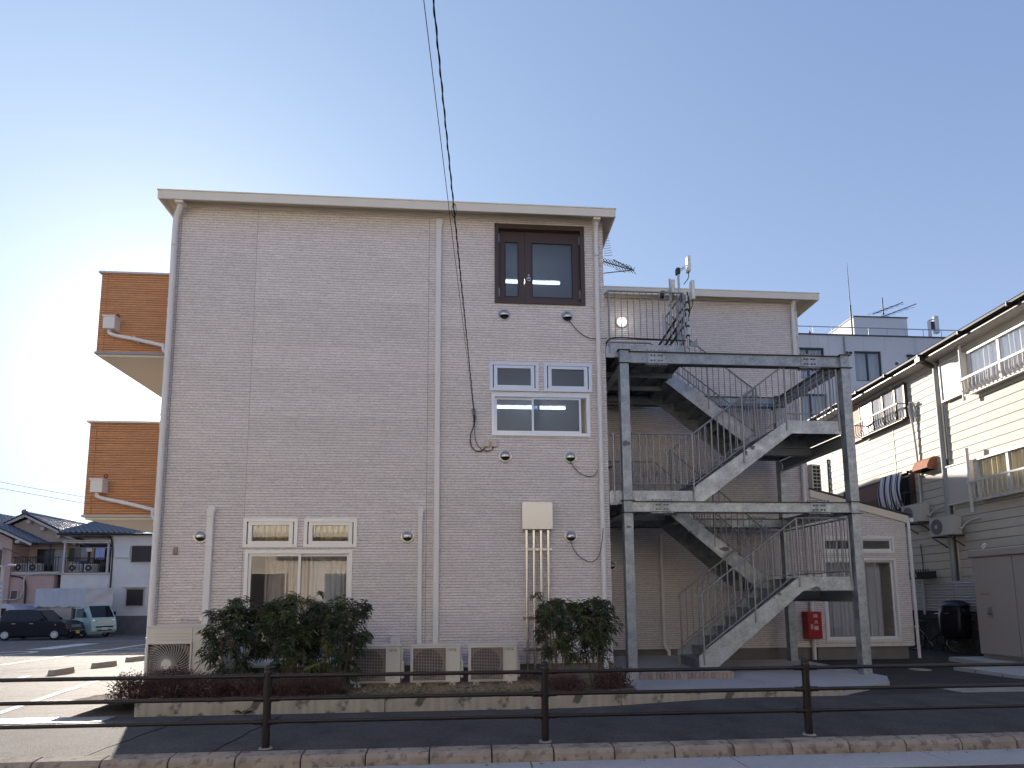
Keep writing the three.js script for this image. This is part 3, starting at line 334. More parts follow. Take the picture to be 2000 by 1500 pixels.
downpipe([[8.22, 8.97, ZW + 0.24], [8.22, 8.9, ZW + 0.18], [8.25, 8.8, ZW + 0.09], [8.26, 8.6, ZW + 0.07], [8.26, 5, ZW + 0.07], [8.26, 2, ZW + 0.07], [8.26, 0.05, ZW + 0.07]], 0.045, [7.9, 6.6, 5.2, 3.9, 2.6, 1.4].map(y => [8.26, y]), ZW + 0.07);
downpipe([[4.62, 3.05, ZW + 0.06], [4.62, 1.8, ZW + 0.06], [4.62, 0.6, ZW + 0.06], [4.62, 0.44, ZW + 0.06], [4.66, 0.36, ZW + 0.08], [4.70, 0.30, ZW + 0.1], [4.70, 0.1, ZW + 0.1]], 0.042, [2.5, 1.3].map(y => [4.62, y]), ZW + 0.06);
downpipe([[10.93, 3.36, ZW + 0.02], [10.90, 3.2, ZW + 0.06], [10.90, 1.6, ZW + 0.06], [10.90, 0.05, ZW + 0.06]], 0.036, [2.6, 1.6, 0.8].map(y => [10.90, y]), ZW + 0.06);
{ const l = thing('wall_lamp', 'round glowing lamp on the wing wall behind the top stair railing', 'lamp', [3.83, 8.36, ZW]); mesh('lamp_base', flat(new THREE.CylinderGeometry(0.135, 0.14, 0.05, 28).rotateX(Math.PI / 2).translate(0, 0, 0.026)), whiteFrame, l); const d = new THREE.SphereGeometry(0.13, 24, 10, 0, 6.2832, 0, Math.PI / 2); d.scale(1, 0.45, 1); d.rotateX(Math.PI / 2); d.translate(0, 0, 0.05); mesh('lamp_globe', flat(d), new THREE.MeshStandardMaterial({ color: 0xe8e2cc, roughness: 0.4, emissive: new THREE.Color(1, 0.94, 0.76), emissiveIntensity: 0.55 }), l); const p = new THREE.PointLight(new THREE.Color(1, 0.93, 0.78), 0.12); p.position.set(0, 0, 0.2); p.castShadow = true; p.shadow.radius = 5; l.add(p); }

mesh('unseen_shade_block', [B(W0, X2, 0, 7.0, -15.5, -9.52), B(W0 - 0.2, X2 + 0.3, 7.0, 7.15, -15.7, -9.52)], shifted(sidingMat, 0.3, 0.3), bld);  // unseen block, added so its shadow falls on the neighbouring lap-board wall
{ const h = thing('unseen_shade_house', 'unseen plain house added behind the siding-clad building to shade the lap-board wall', 'house', [0, 0, 0]); mesh('wall', B(-2, 8.4, -0.5, 8.7, -26, -17), std([0.5, 0.47, 0.43], 0.9), h); mesh('roof', poly([[-2.6, 8.7], [9.0, 8.7], [3.2, 10.6]], -26.4, -16.6), std([0.08, 0.085, 0.095], 0.7), h); }  // hidden from view, added to shade the far end of the lap-board wall
// ---------- galvanised outdoor stair ----------
const stair = thing('outdoor_stair', 'galvanised steel outdoor stair zigzagging beside the siding-clad building', 'staircase');
{
  const S = stair, G = (n, g, m = galv) => mesh(n, g, m, S);
  const XL = 2.95, XR = 7.45, PW = 0.178, ZF = 0.1, ZR = -2.42;      // posts
  for (const [x, z, y0] of [[XL, ZF, 0.04], [XR, ZF, 0.0], [XL, ZR, 0.04], [XR - 0.02, ZR, 0.0]]) { const p = G('post', RB(x, x + PW, y0, 6.36, z - PW, z, 0.012), x < 4 ? galvB : galv); mesh('base_plate', RB(x - 0.03, x + PW + 0.03, y0 + 0.012, y0 + 0.03, z - PW - 0.03, z + 0.03, 0.004, 1), galv, p);
    for (const y of [3.14, 3.37, 6.075, 6.34]) mesh('diaphragm_plate', RB(x - 0.035, x + PW + 0.035, y, y + 0.014, z - PW - 0.035, z + 0.035, 0.003, 1), cutEdge, p); }
  const hflange = (x0, x1, y0, y1, zc) => [B(x0, x1, y0, y0 + 0.014, zc - 0.07, zc + 0.07), B(x0, x1, y1 - 0.014, y1, zc - 0.07, zc + 0.07)];
  const hbeam = (x0, x1, y0, y1, zc) => [B(x0, x1, y0 + 0.014, y1 - 0.014, zc + 0.022, zc + 0.03)];
  const zbeam = (z0, z1, y0, y1, xc) => [B(xc - 0.07, xc + 0.07, y0, y0 + 0.014, z0, z1), B(xc - 0.07, xc + 0.07, y1 - 0.014, y1, z0, z1), B(xc - 0.004, xc + 0.004, y0 + 0.014, y1 - 0.014, z0, z1)];
  const zc = ZF - PW / 2, zr = ZR - PW / 2;
  for (const [y0, y1] of [[3.154, 3.37], [6.089, 6.34]]) {
    const fb = G('beam', hbeam(XL + PW, XR, y0, y1, zc), y0 > 5 ? galvB : galvC), rb = G('beam', hbeam(XL + PW, XR - 0.02, y0, y1, zr)); for (const [b, z] of [[fb, zc], [rb, zr]]) for (const g of hflange(XL + PW, XR - 0.02 * (b === rb), y0, y1, z)) mesh('flange', g, cutEdge, b); const sb = G('beam', zbeam(ZR, ZF - PW, y0, y1, XR + PW / 2)), lb = G('beam', zbeam(ZR, ZF - PW, y0, y1, XL + PW / 2));
    const splice = (x, z, par) => { mesh('splice_plate', [RB(x - 0.17, x + 0.17, y0 + 0.022, y1 - 0.022, z + 0.03, z + 0.042, 0.003, 1), RB(x - 0.22, x + 0.22, y1 + 0.002, y1 + 0.014, z - 0.068, z + 0.068, 0.003, 1), RB(x - 0.22, x + 0.22, y0 - 0.014, y0 - 0.002, z - 0.068, z + 0.068, 0.003, 1)], galv, par);
      const bo = []; for (const dx of [-0.105, -0.045, 0.045, 0.105]) { for (const fy of [0.3, 0.7]) bo.push(rod([x + dx, y0 + (y1 - y0) * fy, z + 0.042], [x + dx, y0 + (y1 - y0) * fy, z + 0.066], 0.017, 6)); }
      for (const dx of [-0.18, -0.11, -0.05, 0.05, 0.11, 0.18]) for (const dz of [-0.045, 0.05]) { bo.push(rod([x + dx, y1 + 0.014, z + dz], [x + dx, y1 + 0.036, z + dz], 0.016, 6)); bo.push(rod([x + dx, y0 - 0.014, z + dz], [x + dx, y0 - 0.036, z + dz], 0.016, 6)); } stuff(mesh('splice_bolts', bo, boltMat, par)); };
    splice(3.70, zc, fb); splice(6.82, zc, fb); splice(3.7, zr, rb); splice(6.82, zr, rb);
    const bo = []; for (const z of [-0.45, -1.95]) for (const dz of [-0.1, -0.04, 0.04, 0.1]) for (const fy of [0.3, 0.7]) bo.push(rod([XR + PW / 2 - 0.03, y0 + (y1 - y0) * fy, z + dz], [XR + PW / 2 + 0.03, y0 + (y1 - y0) * fy, z + dz], 0.016, 6)); stuff(mesh('splice_bolts', bo, boltMat, sb));
  }
  // stringers, steps, landings
  const ST = 0.012;
  function flight(x0, y0, x1, y1, zN, zF, n, opt = {}) { // zN near stringer, zF far stringer
    const dir = Math.sign(x1 - x0), slope = (y1 - y0) / Math.abs(x1 - x0), h = 0.25, f = sub('flight', S);
    for (const z of [zN, zF]) { const lo = opt.foot ? [[x0 - 0.06 * dir, y0 + 0.0], [x0 - 0.06 * dir, y0 + 0.26], [x0 + 0.05 * dir, y0 + 0.36]] : [[x0, y0 - 0.24], [x0 - 0.02 * dir, y0 + 0.03], [x0 + 0.03 * dir, y0 + 0.12]]; const hi = [[x1, y1 + 0.01], [x1 + (opt.top ?? 0) * dir, y1 + 0.01], [x1 + (opt.top ?? 0) * dir, y1 - 0.25], [x1 + 0.07 * dir, y1 - 0.25]]; const end = opt.foot ? [[x0 + 0.23 * dir, y0]] : [[x0 + 0.1 * dir, y0 - 0.24]];
      const pts = [...lo, ...hi, ...end]; const g = poly(dir > 0 ? pts.slice().reverse() : pts, z - ST / 2, z + ST / 2); const fl = []; // flanges top and bottom
      const sgn = z === zN ? -1 : 1; fl.push(bar([lo[2][0], lo[2][1] - 0.004, z + sgn * 0.03], [x1, y1 + 0.006, z + sgn * 0.03], 0.055, 0.008)); mesh('stringer', [g, ...fl], y0 > 3 ? galvC : y0 > 1 ? galv : galvC, f); }
    const rise = (y1 - y0) / n, run = Math.abs(x1 - x0) / (n - 1); for (let i = 0; i < n; i++) { const xs = x0 + dir * run * i, yy = y0 + rise * (i + 1) - (opt.foot ? 0 : 0); if (i === n - 1 && !opt.last) break; const a = Math.min(xs, xs + dir * (run + 0.02)), b = Math.max(xs, xs + dir * (run + 0.02)), zz0 = Math.min(zN, zF) + ST, zz1 = Math.max(zN, zF) - ST;
      mesh('step', [B(a, b, yy - 0.006, yy, zz0, zz1), B(xs - 0.003, xs + 0.003, yy - rise, yy - 0.006, zz0, zz1), B(xs - 0.012 * (dir > 0 ? 1 : -1) - 0.006, xs + 0.008, yy - 0.03, yy - 0.006, zz0, zz1)], stepMat, f); }
    return f; }
  const stepMat = std(0xffffff, 1, 0.45, { map: galvMap, roughnessMap: galvRough, color: new THREE.Color().setRGB(0.62, 0.66, 0.68) });
  const zN = 0.0, zM = -1.16, zM2 = -1.26, zB = -2.4;
  flight(4.38, 0.195, 6.36, 1.915, zN, zM, 9, { foot: true, top: 1.08 }); flight(6.30, 1.915, 4.34, 3.57, zM2, zB, 9, {});
  flight(4.38, 3.57, 6.32, 5.0, zN, zM, 8, { top: 1.10 }); flight(6.28, 5.0, 4.36, 6.49, zM2, zB, 8, {});
  function landing(x0, x1, y, z0, z1, faces) { const l = sub('landing', S); mesh('deck_plate', B(x0 + 0.01, x1 - 0.01, y - 0.012, y - 0.004, z0 + 0.01, z1 - 0.01), stepMat, l); mesh('deck_rib', [0.2, 0.5, 0.8].map(t => B(x0 + (x1 - x0) * t - 0.004, x0 + (x1 - x0) * t + 0.004, y - 0.09, y - 0.013, z0 + 0.02, z1 - 0.02)), galvDark, l);
    for (const f of faces) mesh('edge_channel', f === 'n' ? [B(x0, x1, y - 0.25, y + 0.012, z1 - ST, z1), B(x0, x1, y - 0.25, y - 0.242, z1 - 0.07, z1 - ST)] : f === 'f' ? B(x0, x1, y - 0.25, y + 0.012, z0, z0 + ST) : f === 'r' ? B(x1 - ST, x1, y - 0.25, y + 0.012, z0 + ST, z1 - ST) : B(x0, x0 + ST, y - 0.25, y + 0.012, z0 + ST, z1 - ST), galv, l); return l; }
  landing(6.36, 7.43, 1.915, zB, -0.014, ['f', 'r']); landing(6.33, 7.42, 5.0, zB, -0.014, ['f', 'r']); const p2 = landing(2.72, 4.33, 3.57, zB - 0.5, 0.004, ['n', 'f', 'l']), p3 = landing(2.72, 4.34, 6.49, zB - 0.5, 0.004, ['n', 'f', 'l', 'r']);
  for (const [x0, x1, y] of [[6.5, XR, 1.66], [6.5, XR, 4.74]]) G('landing_beam', [...zbeam(ZR + 0.02, ZF - PW - 0.01, y - 0.22, y - 0.002, XR + 0.05), ...hbeam(6.4, XR, y - 0.16, y - 0.002, zc - 1.15), ...hflange(6.4, XR, y - 0.16, y - 0.002, zc - 1.15)], galvDark);
  for (const y of [3.31, 6.23]) G('platform_joist', [0.45, 0.9, 1.35].map(t => B(2.74, 4.3, y - 0.1, y, -t * 1.75 - 0.02, -t * 1.75 + 0.02)), galvDark);
  // railings
  const R = 0.017, baluster = flat(new THREE.CylinderGeometry(0.009, 0.009, 1, 6)), newel = flat(new THREE.CylinderGeometry(0.019, 0.019, 1, 8));
  function vert(g, x, z, a, b, par, name) { const m = new THREE.Mesh(g, railSteel); m.name = name; m.scale.y = b - a; m.position.set(x, (a + b) / 2, z); m.castShadow = m.receiveShadow = true; par.add(m); }
  function rail(path, hTop, hBot, opts = {}) { // path: points along the walking line [x, y, z]
    const r = sub('railing', S), up = (p, h) => [p[0], p[1] + h, p[2]], top = path.map(p => up(p, hTop)), bot = path.map(p => up(p, hBot)); const gs = []; for (let i = 1; i < path.length; i++) { gs.push(rod(top[i - 1], top[i], R, 8)); mesh('bottom_rail', rod(bot[i - 1], bot[i], 0.012, 6), railSteel, r); } for (const t of top) gs.push(mv(flat(new THREE.SphereGeometry(R, 8, 6)), ...t));
    if (opts.hook) { const t = top[0]; gs.push(rod(t, [t[0] - 0.06, t[1] - 0.1, t[2]], R, 8)); } if (opts.wall) { const t = top[0]; gs.push(rod(t, [t[0] - 0.08, t[1] - 0.06, t[2] - 0.02], R, 8)); } mesh('handrail', gs, railSteel, r);
    for (let i = 1; i < path.length; i++) { const a = path[i - 1], b = path[i], L = Math.hypot(b[0] - a[0], b[2] - a[2]), n = Math.max(1, Math.round(L / 0.128)); for (let k = 0; k <= n; k++) { if (k === n && i < path.length - 1) continue; const t = k / n, x = a[0] + (b[0] - a[0]) * t, y = a[1] + (b[1] - a[1]) * t, z = a[2] + (b[2] - a[2]) * t; const isN = k === 0 || k === n || (L > 1.6 && k === Math.round(n / 2)); if (isN) vert(newel, x, z, y - 0.2, y + hTop, r, 'newel_post'); else vert(baluster, x, z, y + hBot, y + hTop, r, 'baluster'); } } return r; }
  const zf = 0.012;
  rail([[4.42, 0.50, zf], [6.36, 1.93, zf], [7.40, 1.93, zf]], 1.13, 0.1, { hook: 1 }); rail([[4.42, 0.50, zM], [6.36, 1.93, zM]], 1.12, 0.1, { hook: 1 });
  rail([[7.405, 1.93, zf], [7.405, 1.93, zB + 0.03], [6.34, 1.93, zB + 0.03]], 1.13, 0.1); rail([[6.30, 1.93, zM2], [4.36, 3.58, zM2]], 1.12, 0.1); rail([[6.30, 1.93, zB + 0.02], [4.36, 3.58, zB + 0.02], [2.8, 3.58, zB + 0.02]], 1.12, 0.1);
  rail([[2.80, 3.58, zf], [4.36, 3.58, zf], [6.30, 5.02, zf], [7.38, 5.02, zf]], 1.12, 0.13, { wall: 1 }); rail([[4.36, 3.62, zM], [6.30, 5.02, zM]], 1.08, 0.1, { hook: 1 });
  rail([[7.385, 5.02, zf], [7.385, 5.02, zB + 0.03], [6.3, 5.02, zB + 0.03]], 1.12, 0.12); rail([[6.28, 5.02, zM2], [4.38, 6.5, zM2]], 1.10, 0.1); rail([[6.28, 5.02, zB + 0.02], [4.38, 6.5, zB + 0.02], [2.8, 6.5, zB + 0.02]], 1.10, 0.1);
  rail([[2.78, 6.50, zf], [4.30, 6.50, zf], [4.30, 6.50, zM2 + 0.06]], 1.10, 0.1, { wall: 1 });
  G('cleat', RB(2.70, 2.86, 6.22, 6.44, 0.005, 0.02, 0.004, 1)); G('cleat', RB(2.70, 2.86, 3.30, 3.56, 0.005, 0.02, 0.004, 1));
  // dull grey zinc-paint touch-ups brushed over lifting holes
  const zinc = std([0.14, 0.145, 0.15], 0.65, 0.3), touch = (x, y, z, a, b) => { const g = new THREE.CylinderGeometry(1, 1, 0.0016, 22); g.rotateX(Math.PI / 2); const p = g.attributes.position; for (let i = 0; i < p.count; i++) { const t = Math.atan2(p.getY(i), p.getX(i)), w = 1 + 0.16 * Math.sin(3 * t + x * 9) + 0.1 * Math.sin(5 * t + y * 7); p.setXYZ(i, p.getX(i) * a * w, p.getY(i) * b * w, p.getZ(i)); } g.translate(x, y, z + 0.001); G('zinc_patch', flat(g), zinc); };
  touch(3.03, 4.48, ZF, 0.075, 0.05); touch(3.03, 2.87, ZF, 0.05, 0.025); touch(5.47, 2.56, zM2 + 0.006, 0.11, 0.045); touch(4.72, 2.93, zM2 + 0.006, 0.06, 0.022); touch(5.57, 4.45, 0.006, 0.05, 0.04); touch(5.43, 4.34, 0.006, 0.035, 0.045); touch(5.92, 5.6, zM2 + 0.006, 0.04, 0.035); touch(6.68, 1.70, 0.006, 0.1, 0.035); touch(5.94, 1.60, 0.006, 0.04, 0.032); touch(5.84, 1.52, 0.006, 0.015, 0.015);
  G('gusset', poly([[4.40, 6.5], [4.56, 6.5], [4.56, 6.68]], -0.02, -0.012), galvDark);
}
// panel aerials clamped to the top landing railing
{ const a = thing('antenna_mast', 'cluster of grey panel antennas on poles clamped to the top stair railing', 'antenna'); const pm = std([0.55, 0.57, 0.57], 0.5, 0.3), wh = std([0.74, 0.74, 0.70], 0.45), cab = std([0.03, 0.03, 0.035], 0.6);
  for (const [x, z, y0, y1] of [[4.42, -0.12, 6.5, 7.62], [4.36, -0.35, 6.55, 8.35], [4.27, -0.62, 6.55, 8.25], [4.2, -0.9, 6.6, 7.6]]) mesh('pole', rod([x, y0, z], [x, y1, z], 0.024, 10), pm, a);
  for (const [x, y, z, h] of [[4.56, 8.40, -0.30, 0.34], [4.60, 7.80, -0.25, 0.42], [4.30, 8.02, -0.55, 0.32]]) { const p = sub('panel_antenna', a); mesh('radome', RB(x - 0.035, x + 0.035, y - h / 2, y + h / 2, z - 0.07, z + 0.07, 0.02, 3), wh, p); mesh('arm', [rod([x - 0.03, y - 0.02, z], [x - 0.2, y - 0.11, z - 0.05], 0.013, 6), rod([x - 0.03, y - 0.06, z], [x - 0.2, y - 0.15, z - 0.05], 0.008, 6)], pm, p); mesh('clamp', RB(x - 0.25, x - 0.17, y - 0.2, y - 0.07, z - 0.1, z, 0.01), cab, p); mesh('cable', tube([[x, y - h / 2, z], [x - 0.01, y - h / 2 - 0.12, z], [x - 0.1, y - h / 2 - 0.25, z - 0.03]], 0.009, 12, 5), cab, p); }
  mesh('cross_frame', [bar([4.44, 7.5, -0.1], [4.10, 6.92, -0.98], 0.035, 0.03), bar([4.44, 7.3, -0.1], [4.10, 6.72, -0.98], 0.035, 0.03), bar([4.44, 7.1, -0.1], [4.10, 6.6, -0.98], 0.035, 0.03)], cab, a);
  mesh('feeder_cable', [0, 1, 2, 3].map(k => tube([[4.44 - k * 0.05, 7.7 - k * 0.1, -0.12 - k * 0.16], [4.47 - k * 0.05, 7.3, -0.1 - k * 0.16], [4.41 - k * 0.05, 7.0, -0.12 - k * 0.18], [4.45 - k * 0.06, 6.55, -0.1 - k * 0.16]], 0.013, 24, 6)), cab, a); mesh('pole_clamp', [7.45, 7.3, 6.95, 6.75].map(y => rod([4.42, y, -0.12], [4.42, y + 0.03, -0.12], 0.042, 8)), cab, a);
  mesh('run_cable', tube([[4.32, 6.6, 0.02], [4.0, 6.6, 0.03], [3.4, 6.61, 0.035], [2.9, 6.62, 0.03], [2.76, 6.58, 0.03], [2.70, 6.47, 0.06]], 0.014, 40, 6), cab, a); }
// television aerial on the roof behind the eave
{ const y = thing('television_aerial', 'tilted black television aerial on the roof by the right eave', 'antenna', [3.42, 0.12, -4]); const m = std([0.06, 0.065, 0.07], 0.5, 0.5); mesh('mast', [rod([-0.9, 9.1, -0.4], [-0.9, 11.4, -0.4], 0.022, 8), rod([-0.4, 9.1, -0.4], [-0.9, 10.4, -0.4], 0.008, 5)], m, y);
  mesh('boom', [bar([-0.9, 10.2, -0.4], [1.08, 10.28, 0.0], 0.018, 0.018), bar([0.55, 10.62, -0.1], [1.1, 10.26, 0.0], 0.02, 0.02), bar([-0.5, 10.9, -0.3], [1.1, 10.26, 0.0], 0.02, 0.02), rod([0.6, 10.35, -0.1], [0.86, 10.2, 0], 0.008, 5)], m, y);
  for (let k = 0; k < 18; k++) { const t = k / 17, x = -0.3 + 1.36 * t, yy = 10.82 - 0.54 * t, z = -0.28 + 0.27 * t; mesh('element', [rod([x - 0.10, yy + 0.13, z + 0.03], [x + 0.10, yy - 0.1, z - 0.03], 0.009, 5), rod([x - 0.02, yy + 0.02, z - 0.16], [x + 0.02, yy - 0.02, z + 0.16], 0.009, 5)], m, y); }
  for (let k = 0; k < 8; k++) mesh('reflector_bar', rod([0.30, 10.72 + 0.07 * k, -0.1], [0.50 - 0.012 * k, 10.66 + 0.07 * k, 0.05], 0.006, 5), m, y); }
// ---------- pipe railing along the footway ----------
{ const f = thing('pipe_railing', 'dark brown three-rail pipe railing along the footway', 'railing'), Z = 4.74, xs = [-7.66, -4.83, -2.0, 0.81, 3.645, 6.48, 9.3], yb = 0.09;
  for (const x of xs) { const p = mesh('post', [rod([x, yb - 0.05, Z], [x, yb + 0.745, Z], 0.0385, 20)], fenceBrown, f); const lathe = new THREE.LatheGeometry([[0, 0.075], [0.02, 0.074], [0.034, 0.06], [0.041, 0.045], [0.041, 0.03], [0.036, 0.02], [0.044, 0.01], [0.044, 0]].map(q => new THREE.Vector2(...q)).reverse(), 20); lathe.translate(x, yb + 0.745, Z); mesh('post_cap', flat(lathe), fenceBrown, p); mesh('base_grout', flat(new THREE.CylinderGeometry(0.062, 0.068, 0.012, 18).translate(x, walkY(x, Z) + 0.006, Z)), concrete, p); }
  for (let i = -1; i < xs.length; i++) for (const y of [0.80, 0.575, 0.352]) { const a = i < 0 ? -12 : xs[i], b = i === xs.length - 1 ? 14 : xs[i + 1]; mesh('rail', rod([a, y, Z], [b, y, Z], 0.0205, 14), fenceBrown, f); }
  for (const x of xs) for (const y of [0.80, 0.575, 0.352]) for (const d of [-1, 1]) mesh('rail_sleeve', [rod([x + d * 0.03, y, Z], [x + d * 0.125, y, Z], 0.0275, 14), rod([x + d * 0.03, y, Z], [x + d * 0.05, y, Z], 0.033, 14)], fenceBrown, f); }
// ---------- air conditioner units ----------
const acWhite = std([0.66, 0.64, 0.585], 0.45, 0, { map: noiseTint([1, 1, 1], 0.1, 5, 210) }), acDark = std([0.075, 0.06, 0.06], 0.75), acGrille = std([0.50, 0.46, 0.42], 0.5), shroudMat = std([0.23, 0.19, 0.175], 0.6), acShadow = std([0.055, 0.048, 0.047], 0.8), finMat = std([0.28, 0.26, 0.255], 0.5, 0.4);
function labelTex(draw, w, h, bg) { const c = document.createElement('canvas'); c.width = w; c.height = h; const g = c.getContext('2d'); g.fillStyle = bg; g.fillRect(0, 0, w, h); draw(g, w, h); const t = new THREE.CanvasTexture(c); t.colorSpace = THREE.SRGBColorSpace; return t; }
const plate = (g0, x0, x1, y0, y1, z, t, par, name = 'label') => { const g = new THREE.PlaneGeometry(x1 - x0, y1 - y0); g.translate((x0 + x1) / 2, (y0 + y1) / 2, z); const m = new THREE.Mesh(g, new THREE.MeshStandardMaterial({ map: t, roughness: 0.5 })); m.name = name; m.castShadow = m.receiveShadow = true; par.add(m); return m; };
const acBadge = labelTex((g, w, h) => { g.fillStyle = '#3f8f80'; g.fillRect(40, 6, 8, 16); g.fillRect(60, 10, 170, 10); g.fillStyle = '#4d524f'; g.fillRect(20, 34, 190, 4); g.fillRect(80, 48, 46, 6); g.fillRect(80, 58, 38, 5); g.fillStyle = '#2f3432'; g.fillRect(190, 46, 40, 16); }, 256, 72, '#c9c4b6');
const acNote = labelTex((g) => { g.strokeStyle = '#8f8d86'; g.lineWidth = 3; for (let k = 0; k < 3; k++) { g.beginPath(); g.arc(28 + k * 36, 40, 14, 0, 6.28); g.stroke(); } g.fillStyle = '#9a978e'; for (let k = 0; k < 5; k++) g.fillRect(12, 66 + k * 9, 104, 3); }, 128, 116, '#d6d2c8');
function acUnit(name, label, pos, group) { const w = 0.83, h = 0.60, d = 0.29, a = thing(name, label, 'air conditioner', pos, 0, group);
  const gx0 = 0.045, gx1 = 0.59, gy0 = 0.035, gy1 = 0.565, cx = (gx0 + gx1) / 2 - 0.025, cy = 0.30, y0 = 0.07;
  const body = wallHoles(0, w, 0, h, -0.012, 0, [[gx0, gx1, gy0, gy1]]); mv(body, 0, y0, 0); mesh('casing', [body, B(0, 0.008, y0, y0 + h, -d, -0.012), B(w - 0.008, w, y0, y0 + h, -d, -0.012), RB(-0.012, w + 0.012, y0 + h, y0 + h + 0.022, -d - 0.01, 0.014, 0.008), B(0, w, y0, y0 + 0.01, -d, -0.012), B(0.008, w - 0.008, y0 + 0.01, y0 + h, -d, -d + 0.01)], acWhite, a);
  mesh('grille_frame', [B(gx0 - 0.014, gx0, y0 + gy0 - 0.014, y0 + gy1 + 0.014, 0, 0.022), B(gx1, gx1 + 0.014, y0 + gy0 - 0.014, y0 + gy1 + 0.014, 0, 0.022), B(gx0, gx1, y0 + gy1, y0 + gy1 + 0.014, 0, 0.022), B(gx0, gx1, y0 + gy0 - 0.014, y0 + gy0, 0, 0.022)], acWhite, a);
  const g = []; for (let k = 1; k < 22; k++) g.push(B(gx0, gx1, y0 + gy0 + (gy1 - gy0) * k / 22 - 0.0028, y0 + gy0 + (gy1 - gy0) * k / 22 + 0.0028, 0.004, 0.014)); for (let k = 1; k < 12; k++) g.push(B(gx0 + (gx1 - gx0) * k / 12 - 0.002, gx0 + (gx1 - gx0) * k / 12 + 0.002, y0 + gy0, y0 + gy1, 0.014, 0.018)); mesh('grille', g, acGrille, a);
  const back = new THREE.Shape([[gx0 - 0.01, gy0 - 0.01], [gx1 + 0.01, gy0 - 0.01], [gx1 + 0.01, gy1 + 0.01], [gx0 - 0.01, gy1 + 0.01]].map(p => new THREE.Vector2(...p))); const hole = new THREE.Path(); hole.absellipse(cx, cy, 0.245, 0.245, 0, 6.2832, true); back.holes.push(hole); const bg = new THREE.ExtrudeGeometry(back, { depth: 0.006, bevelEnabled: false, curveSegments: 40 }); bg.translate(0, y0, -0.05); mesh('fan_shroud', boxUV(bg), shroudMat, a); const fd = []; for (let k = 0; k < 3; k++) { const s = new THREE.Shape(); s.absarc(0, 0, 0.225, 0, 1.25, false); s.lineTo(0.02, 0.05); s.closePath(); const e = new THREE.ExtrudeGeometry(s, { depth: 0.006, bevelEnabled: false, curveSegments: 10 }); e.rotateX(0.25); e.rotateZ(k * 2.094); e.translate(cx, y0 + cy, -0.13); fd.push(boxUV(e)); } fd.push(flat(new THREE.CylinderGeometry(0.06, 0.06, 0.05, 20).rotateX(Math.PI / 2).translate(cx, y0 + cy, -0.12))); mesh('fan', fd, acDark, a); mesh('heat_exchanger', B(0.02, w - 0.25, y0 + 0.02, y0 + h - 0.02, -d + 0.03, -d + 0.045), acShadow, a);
  plate(0, 0.615, 0.78, y0 + 0.51, y0 + 0.562, 0.0015, acBadge, a); plate(0, 0.66, 0.755, y0 + 0.07, y0 + 0.155, 0.0015, acNote, a, 'notice');
  mesh('valve_cover', [RB(w + 0.001, w + 0.055, y0 + 0.06, y0 + 0.34, -0.25, -0.06, 0.015), B(w + 0.001, w + 0.03, y0 + 0.34, y0 + 0.56, -0.23, -0.1)], acWhite, a);
  for (const x of [0.13, 0.70]) mesh('foot', [poly([[x - 0.07, -0.02], [x + 0.07, -0.02], [x + 0.045, 0.045], [x + 0.03, 0.07], [x - 0.03, 0.07], [x - 0.045, 0.045]], -0.30, 0.05), ...[]], std([0.55, 0.54, 0.52], 0.7), a); mesh('foot_slot', [0.13, 0.70].map(x => B(x - 0.012, x + 0.012, 0.03, 0.055, 0.05, 0.053)), blackMat, a);
  return a; }
const acZ = 0.72; const ac = acUnit('outdoor_unit', 'white air conditioner outdoor unit nearest the left shrubs', [-1.945, 0.09, acZ], 'air conditioner units in the planting bed');
copyThing(ac, [-0.945, 0.09, acZ + 0.01], 0, 'white air conditioner outdoor unit in the middle of three'); copyThing(ac, [0.025, 0.092, acZ + 0.02], 0, 'white air conditioner outdoor unit nearest the steel conduits');
mesh('refrigerant_pipe', [tube([[-1.28, 0.78, 0.04], [-1.28, 0.6, 0.12], [-1.2, 0.42, 0.3], [-1.12, 0.35, 0.45], [-1.09, 0.3, 0.55]], 0.028, 20, 8), tube([[-0.86, 0.6, 0.05], [-0.86, 0.45, 0.12], [-0.4, 0.32, 0.3], [-0.1, 0.3, 0.5]], 0.03, 20, 8), tube([[-0.56, 0.6, 0.05], [-0.5, 0.42, 0.1], [0.6, 0.35, 0.3], [0.9, 0.32, 0.55]], 0.03, 20, 8)], acWhite, bld);
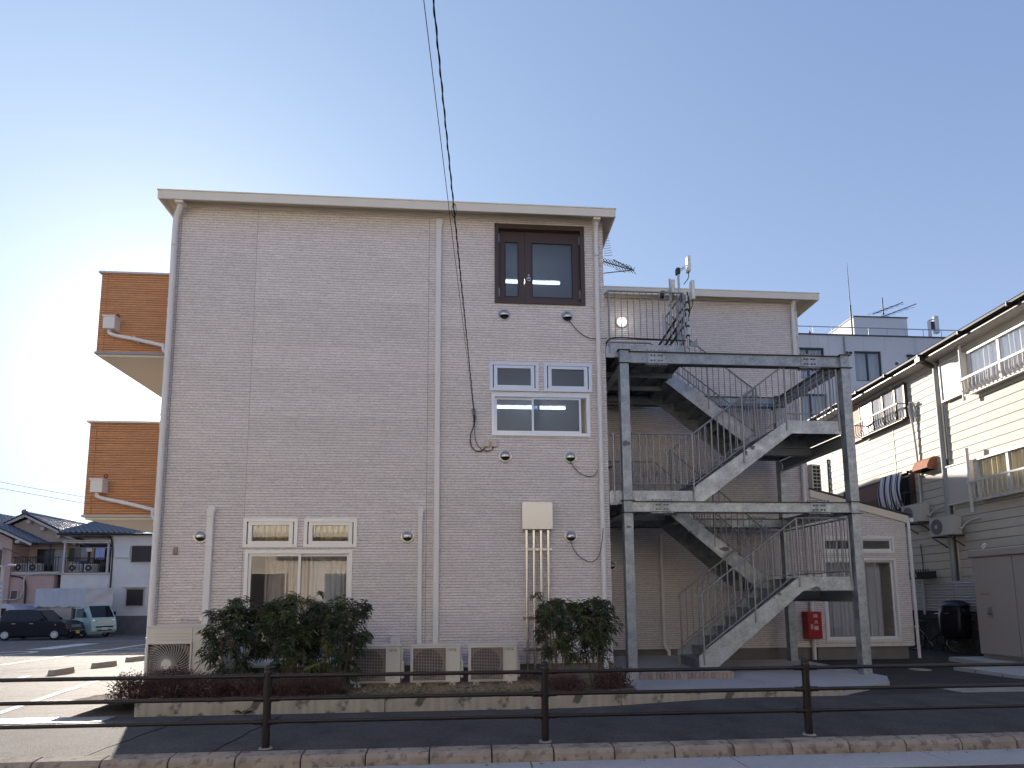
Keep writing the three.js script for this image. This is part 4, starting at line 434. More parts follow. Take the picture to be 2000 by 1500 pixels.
{ // large commercial unit with a swirl guard
  const w = 1.2, h = 1.02, d = 0.42, a = thing('large_outdoor_unit', 'large air conditioner unit with swirl fan guard by the corner downpipe', 'air conditioner', [-5.14, 0.10, 0.88]), gx0 = 0.035, gx1 = 0.69, gy0 = 0.06, gy1 = 0.76, cx = 0.335, cy = 0.44;
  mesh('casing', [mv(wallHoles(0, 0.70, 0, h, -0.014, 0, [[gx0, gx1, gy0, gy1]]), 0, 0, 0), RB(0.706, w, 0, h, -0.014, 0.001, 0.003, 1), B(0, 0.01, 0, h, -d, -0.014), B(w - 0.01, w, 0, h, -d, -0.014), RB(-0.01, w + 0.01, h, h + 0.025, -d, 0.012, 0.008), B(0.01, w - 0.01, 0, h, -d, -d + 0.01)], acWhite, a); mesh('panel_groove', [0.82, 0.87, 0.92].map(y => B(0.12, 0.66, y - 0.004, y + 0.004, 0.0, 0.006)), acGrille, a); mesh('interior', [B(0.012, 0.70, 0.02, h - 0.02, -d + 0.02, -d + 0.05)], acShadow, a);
  mesh('guard_frame', [B(gx0 - 0.02, gx0, gy0 - 0.02, gy1 + 0.02, 0.001, 0.03), B(gx1, gx1 + 0.022, gy0 - 0.02, gy1 + 0.02, 0.001, 0.03), B(gx0, gx1, gy1, gy1 + 0.02, 0.001, 0.03), B(gx0, gx1, gy0 - 0.02, gy0, 0.001, 0.03)], acWhite, a);
  const sw = []; for (let k = 0; k < 40; k++) { const a0 = k / 40 * 6.2832, pts = []; for (let t = 0; t <= 6; t++) { const r = 0.075 + (0.44 - 0.075) * t / 6, an = a0 + 0.75 * (t / 6); let x = cx + Math.cos(an) * r, y = cy + Math.sin(an) * r; x = Math.min(gx1, Math.max(gx0, x)); y = Math.min(gy1, Math.max(gy0, y)); pts.push([x, y, 0.022 - 0.01 * (t / 6)]); } sw.push(tube(pts, 0.0048, 8, 4)); } mesh('swirl_guard', sw, acWhite, a);
  const rings = []; for (let k = 0; k < 9; k++) rings.push(flat(new THREE.TorusGeometry(0.115 + k * 0.027, 0.0016, 4, 48).translate(cx, cy, 0.012))); mesh('guard_rings', rings, acGrille, a); const hub = new THREE.CylinderGeometry(0.078, 0.078, 0.02, 24).rotateX(Math.PI / 2).translate(cx, cy, 0.026); mesh('guard_hub', flat(hub), acWhite, a);
  const back = new THREE.Shape([[gx0 - 0.01, gy0 - 0.01], [gx1 + 0.005, gy0 - 0.01], [gx1 + 0.005, gy1 + 0.01], [gx0 - 0.01, gy1 + 0.01]].map(p => new THREE.Vector2(...p))); const hole = new THREE.Path(); hole.absellipse(cx, cy, 0.31, 0.31, 0, 6.2832, true); back.holes.push(hole); const bg = new THREE.ExtrudeGeometry(back, { depth: 0.006, bevelEnabled: false, curveSegments: 40 }); bg.translate(0, 0, -0.06); mesh('fan_shroud', boxUV(bg), shroudMat, a); mesh('guard_bolt', [[0.06, 0.735], [0.66, 0.735], [0.2, 0.738]].map(([x, y]) => rod([x, y, 0.0], [x, y, 0.034], 0.012, 8)), blackMat, a);
  const fd = []; for (let k = 0; k < 3; k++) { const s = new THREE.Shape(); s.absarc(0, 0, 0.295, 0, 1.3, false); s.lineTo(0.02, 0.05); s.closePath(); const e = new THREE.ExtrudeGeometry(s, { depth: 0.006, bevelEnabled: false, curveSegments: 10 }); e.rotateX(0.22); e.rotateZ(k * 2.094 + 0.4); e.translate(cx, cy, -0.16); fd.push(boxUV(e)); } mesh('fan', fd, acDark, a);
}
mesh('hose_bib', [rod([-4.66, 1.22, 0.07], [-4.98, 1.22, 0.12], 0.009, 6), RB(-4.69, -4.63, 1.19, 1.27, 0.004, 0.08, 0.006), rod([-4.98, 1.19, 0.12], [-4.98, 1.235, 0.12], 0.02, 10)], steelMat, bld);
// ---------- red extinguisher cabinet ----------
{ const b = thing('extinguisher_box', 'red wall-mounted fire extinguisher box beside the rear stair post', 'fire extinguisher', [8.035, 0.545, ZW + 0.02]); const red = std([0.36, 0.008, 0.014], 0.32); mesh('case', RB(0, 0.37, 0, 0.64, 0, 0.2, 0.012), red, b); mesh('door', RB(0.012, 0.358, 0.012, 0.628, 0.2, 0.214, 0.006), red, b);
  const t = labelTex((g, w, h) => { g.strokeStyle = '#e4e0da'; g.lineCap = 'square'; g.lineWidth = 9; const L = a => { g.beginPath(); a.forEach(([x, y], i) => i ? g.lineTo(x, y) : g.moveTo(x, y)); g.stroke(); }; const at = (ox, oy, ls) => ls.forEach(l => L(l.map(([x, y]) => [ox + x, oy + y])));
    at(130, 40, [[[8, 8], [20, 18]], [[2, 34], [14, 44]], [[4, 88], [20, 58]], [[62, 2], [62, 32]], [[38, 8], [48, 26]], [[88, 8], [76, 26]], [[38, 36], [38, 92]], [[38, 36], [90, 36], [90, 88], [80, 92]], [[40, 54], [88, 54]], [[40, 71], [88, 71]]]);
    at(140, 190, [[[50, 4], [50, 40], [30, 74], [6, 92]], [[50, 44], [70, 74], [94, 92]], [[20, 26], [28, 50]], [[86, 24], [74, 48]]]);
    at(140, 340, [[[8, 4], [42, 4], [42, 30], [8, 30], [8, 4]], [[56, 4], [90, 4], [90, 30], [56, 30], [56, 4]], [[2, 48], [98, 48]], [[50, 34], [44, 50], [20, 64], [4, 66]], [[52, 48], [72, 62], [96, 66]], [[10, 68], [42, 68], [42, 94], [10, 94], [10, 68]], [[58, 68], [90, 68], [90, 94], [58, 94], [58, 68]]]);
    g.fillStyle = '#bdb8b2'; g.fillRect(60, 300, 52, 120); g.fillStyle = '#7d2022'; for (let k = 0; k < 6; k++) g.fillRect(68, 312 + k * 18, 36, 5); g.strokeStyle = '#4c0a0c'; g.lineWidth = 3; for (let k = 0; k < 4; k++) L([[60, 520 + k * 28], [220, 520 + k * 28]]); }, 320, 640, '#a3161b');
  plate(0, 0.02, 0.35, 0.02, 0.62, 0.2152, t, b, 'lettering'); }
// ---------- service cables ----------
{ const c = std([0.012, 0.012, 0.013], 0.6), cb = thing('service_cable', 'thick black overhead cable running down to the facade bracket', 'cable'); const A = V3(0.12, 5.12, 0.06); // the far end hangs on a pole on the other side of the street
  const end1 = V3(-0.667, 7.71, 13.0), end2 = V3(-0.82, 7.71, 13.0), strand = (a, b, r, sag, tw) => { const pts = []; const N = tw ? 500 : 60; for (let k = 0; k <= N; k++) { const t = k / N, p = a.clone().lerp(b, t); p.y -= sag * 4 * t * (1 - t); if (tw) { p.x += 0.006 * Math.cos(t * 340); p.y += 0.006 * Math.sin(t * 340); } pts.push(p); } return tube(pts, r, tw ? 800 : 90, 6); };
  const ext = (a, b, k) => a.clone().add(b.clone().sub(a).multiplyScalar(k)); mesh('cable_run', [strand(A, end1, 0.0065, 0.05, true), strand(A, end1, 0.0065, 0.05, false)], c, cb); mesh('splice_loop', flat(new THREE.TorusGeometry(0.05, 0.006, 5, 16).scale(0.5, 1.6, 1).translate(...ext(A, end1, 0.355).add(V3(0, -0.045, 0)).toArray())), c, cb);
  mesh('drop_loop', [tube([[0.12, 5.12, 0.06], [0.13, 4.95, 0.05], [0.12, 4.8, 0.04], [0.06, 4.62, 0.03], [0.07, 4.42, 0.03], [0.17, 4.31, 0.03], [0.28, 4.32, 0.03], [0.345, 4.40, 0.03]], 0.010, 40, 6), tube([[0.13, 4.95, 0.05], [0.14, 4.75, 0.04], [0.15, 4.55, 0.03], [0.22, 4.39, 0.03], [0.36, 4.31, 0.03], [0.46, 4.34, 0.03], [0.495, 4.40, 0.03]], 0.007, 40, 6)], c, cb); mesh('anchor_bracket', [tube([[0.10, 5.14, 0.01], [0.08, 5.1, 0.06], [0.13, 5.02, 0.07], [0.17, 4.93, 0.02]], 0.009, 14, 5), RB(0.09, 0.16, 5.0, 5.14, 0.002, 0.018, 0.004)], galvDark, cb); mesh('tape_wrap', [rod([0.128, 5.0, 0.055], [0.13, 4.86, 0.045], 0.021, 8)], c, cb);
  const th = thing('drop_wire', 'thin overhead wire hanging just left of the thick cable', 'cable'); mesh('wire_run', strand(V3(0.125, 5.0, 0.05), end2, 0.0038, 0.0, false), std([0.10, 0.10, 0.11], 0.6), th);
  const end = end1; const po = thing('utility_pole', 'concrete utility pole on the far side of the street behind the viewer', 'utility pole', [end.x, 0, end.z]); mesh('pole', rod([0, -0.5, 0], [0, end.y + 1.2, 0], 0.17, 18, 0.12), concrete, po); mesh('crossarm', B(-0.9, 0.9, end.y - 0.06, end.y + 0.04, -0.19, -0.1), galv, po); }
// ---------- neighbouring block at right, clad in cream lap boards ----------
const NP = [12.992, 0, -2.53], NT = -1.6368;
{ const nb = thing('lap_board_house', 'cream lap-board apartment house with dark gutter beside the stair', 'house', NP, NT); const G = (n, g, m) => mesh(n, g, m, nb);
  const cream = [0, 1, 2].map(k => std(0xffffff, 0.6, 0, { map: tex(256, 1.5, (u, v) => sc([[0.54, 0.51, 0.435], [0.525, 0.495, 0.425], [0.555, 0.525, 0.45]][k], 0.9 + 0.2 * fbm(u, v, 5, 4, 220 + k))) })); const trim = std([0.66, 0.63, 0.56], 0.55), dk = std([0.035, 0.028, 0.024], 0.4), dull = std([0.50, 0.48, 0.44], 0.8), grey = std([0.30, 0.32, 0.31], 0.5), white = std([0.66, 0.64, 0.60], 0.4);
  const prof = L => { const s = new THREE.Shape([[0, 0.012], [0.022, 0.012], [0.022, 0.02], [0.012, 0.2245], [0, 0.2245]].map(p => new THREE.Vector2(...p))); const g = new THREE.ExtrudeGeometry(s, { depth: L, bevelEnabled: false }); g.rotateY(Math.PI / 2); g.applyMatrix4(new THREE.Matrix4().makeScale(1, 1, -1)); const q = g.index ? g.toNonIndexed() : g, P = q.attributes.position; for (let i = 0; i < P.count; i += 3) { const t = [P.getX(i + 1), P.getY(i + 1), P.getZ(i + 1)]; P.setXYZ(i + 1, P.getX(i + 2), P.getY(i + 2), P.getZ(i + 2)); P.setXYZ(i + 2, ...t); } q.computeVertexNormals(); return boxUV(q); };
  for (const [a, b] of [[-10.5, -7.1], [-7.09, -3.64], [-3.60, -1.68], [-1.38, 2.3], [2.31, 6]]) { const g = prof(b - a); for (let r = 0; r < 34; r++) { const m = new THREE.Mesh(g, cream[Math.floor(rnd() * 3)]); m.name = 'siding_board'; m.position.set(a, 0.46 + r * 0.2245, 0.002 + rr(0, 0.002)); m.castShadow = m.receiveShadow = true; nb.add(m); } }
  G('wall_core', B(-10.5, 6, -0.4, 8.05, -6, 0), std([0.16, 0.15, 0.14], 0.9)); G('joint_strip', [B(-3.635, -3.605, 0.46, 8.05, 0.002, 0.03), B(-1.67, -1.645, 0.46, 8.05, 0.002, 0.035), B(-1.415, -1.39, 0.46, 8.05, 0.002, 0.035)], trim);
  G('eave_soffit', B(-10.8, 6.2, 8.05, 8.1, 0.002, 0.42), dull); G('fascia', B(-10.8, 6.2, 8.06, 8.2, 0.42, 0.45), dk);
  const gut = new THREE.CylinderGeometry(0.065, 0.065, 17, 12, 1, false, Math.PI / 2, Math.PI); gut.rotateZ(Math.PI / 2); const gm = dk.clone(); gm.side = THREE.DoubleSide; G('gutter', [flat(gut.translate(-2.3, 8.2, 0.515)), ...[-9, -7.5, -6, -4.5, -3, -1.5, 0, 1.5, 3].map(x => B(x - 0.012, x + 0.012, 8.13, 8.22, 0.44, 0.585))], gm); G('gutter_outlet', [RB(-1.62, -1.42, 8.0, 8.14, 0.44, 0.58, 0.01), bar([-1.53, 8.06, 0.48], [-1.53, 7.86, 0.1], 0.09, 0.09)], dk);
  G('roof', [poly([[0.5, 8.2], [0.5, 8.26], [-3.4, 9.7], [-3.4, 9.64]], 0, 17).applyMatrix4(new THREE.Matrix4().makeRotationY(-Math.PI / 2)).translate(6.2, 0, 0), poly([[-3.4, 9.64], [-3.4, 9.7], [-6.6, 8.26], [-6.6, 8.2]], 0, 17).applyMatrix4(new THREE.Matrix4().makeRotationY(-Math.PI / 2)).translate(6.2, 0, 0)], std([0.06, 0.058, 0.06], 0.6));
  G('downpipe', [rod([-1.53, 0, 0.09], [-1.53, 7.95, 0.09], 0.062, 12), ...[7.2, 6.1, 5.0, 3.2, 2.0].map(y => rod([-1.53, y, 0.09], [-1.53, y + 0.03, 0.09], 0.07, 12))], grey); G('thin_pipe', [tube([[-2.50, 6.6, 0.06], [-2.52, 7.1, 0.08], [-2.58, 7.22, 0.12], [-2.64, 7.1, 0.14], [-2.62, 6.6, 0.1], [-2.58, 5.5, 0.07], [-2.58, 4.2, 0.07]], 0.03, 60, 8)], std([0.55, 0.55, 0.52], 0.5));
  G('gooseneck_pipe', tube([[-2.75, 2.0, 0.06], [-2.75, 2.8, 0.06], [-2.74, 2.95, 0.08], [-2.68, 3.0, 0.12], [-2.62, 2.95, 0.16]], 0.016, 24, 6), std([0.10, 0.12, 0.13], 0.5)); G('wall_pipe', [rod([-7.4, 2.6, 0.06], [-7.4, 6.6, 0.06], 0.035, 8), rod([-7.0, 4.0, 0.06], [-7.15, 4.0, 0.16], 0.03, 8)], std([0.05, 0.055, 0.06], 0.5));
  const perf = (c, s) => tex(256, 0.12, (u, v) => { const k = 4, fx = (u * k) % 1, fy = ((v * k) + (Math.floor(u * k) % 2) * 0.5) % 1; const h = Math.hypot(fx - 0.5, (fy - 0.5) * 1.2) < 0.27; return h ? sc(c, 0.42) : c; }); const perfW = std(0xffffff, 0.5, 0, { map: perf([0.56, 0.54, 0.49], 1) }), perfB = std(0xffffff, 0.6, 0, { map: perf([0.36, 0.135, 0.075], 2) }), perfD = std(0xffffff, 0.6, 0, { map: perf([0.17, 0.068, 0.052], 3) });
  const panel = (x0, x1, y0, y1, fm, pm) => { const s = sub('shutter_box', nb); mesh('shutter_panel', B(x0 + 0.03, x1 - 0.03, y0 + 0.03, y1 - 0.03, 0.03, 0.10), pm, s); mesh('panel_frame', [B(x0, x0 + 0.032, y0, y1, 0.024, 0.125), B(x1 - 0.032, x1, y0, y1, 0.024, 0.125), B(x0 + 0.032, x1 - 0.032, y1 - 0.032, y1, 0.024, 0.124), B(x0 + 0.032, x1 - 0.032, y0, y0 + 0.032, 0.024, 0.124)], fm, s); };
  panel(-1.36, -0.50, 6.78, 7.86, white, perfW); panel(-1.56, -0.60, 3.95, 5.02, white, perfW); panel(-5.78, -5.10, 6.76, 7.96, std([0.42, 0.2, 0.12], 0.5), perfB); panel(-6.4, -4.02, 4.28, 5.18, brownFrame, perfD);
  const win = (x0, x1, y0, y1, fm, splits, cm) => { const w = sub('window', nb), f = []; for (const x of [x0, ...splits, x1]) f.push(B(x - 0.034, x + 0.034, y0, y1, 0.026, 0.118)); f.push(B(x0 - 0.03, x1 + 0.03, y1, y1 + 0.05, 0.026, 0.15), B(x0 - 0.03, x1 + 0.03, y0 - 0.06, y0, 0.026, 0.17)); mesh('frame', f, fm, w); const e = [x0, ...splits, x1]; for (let i = 1; i < e.length; i++) mesh('pane', B(e[i - 1] + 0.025, e[i] - 0.025, y0, y1, 0.092, 0.096), glass, w); curtain(w, x0 + 0.03, x1 - 0.03, y0 + 0.02, y1 - 0.02, 0.055, cm, Math.round((x1 - x0) * 7)).scale.z = 1; return w; };
  const cur = std([0.62, 0.62, 0.63], 0.9, 0, { side: THREE.DoubleSide }), cur2 = std([0.62, 0.55, 0.34], 0.9, 0, { side: THREE.DoubleSide }), panelWhite = std([0.46, 0.43, 0.41], 0.7, 0, { side: THREE.DoubleSide });
  const c = cur; { const w = win(-0.30, 2.6, 6.72, 7.74, white, [0.62, 1.6], c); w.children.at(-1).position.z = 0; } win(-0.38, 2.6, 3.98, 4.94, white, [0.55, 1.5], cur2); win(-5.02, -2.86, 6.84, 7.86, brownFrame, [-4.46, -3.9, -3.3], panelWhite); G('open_sash', B(-4.98, -4.5, 6.86, 7.84, 0.028, 0.105), std([0.03, 0.03, 0.035], 0.3));
  G('pole', rod([-0.46, 6.55, 0.2], [-0.46, 8.04, 0.2], 0.035, 10), white); G('pole', rod([-0.53, 3.64, 0.22], [-0.53, 5.3, 0.22], 0.04, 10), white);
  const balus = (x0, x1, y0, y1, tm, bm, st) => { const b = sub('window_rail', nb); mesh('top_rail', [bar([x0, y1, 0.33], [x1, y1, 0.33], 0.045, 0.05), bar([x0, y1, 0.33], [x0, y1, 0.04], 0.03, 0.03), bar([x1, y1, 0.33], [x1, y1, 0.04], 0.03, 0.03)], tm, b); mesh('bottom_rail', bar([x0, y0, 0.2], [x1, y0, 0.2], 0.04, 0.04), bm, b); for (let x = x0 + st / 2; x < x1; x += st) mesh('baluster', tube([[x, y1, 0.33], [x, y1 - 0.18, 0.34], [x, y0 + 0.1, 0.33], [x, y0, 0.2]], 0.011, 10, 5), bm, b); };
  balus(-0.42, 2.6, 6.66, 7.05, white, white, 0.125); balus(-0.48, 2.6, 3.92, 4.40, white, white, 0.145); balus(-5.2, -2.86, 6.78, 7.26, std([0.58, 0.45, 0.28], 0.5), dk, 0.12); balus(-5.6, -2.8, 4.0, 4.55, dk, dk, 0.12);
  G('lower_window', [B(-4.0, -2.88, 4.05, 5.16, 0.026, 0.1)], std([0.03, 0.04, 0.05], 0.2)); G('lower_window_frame', [B(-2.9, -2.82, 4.0, 5.22, 0.026, 0.15), B(-4.02, -2.9, 5.16, 5.22, 0.026, 0.2)], brownFrame);
  { const h = sub('vent_cowl', nb); const side = [[0.02, 0.0], [0.26, 0.0], [0.31, 0.05], [0.31, 0.12], [0.22, 0.30], [0.12, 0.36], [0.02, 0.36]]; const sh = poly(side, 0, 0.02); const mk = x => sh.clone().applyMatrix4(new THREE.Matrix4().makeRotationY(-Math.PI / 2)).translate(x, 5.05, 0); const rust = std(0xffffff, 0.7, 0.1, { map: noiseTint([0.34, 0.135, 0.075], 0.5, 8, 231, 256, 0.6) }); const ps = []; for (let i = 2; i < side.length; i++) { const a = side[i - 1], b = side[i]; ps.push(bar([-2.2 + 0, 5.05 + (a[1] + b[1]) / 2, (a[0] + b[0]) / 2 - 0.001], [-2.2 + 0.001, 5.05 + (a[1] + b[1]) / 2, (a[0] + b[0]) / 2], 0.01, 0.01)); } mesh('cowl_side', mk(-1.86), rust, h); mesh('cowl_side', mk(-2.48), rust, h); const top = []; for (let i = 3; i < side.length; i++) { const a = side[i - 1], b = side[i]; top.push(quad([-2.50, 5.05 + a[1], a[0]], [-1.86, 5.05 + a[1], a[0]], [-1.86, 5.05 + b[1], b[0]], [-2.50, 5.05 + b[1], b[0]])); } const rm = rust.clone(); rm.side = THREE.DoubleSide; mesh('cowl_top', top, rm, h); mesh('cowl_mouth', B(-2.49, -1.87, 5.06, 5.3, 0.024, 0.03), blackMat, h); }
}
function toN(x, y, z) { const v = V3(x, y, z).applyAxisAngle(V3(0, 1, 0), NT); return [v.x + NP[0], v.y, v.z + NP[2]]; }
// units on brackets, hung sheet, fence and shed of the neighbour
function bracketUnit(label, p, group) { const w = 0.80, h = 0.5, d = 0.28, a = thing('bracket_outdoor_unit', label, 'air conditioner', toN(...p), NT, group); const body = std([0.50, 0.49, 0.45], 0.5), fanG = std([0.14, 0.14, 0.145], 0.6);
  mesh('casing', [RB(0, w, 0, h, 0, d, 0.012), RB(-0.008, w + 0.008, h, h + 0.02, -0.005, d + 0.008, 0.005)], body, a); mesh('fan_disc', flat(new THREE.CylinderGeometry(0.21, 0.21, 0.02, 28).rotateX(Math.PI / 2).translate(0.27, 0.25, d + 0.004)), fanG, a); mesh('fan_hub', flat(new THREE.CylinderGeometry(0.05, 0.05, 0.02, 18).rotateX(Math.PI / 2).translate(0.27, 0.25, d + 0.016)), body, a); mesh('guard_rings', [0.08, 0.11, 0.14, 0.17, 0.2].map(r => flat(new THREE.TorusGeometry(r, 0.003, 4, 30).translate(0.27, 0.25, d + 0.016))), std([0.3, 0.3, 0.3], 0.5), a); mesh('side_louvre', [0, 1, 2, 3, 4, 5].map(k => B(w + 0.001, w + 0.008, 0.08 + k * 0.06, 0.11 + k * 0.06, 0.04, d - 0.04)), body, a); for (const q of [0.1, w - 0.1]) mesh('bracket', [bar([q, -0.02, -0.12], [q, -0.02, d + 0.04], 0.035, 0.035), bar([q, -0.3, -0.1], [q, -0.04, d], 0.025, 0.025)], std([0.06, 0.055, 0.05], 0.6), a); mesh('refrigerant_hose', tube([[w, 0.2, 0.1], [w + 0.09, 0.14, 0.08], [w + 0.14, 0.26, 0.02], [w + 0.3, 0.34, -0.06], [w + 0.5, 0.36, -0.1]], 0.022, 24, 6), std([0.56, 0.53, 0.47], 0.7), a); return a; }
bracketUnit('bracket-mounted air conditioner unit higher up, under the hanging striped sheet', [-2.95, 3.62, 0.14], 'air conditioner units bracketed to the lap-board house'); bracketUnit('bracket-mounted air conditioner unit lower down, above the beige shed', [-1.83, 3.13, 0.14], 'air conditioner units bracketed to the lap-board house');
{ const s = thing('striped_sheet', 'blue and white striped sheet hung over the dark window rail', 'sheet', toN(0, 0, 0), NT); const t = tex(256, 1.12, (u) => { const k = (u * 9) % 1; return k < 0.42 ? [0.05, 0.065, 0.13] : [0.74, 0.75, 0.77]; }); const g = new THREE.PlaneGeometry(1, 1, 48, 20), p = g.attributes.position, uv = g.attributes.uv; for (let i = 0; i < p.count; i++) { const a = p.getX(i) + 0.5, v = 0.5 - p.getY(i), x = -4.0 + 1.05 * a; p.setXYZ(i, x, 5.2 - v * (1.1 + 0.06 * Math.sin(a * 5)), 0.30 + 0.10 * Math.sin(v * 3.1) + 0.022 * Math.sin(a * 31 + v * 2)); uv.setXY(i, x, v); } g.computeVertexNormals(); mesh('cloth', flat(g), std(0xffffff, 0.95, 0, { map: t, side: THREE.DoubleSide }), s); mesh('hem', tube([[-4.0, 5.2, 0.3], [-3.5, 5.205, 0.31], [-2.95, 5.2, 0.3]], 0.012, 12, 6), std([0.6, 0.62, 0.66], 0.9), s); }
{ const f = thing('corrugated_fence', 'grey corrugated fence on a stone footing in front of the lap-board house', 'fence', toN(0, 0, 0.16), NT); const cm = std([0.62, 0.62, 0.63], 0.35, 0.5, { side: THREE.DoubleSide }); for (const [a, b] of [[-7.4, -5.0], [-4.98, -2.64], [-2.62, 0.1], [0.12, 3]]) { const g = new THREE.PlaneGeometry(1, 1, 2, 120), p = g.attributes.position; for (let i = 0; i < p.count; i++) { const t = p.getY(i) + 0.5; p.setXYZ(i, a + (b - a) * (p.getX(i) + 0.5), 1.12 + 0.80 * t, 0.026 * Math.sin(t * 6.283 * 11)); } g.computeVertexNormals(); mesh('corrugated_panel', boxUV(g), cm, f); }
  for (const x of [-4.99, -2.63, 0.11]) mesh('fence_post', RB(x - 0.028, x + 0.028, 1.0, 1.95, 0.02, 0.06, 0.005), std([0.6, 0.6, 0.58], 0.5), f); mesh('top_rail', B(-7.4, 3, 1.905, 1.925, -0.03, 0.0), std([0.6, 0.6, 0.58], 0.5), f);
  const sm = [0, 1, 2].map(k => std(0xffffff, 0.95, 0, { map: noiseTint([[0.055, 0.052, 0.05], [0.045, 0.044, 0.043], [0.07, 0.064, 0.06]][k], 0.8, 9, 240 + k, 256, 0.7) })); for (let r = 0; r < 5; r++) for (let x = -7.4 + (r % 2) * 0.22; x < 3; x += 0.45) mesh('stone_block', RB(x + rr(0, 0.01), x + 0.44 - rr(0, 0.01), r * 0.22 - 0.0, r * 0.22 + 0.212, -0.15 + rr(-0.012, 0.0), 0.05 + rr(-0.02, 0.02), 0.018, 2), sm[Math.floor(rnd() * 3)], f); mesh('footing_core', B(-7.4, 3, -0.1, 1.11, -0.16, 0.01), blackMat, f); }
{ const b = thing('window_basket', 'black iron window basket above the corrugated fence', 'window grille', toN(-2.95, 2.02, 0.1), NT); for (let k = 0; k < 9; k++) mesh('bar', rod([k * 0.1, 0, 0.22], [k * 0.1, 0.26, 0.25], 0.012, 6), blackMat, b); mesh('rail', [bar([0, 0.02, 0.22], [0.8, 0.02, 0.22], 0.02, 0.02), bar([0, 0.16, 0.24], [0.8, 0.16, 0.24], 0.02, 0.02), B(0, 0.8, -0.01, 0.0, 0, 0.24), B(0, 0.8, 0.02, 0.2, 0.02, 0.03)], blackMat, b); }
{ const s = thing('storage_shed', 'beige steel storage shed standing at the right edge', 'shed', [11.7, 0.12, 0]); const m = std([0.40, 0.375, 0.345], 0.42, 0.15), m2 = std([0.33, 0.31, 0.29], 0.5, 0.15); const z0 = -2.02, z1 = 1.2, h = 2.44; mesh('shed_wall', [B(0.03, 0.95, 0.1, h - 0.1, z0 + 0.01, z1)], m2, s); for (const [a, b] of [[z0 + 0.02, -0.98], [-0.97, 0.1], [0.11, z1]]) mesh('door_leaf', RB(0.0, 0.03, 0.12, h - 0.16, a + 0.006, b - 0.006, 0.008), m, s); mesh('shed_roof', [RB(-0.05, 1.0, h - 0.15, h + 0.03, z0 - 0.05, z1 + 0.05, 0.03, 3)], m, s); mesh('shed_base', [B(0.04, 0.92, -0.02, 0.1, z0 + 0.05, z1)], std([0.22, 0.2, 0.185], 0.7), s);
  const hz = -1.62; mesh('handle', [poly([[-0.05, 0.02], [0, 0.0], [0, 0.17], [-0.02, 0.17]].map(p => [p[0], p[1] + 0.98]), hz - 0.04, hz + 0.04)], std([0.25, 0.25, 0.27], 0.3, 0.7), s); mesh('handle_plate', B(-0.012, 0.0, 0.93, 1.17, hz - 0.055, hz + 0.055), m2, s);
  const t = labelTex((g, w, h) => { g.fillStyle = '#8d2a30'; let x = 8; for (const ww of [22, 16, 24, 14, 20, 22, 18]) { g.fillRect(x, 10, ww * 0.7, 8); g.fillRect(x + 2, 24, ww * 0.6, 7); g.fillRect(x + ww * 0.3, 10, 5, 28); x += ww + 6; } }, 196, 48, '#a79d92'); const g = new THREE.PlaneGeometry(0.27, 0.05); g.rotateY(-Math.PI / 2); g.translate(-0.0012, 1.45, -1.73); const pm = new THREE.Mesh(g, new THREE.MeshStandardMaterial({ map: t, roughness: 0.5 })); pm.name = 'lettering'; s.add(pm);
  const r = thing('rope_ring', 'small white ring lying on the shed roof edge', 'ring', [11.74, 2.66, -1.68]); mesh('ring', flat(new THREE.TorusGeometry(0.06, 0.014, 8, 20).rotateX(0.5).rotateY(0.4)), whiteFrame, r);
  const pd = thing('concrete_plinth', 'pale concrete plinth under the beige storage shed', 'plinth', [0, 0, 0]); mesh('slab', RB(11.2, 13.2, -0.1, 0.125, -2.35, 1.6, 0.015), slabConcrete, pd); mesh('ramp_block', [RB(9.95, 11.19, -0.05, 0.115, -0.75, 1.15, 0.012)], slabConcrete, pd); mesh('bolt_hole', [[10.2, 0.4], [10.2, -0.2]].map(([x, z]) => rod([9.944, 0.06, z], [9.953, 0.06, z], 0.014, 10)), blackMat, pd); }
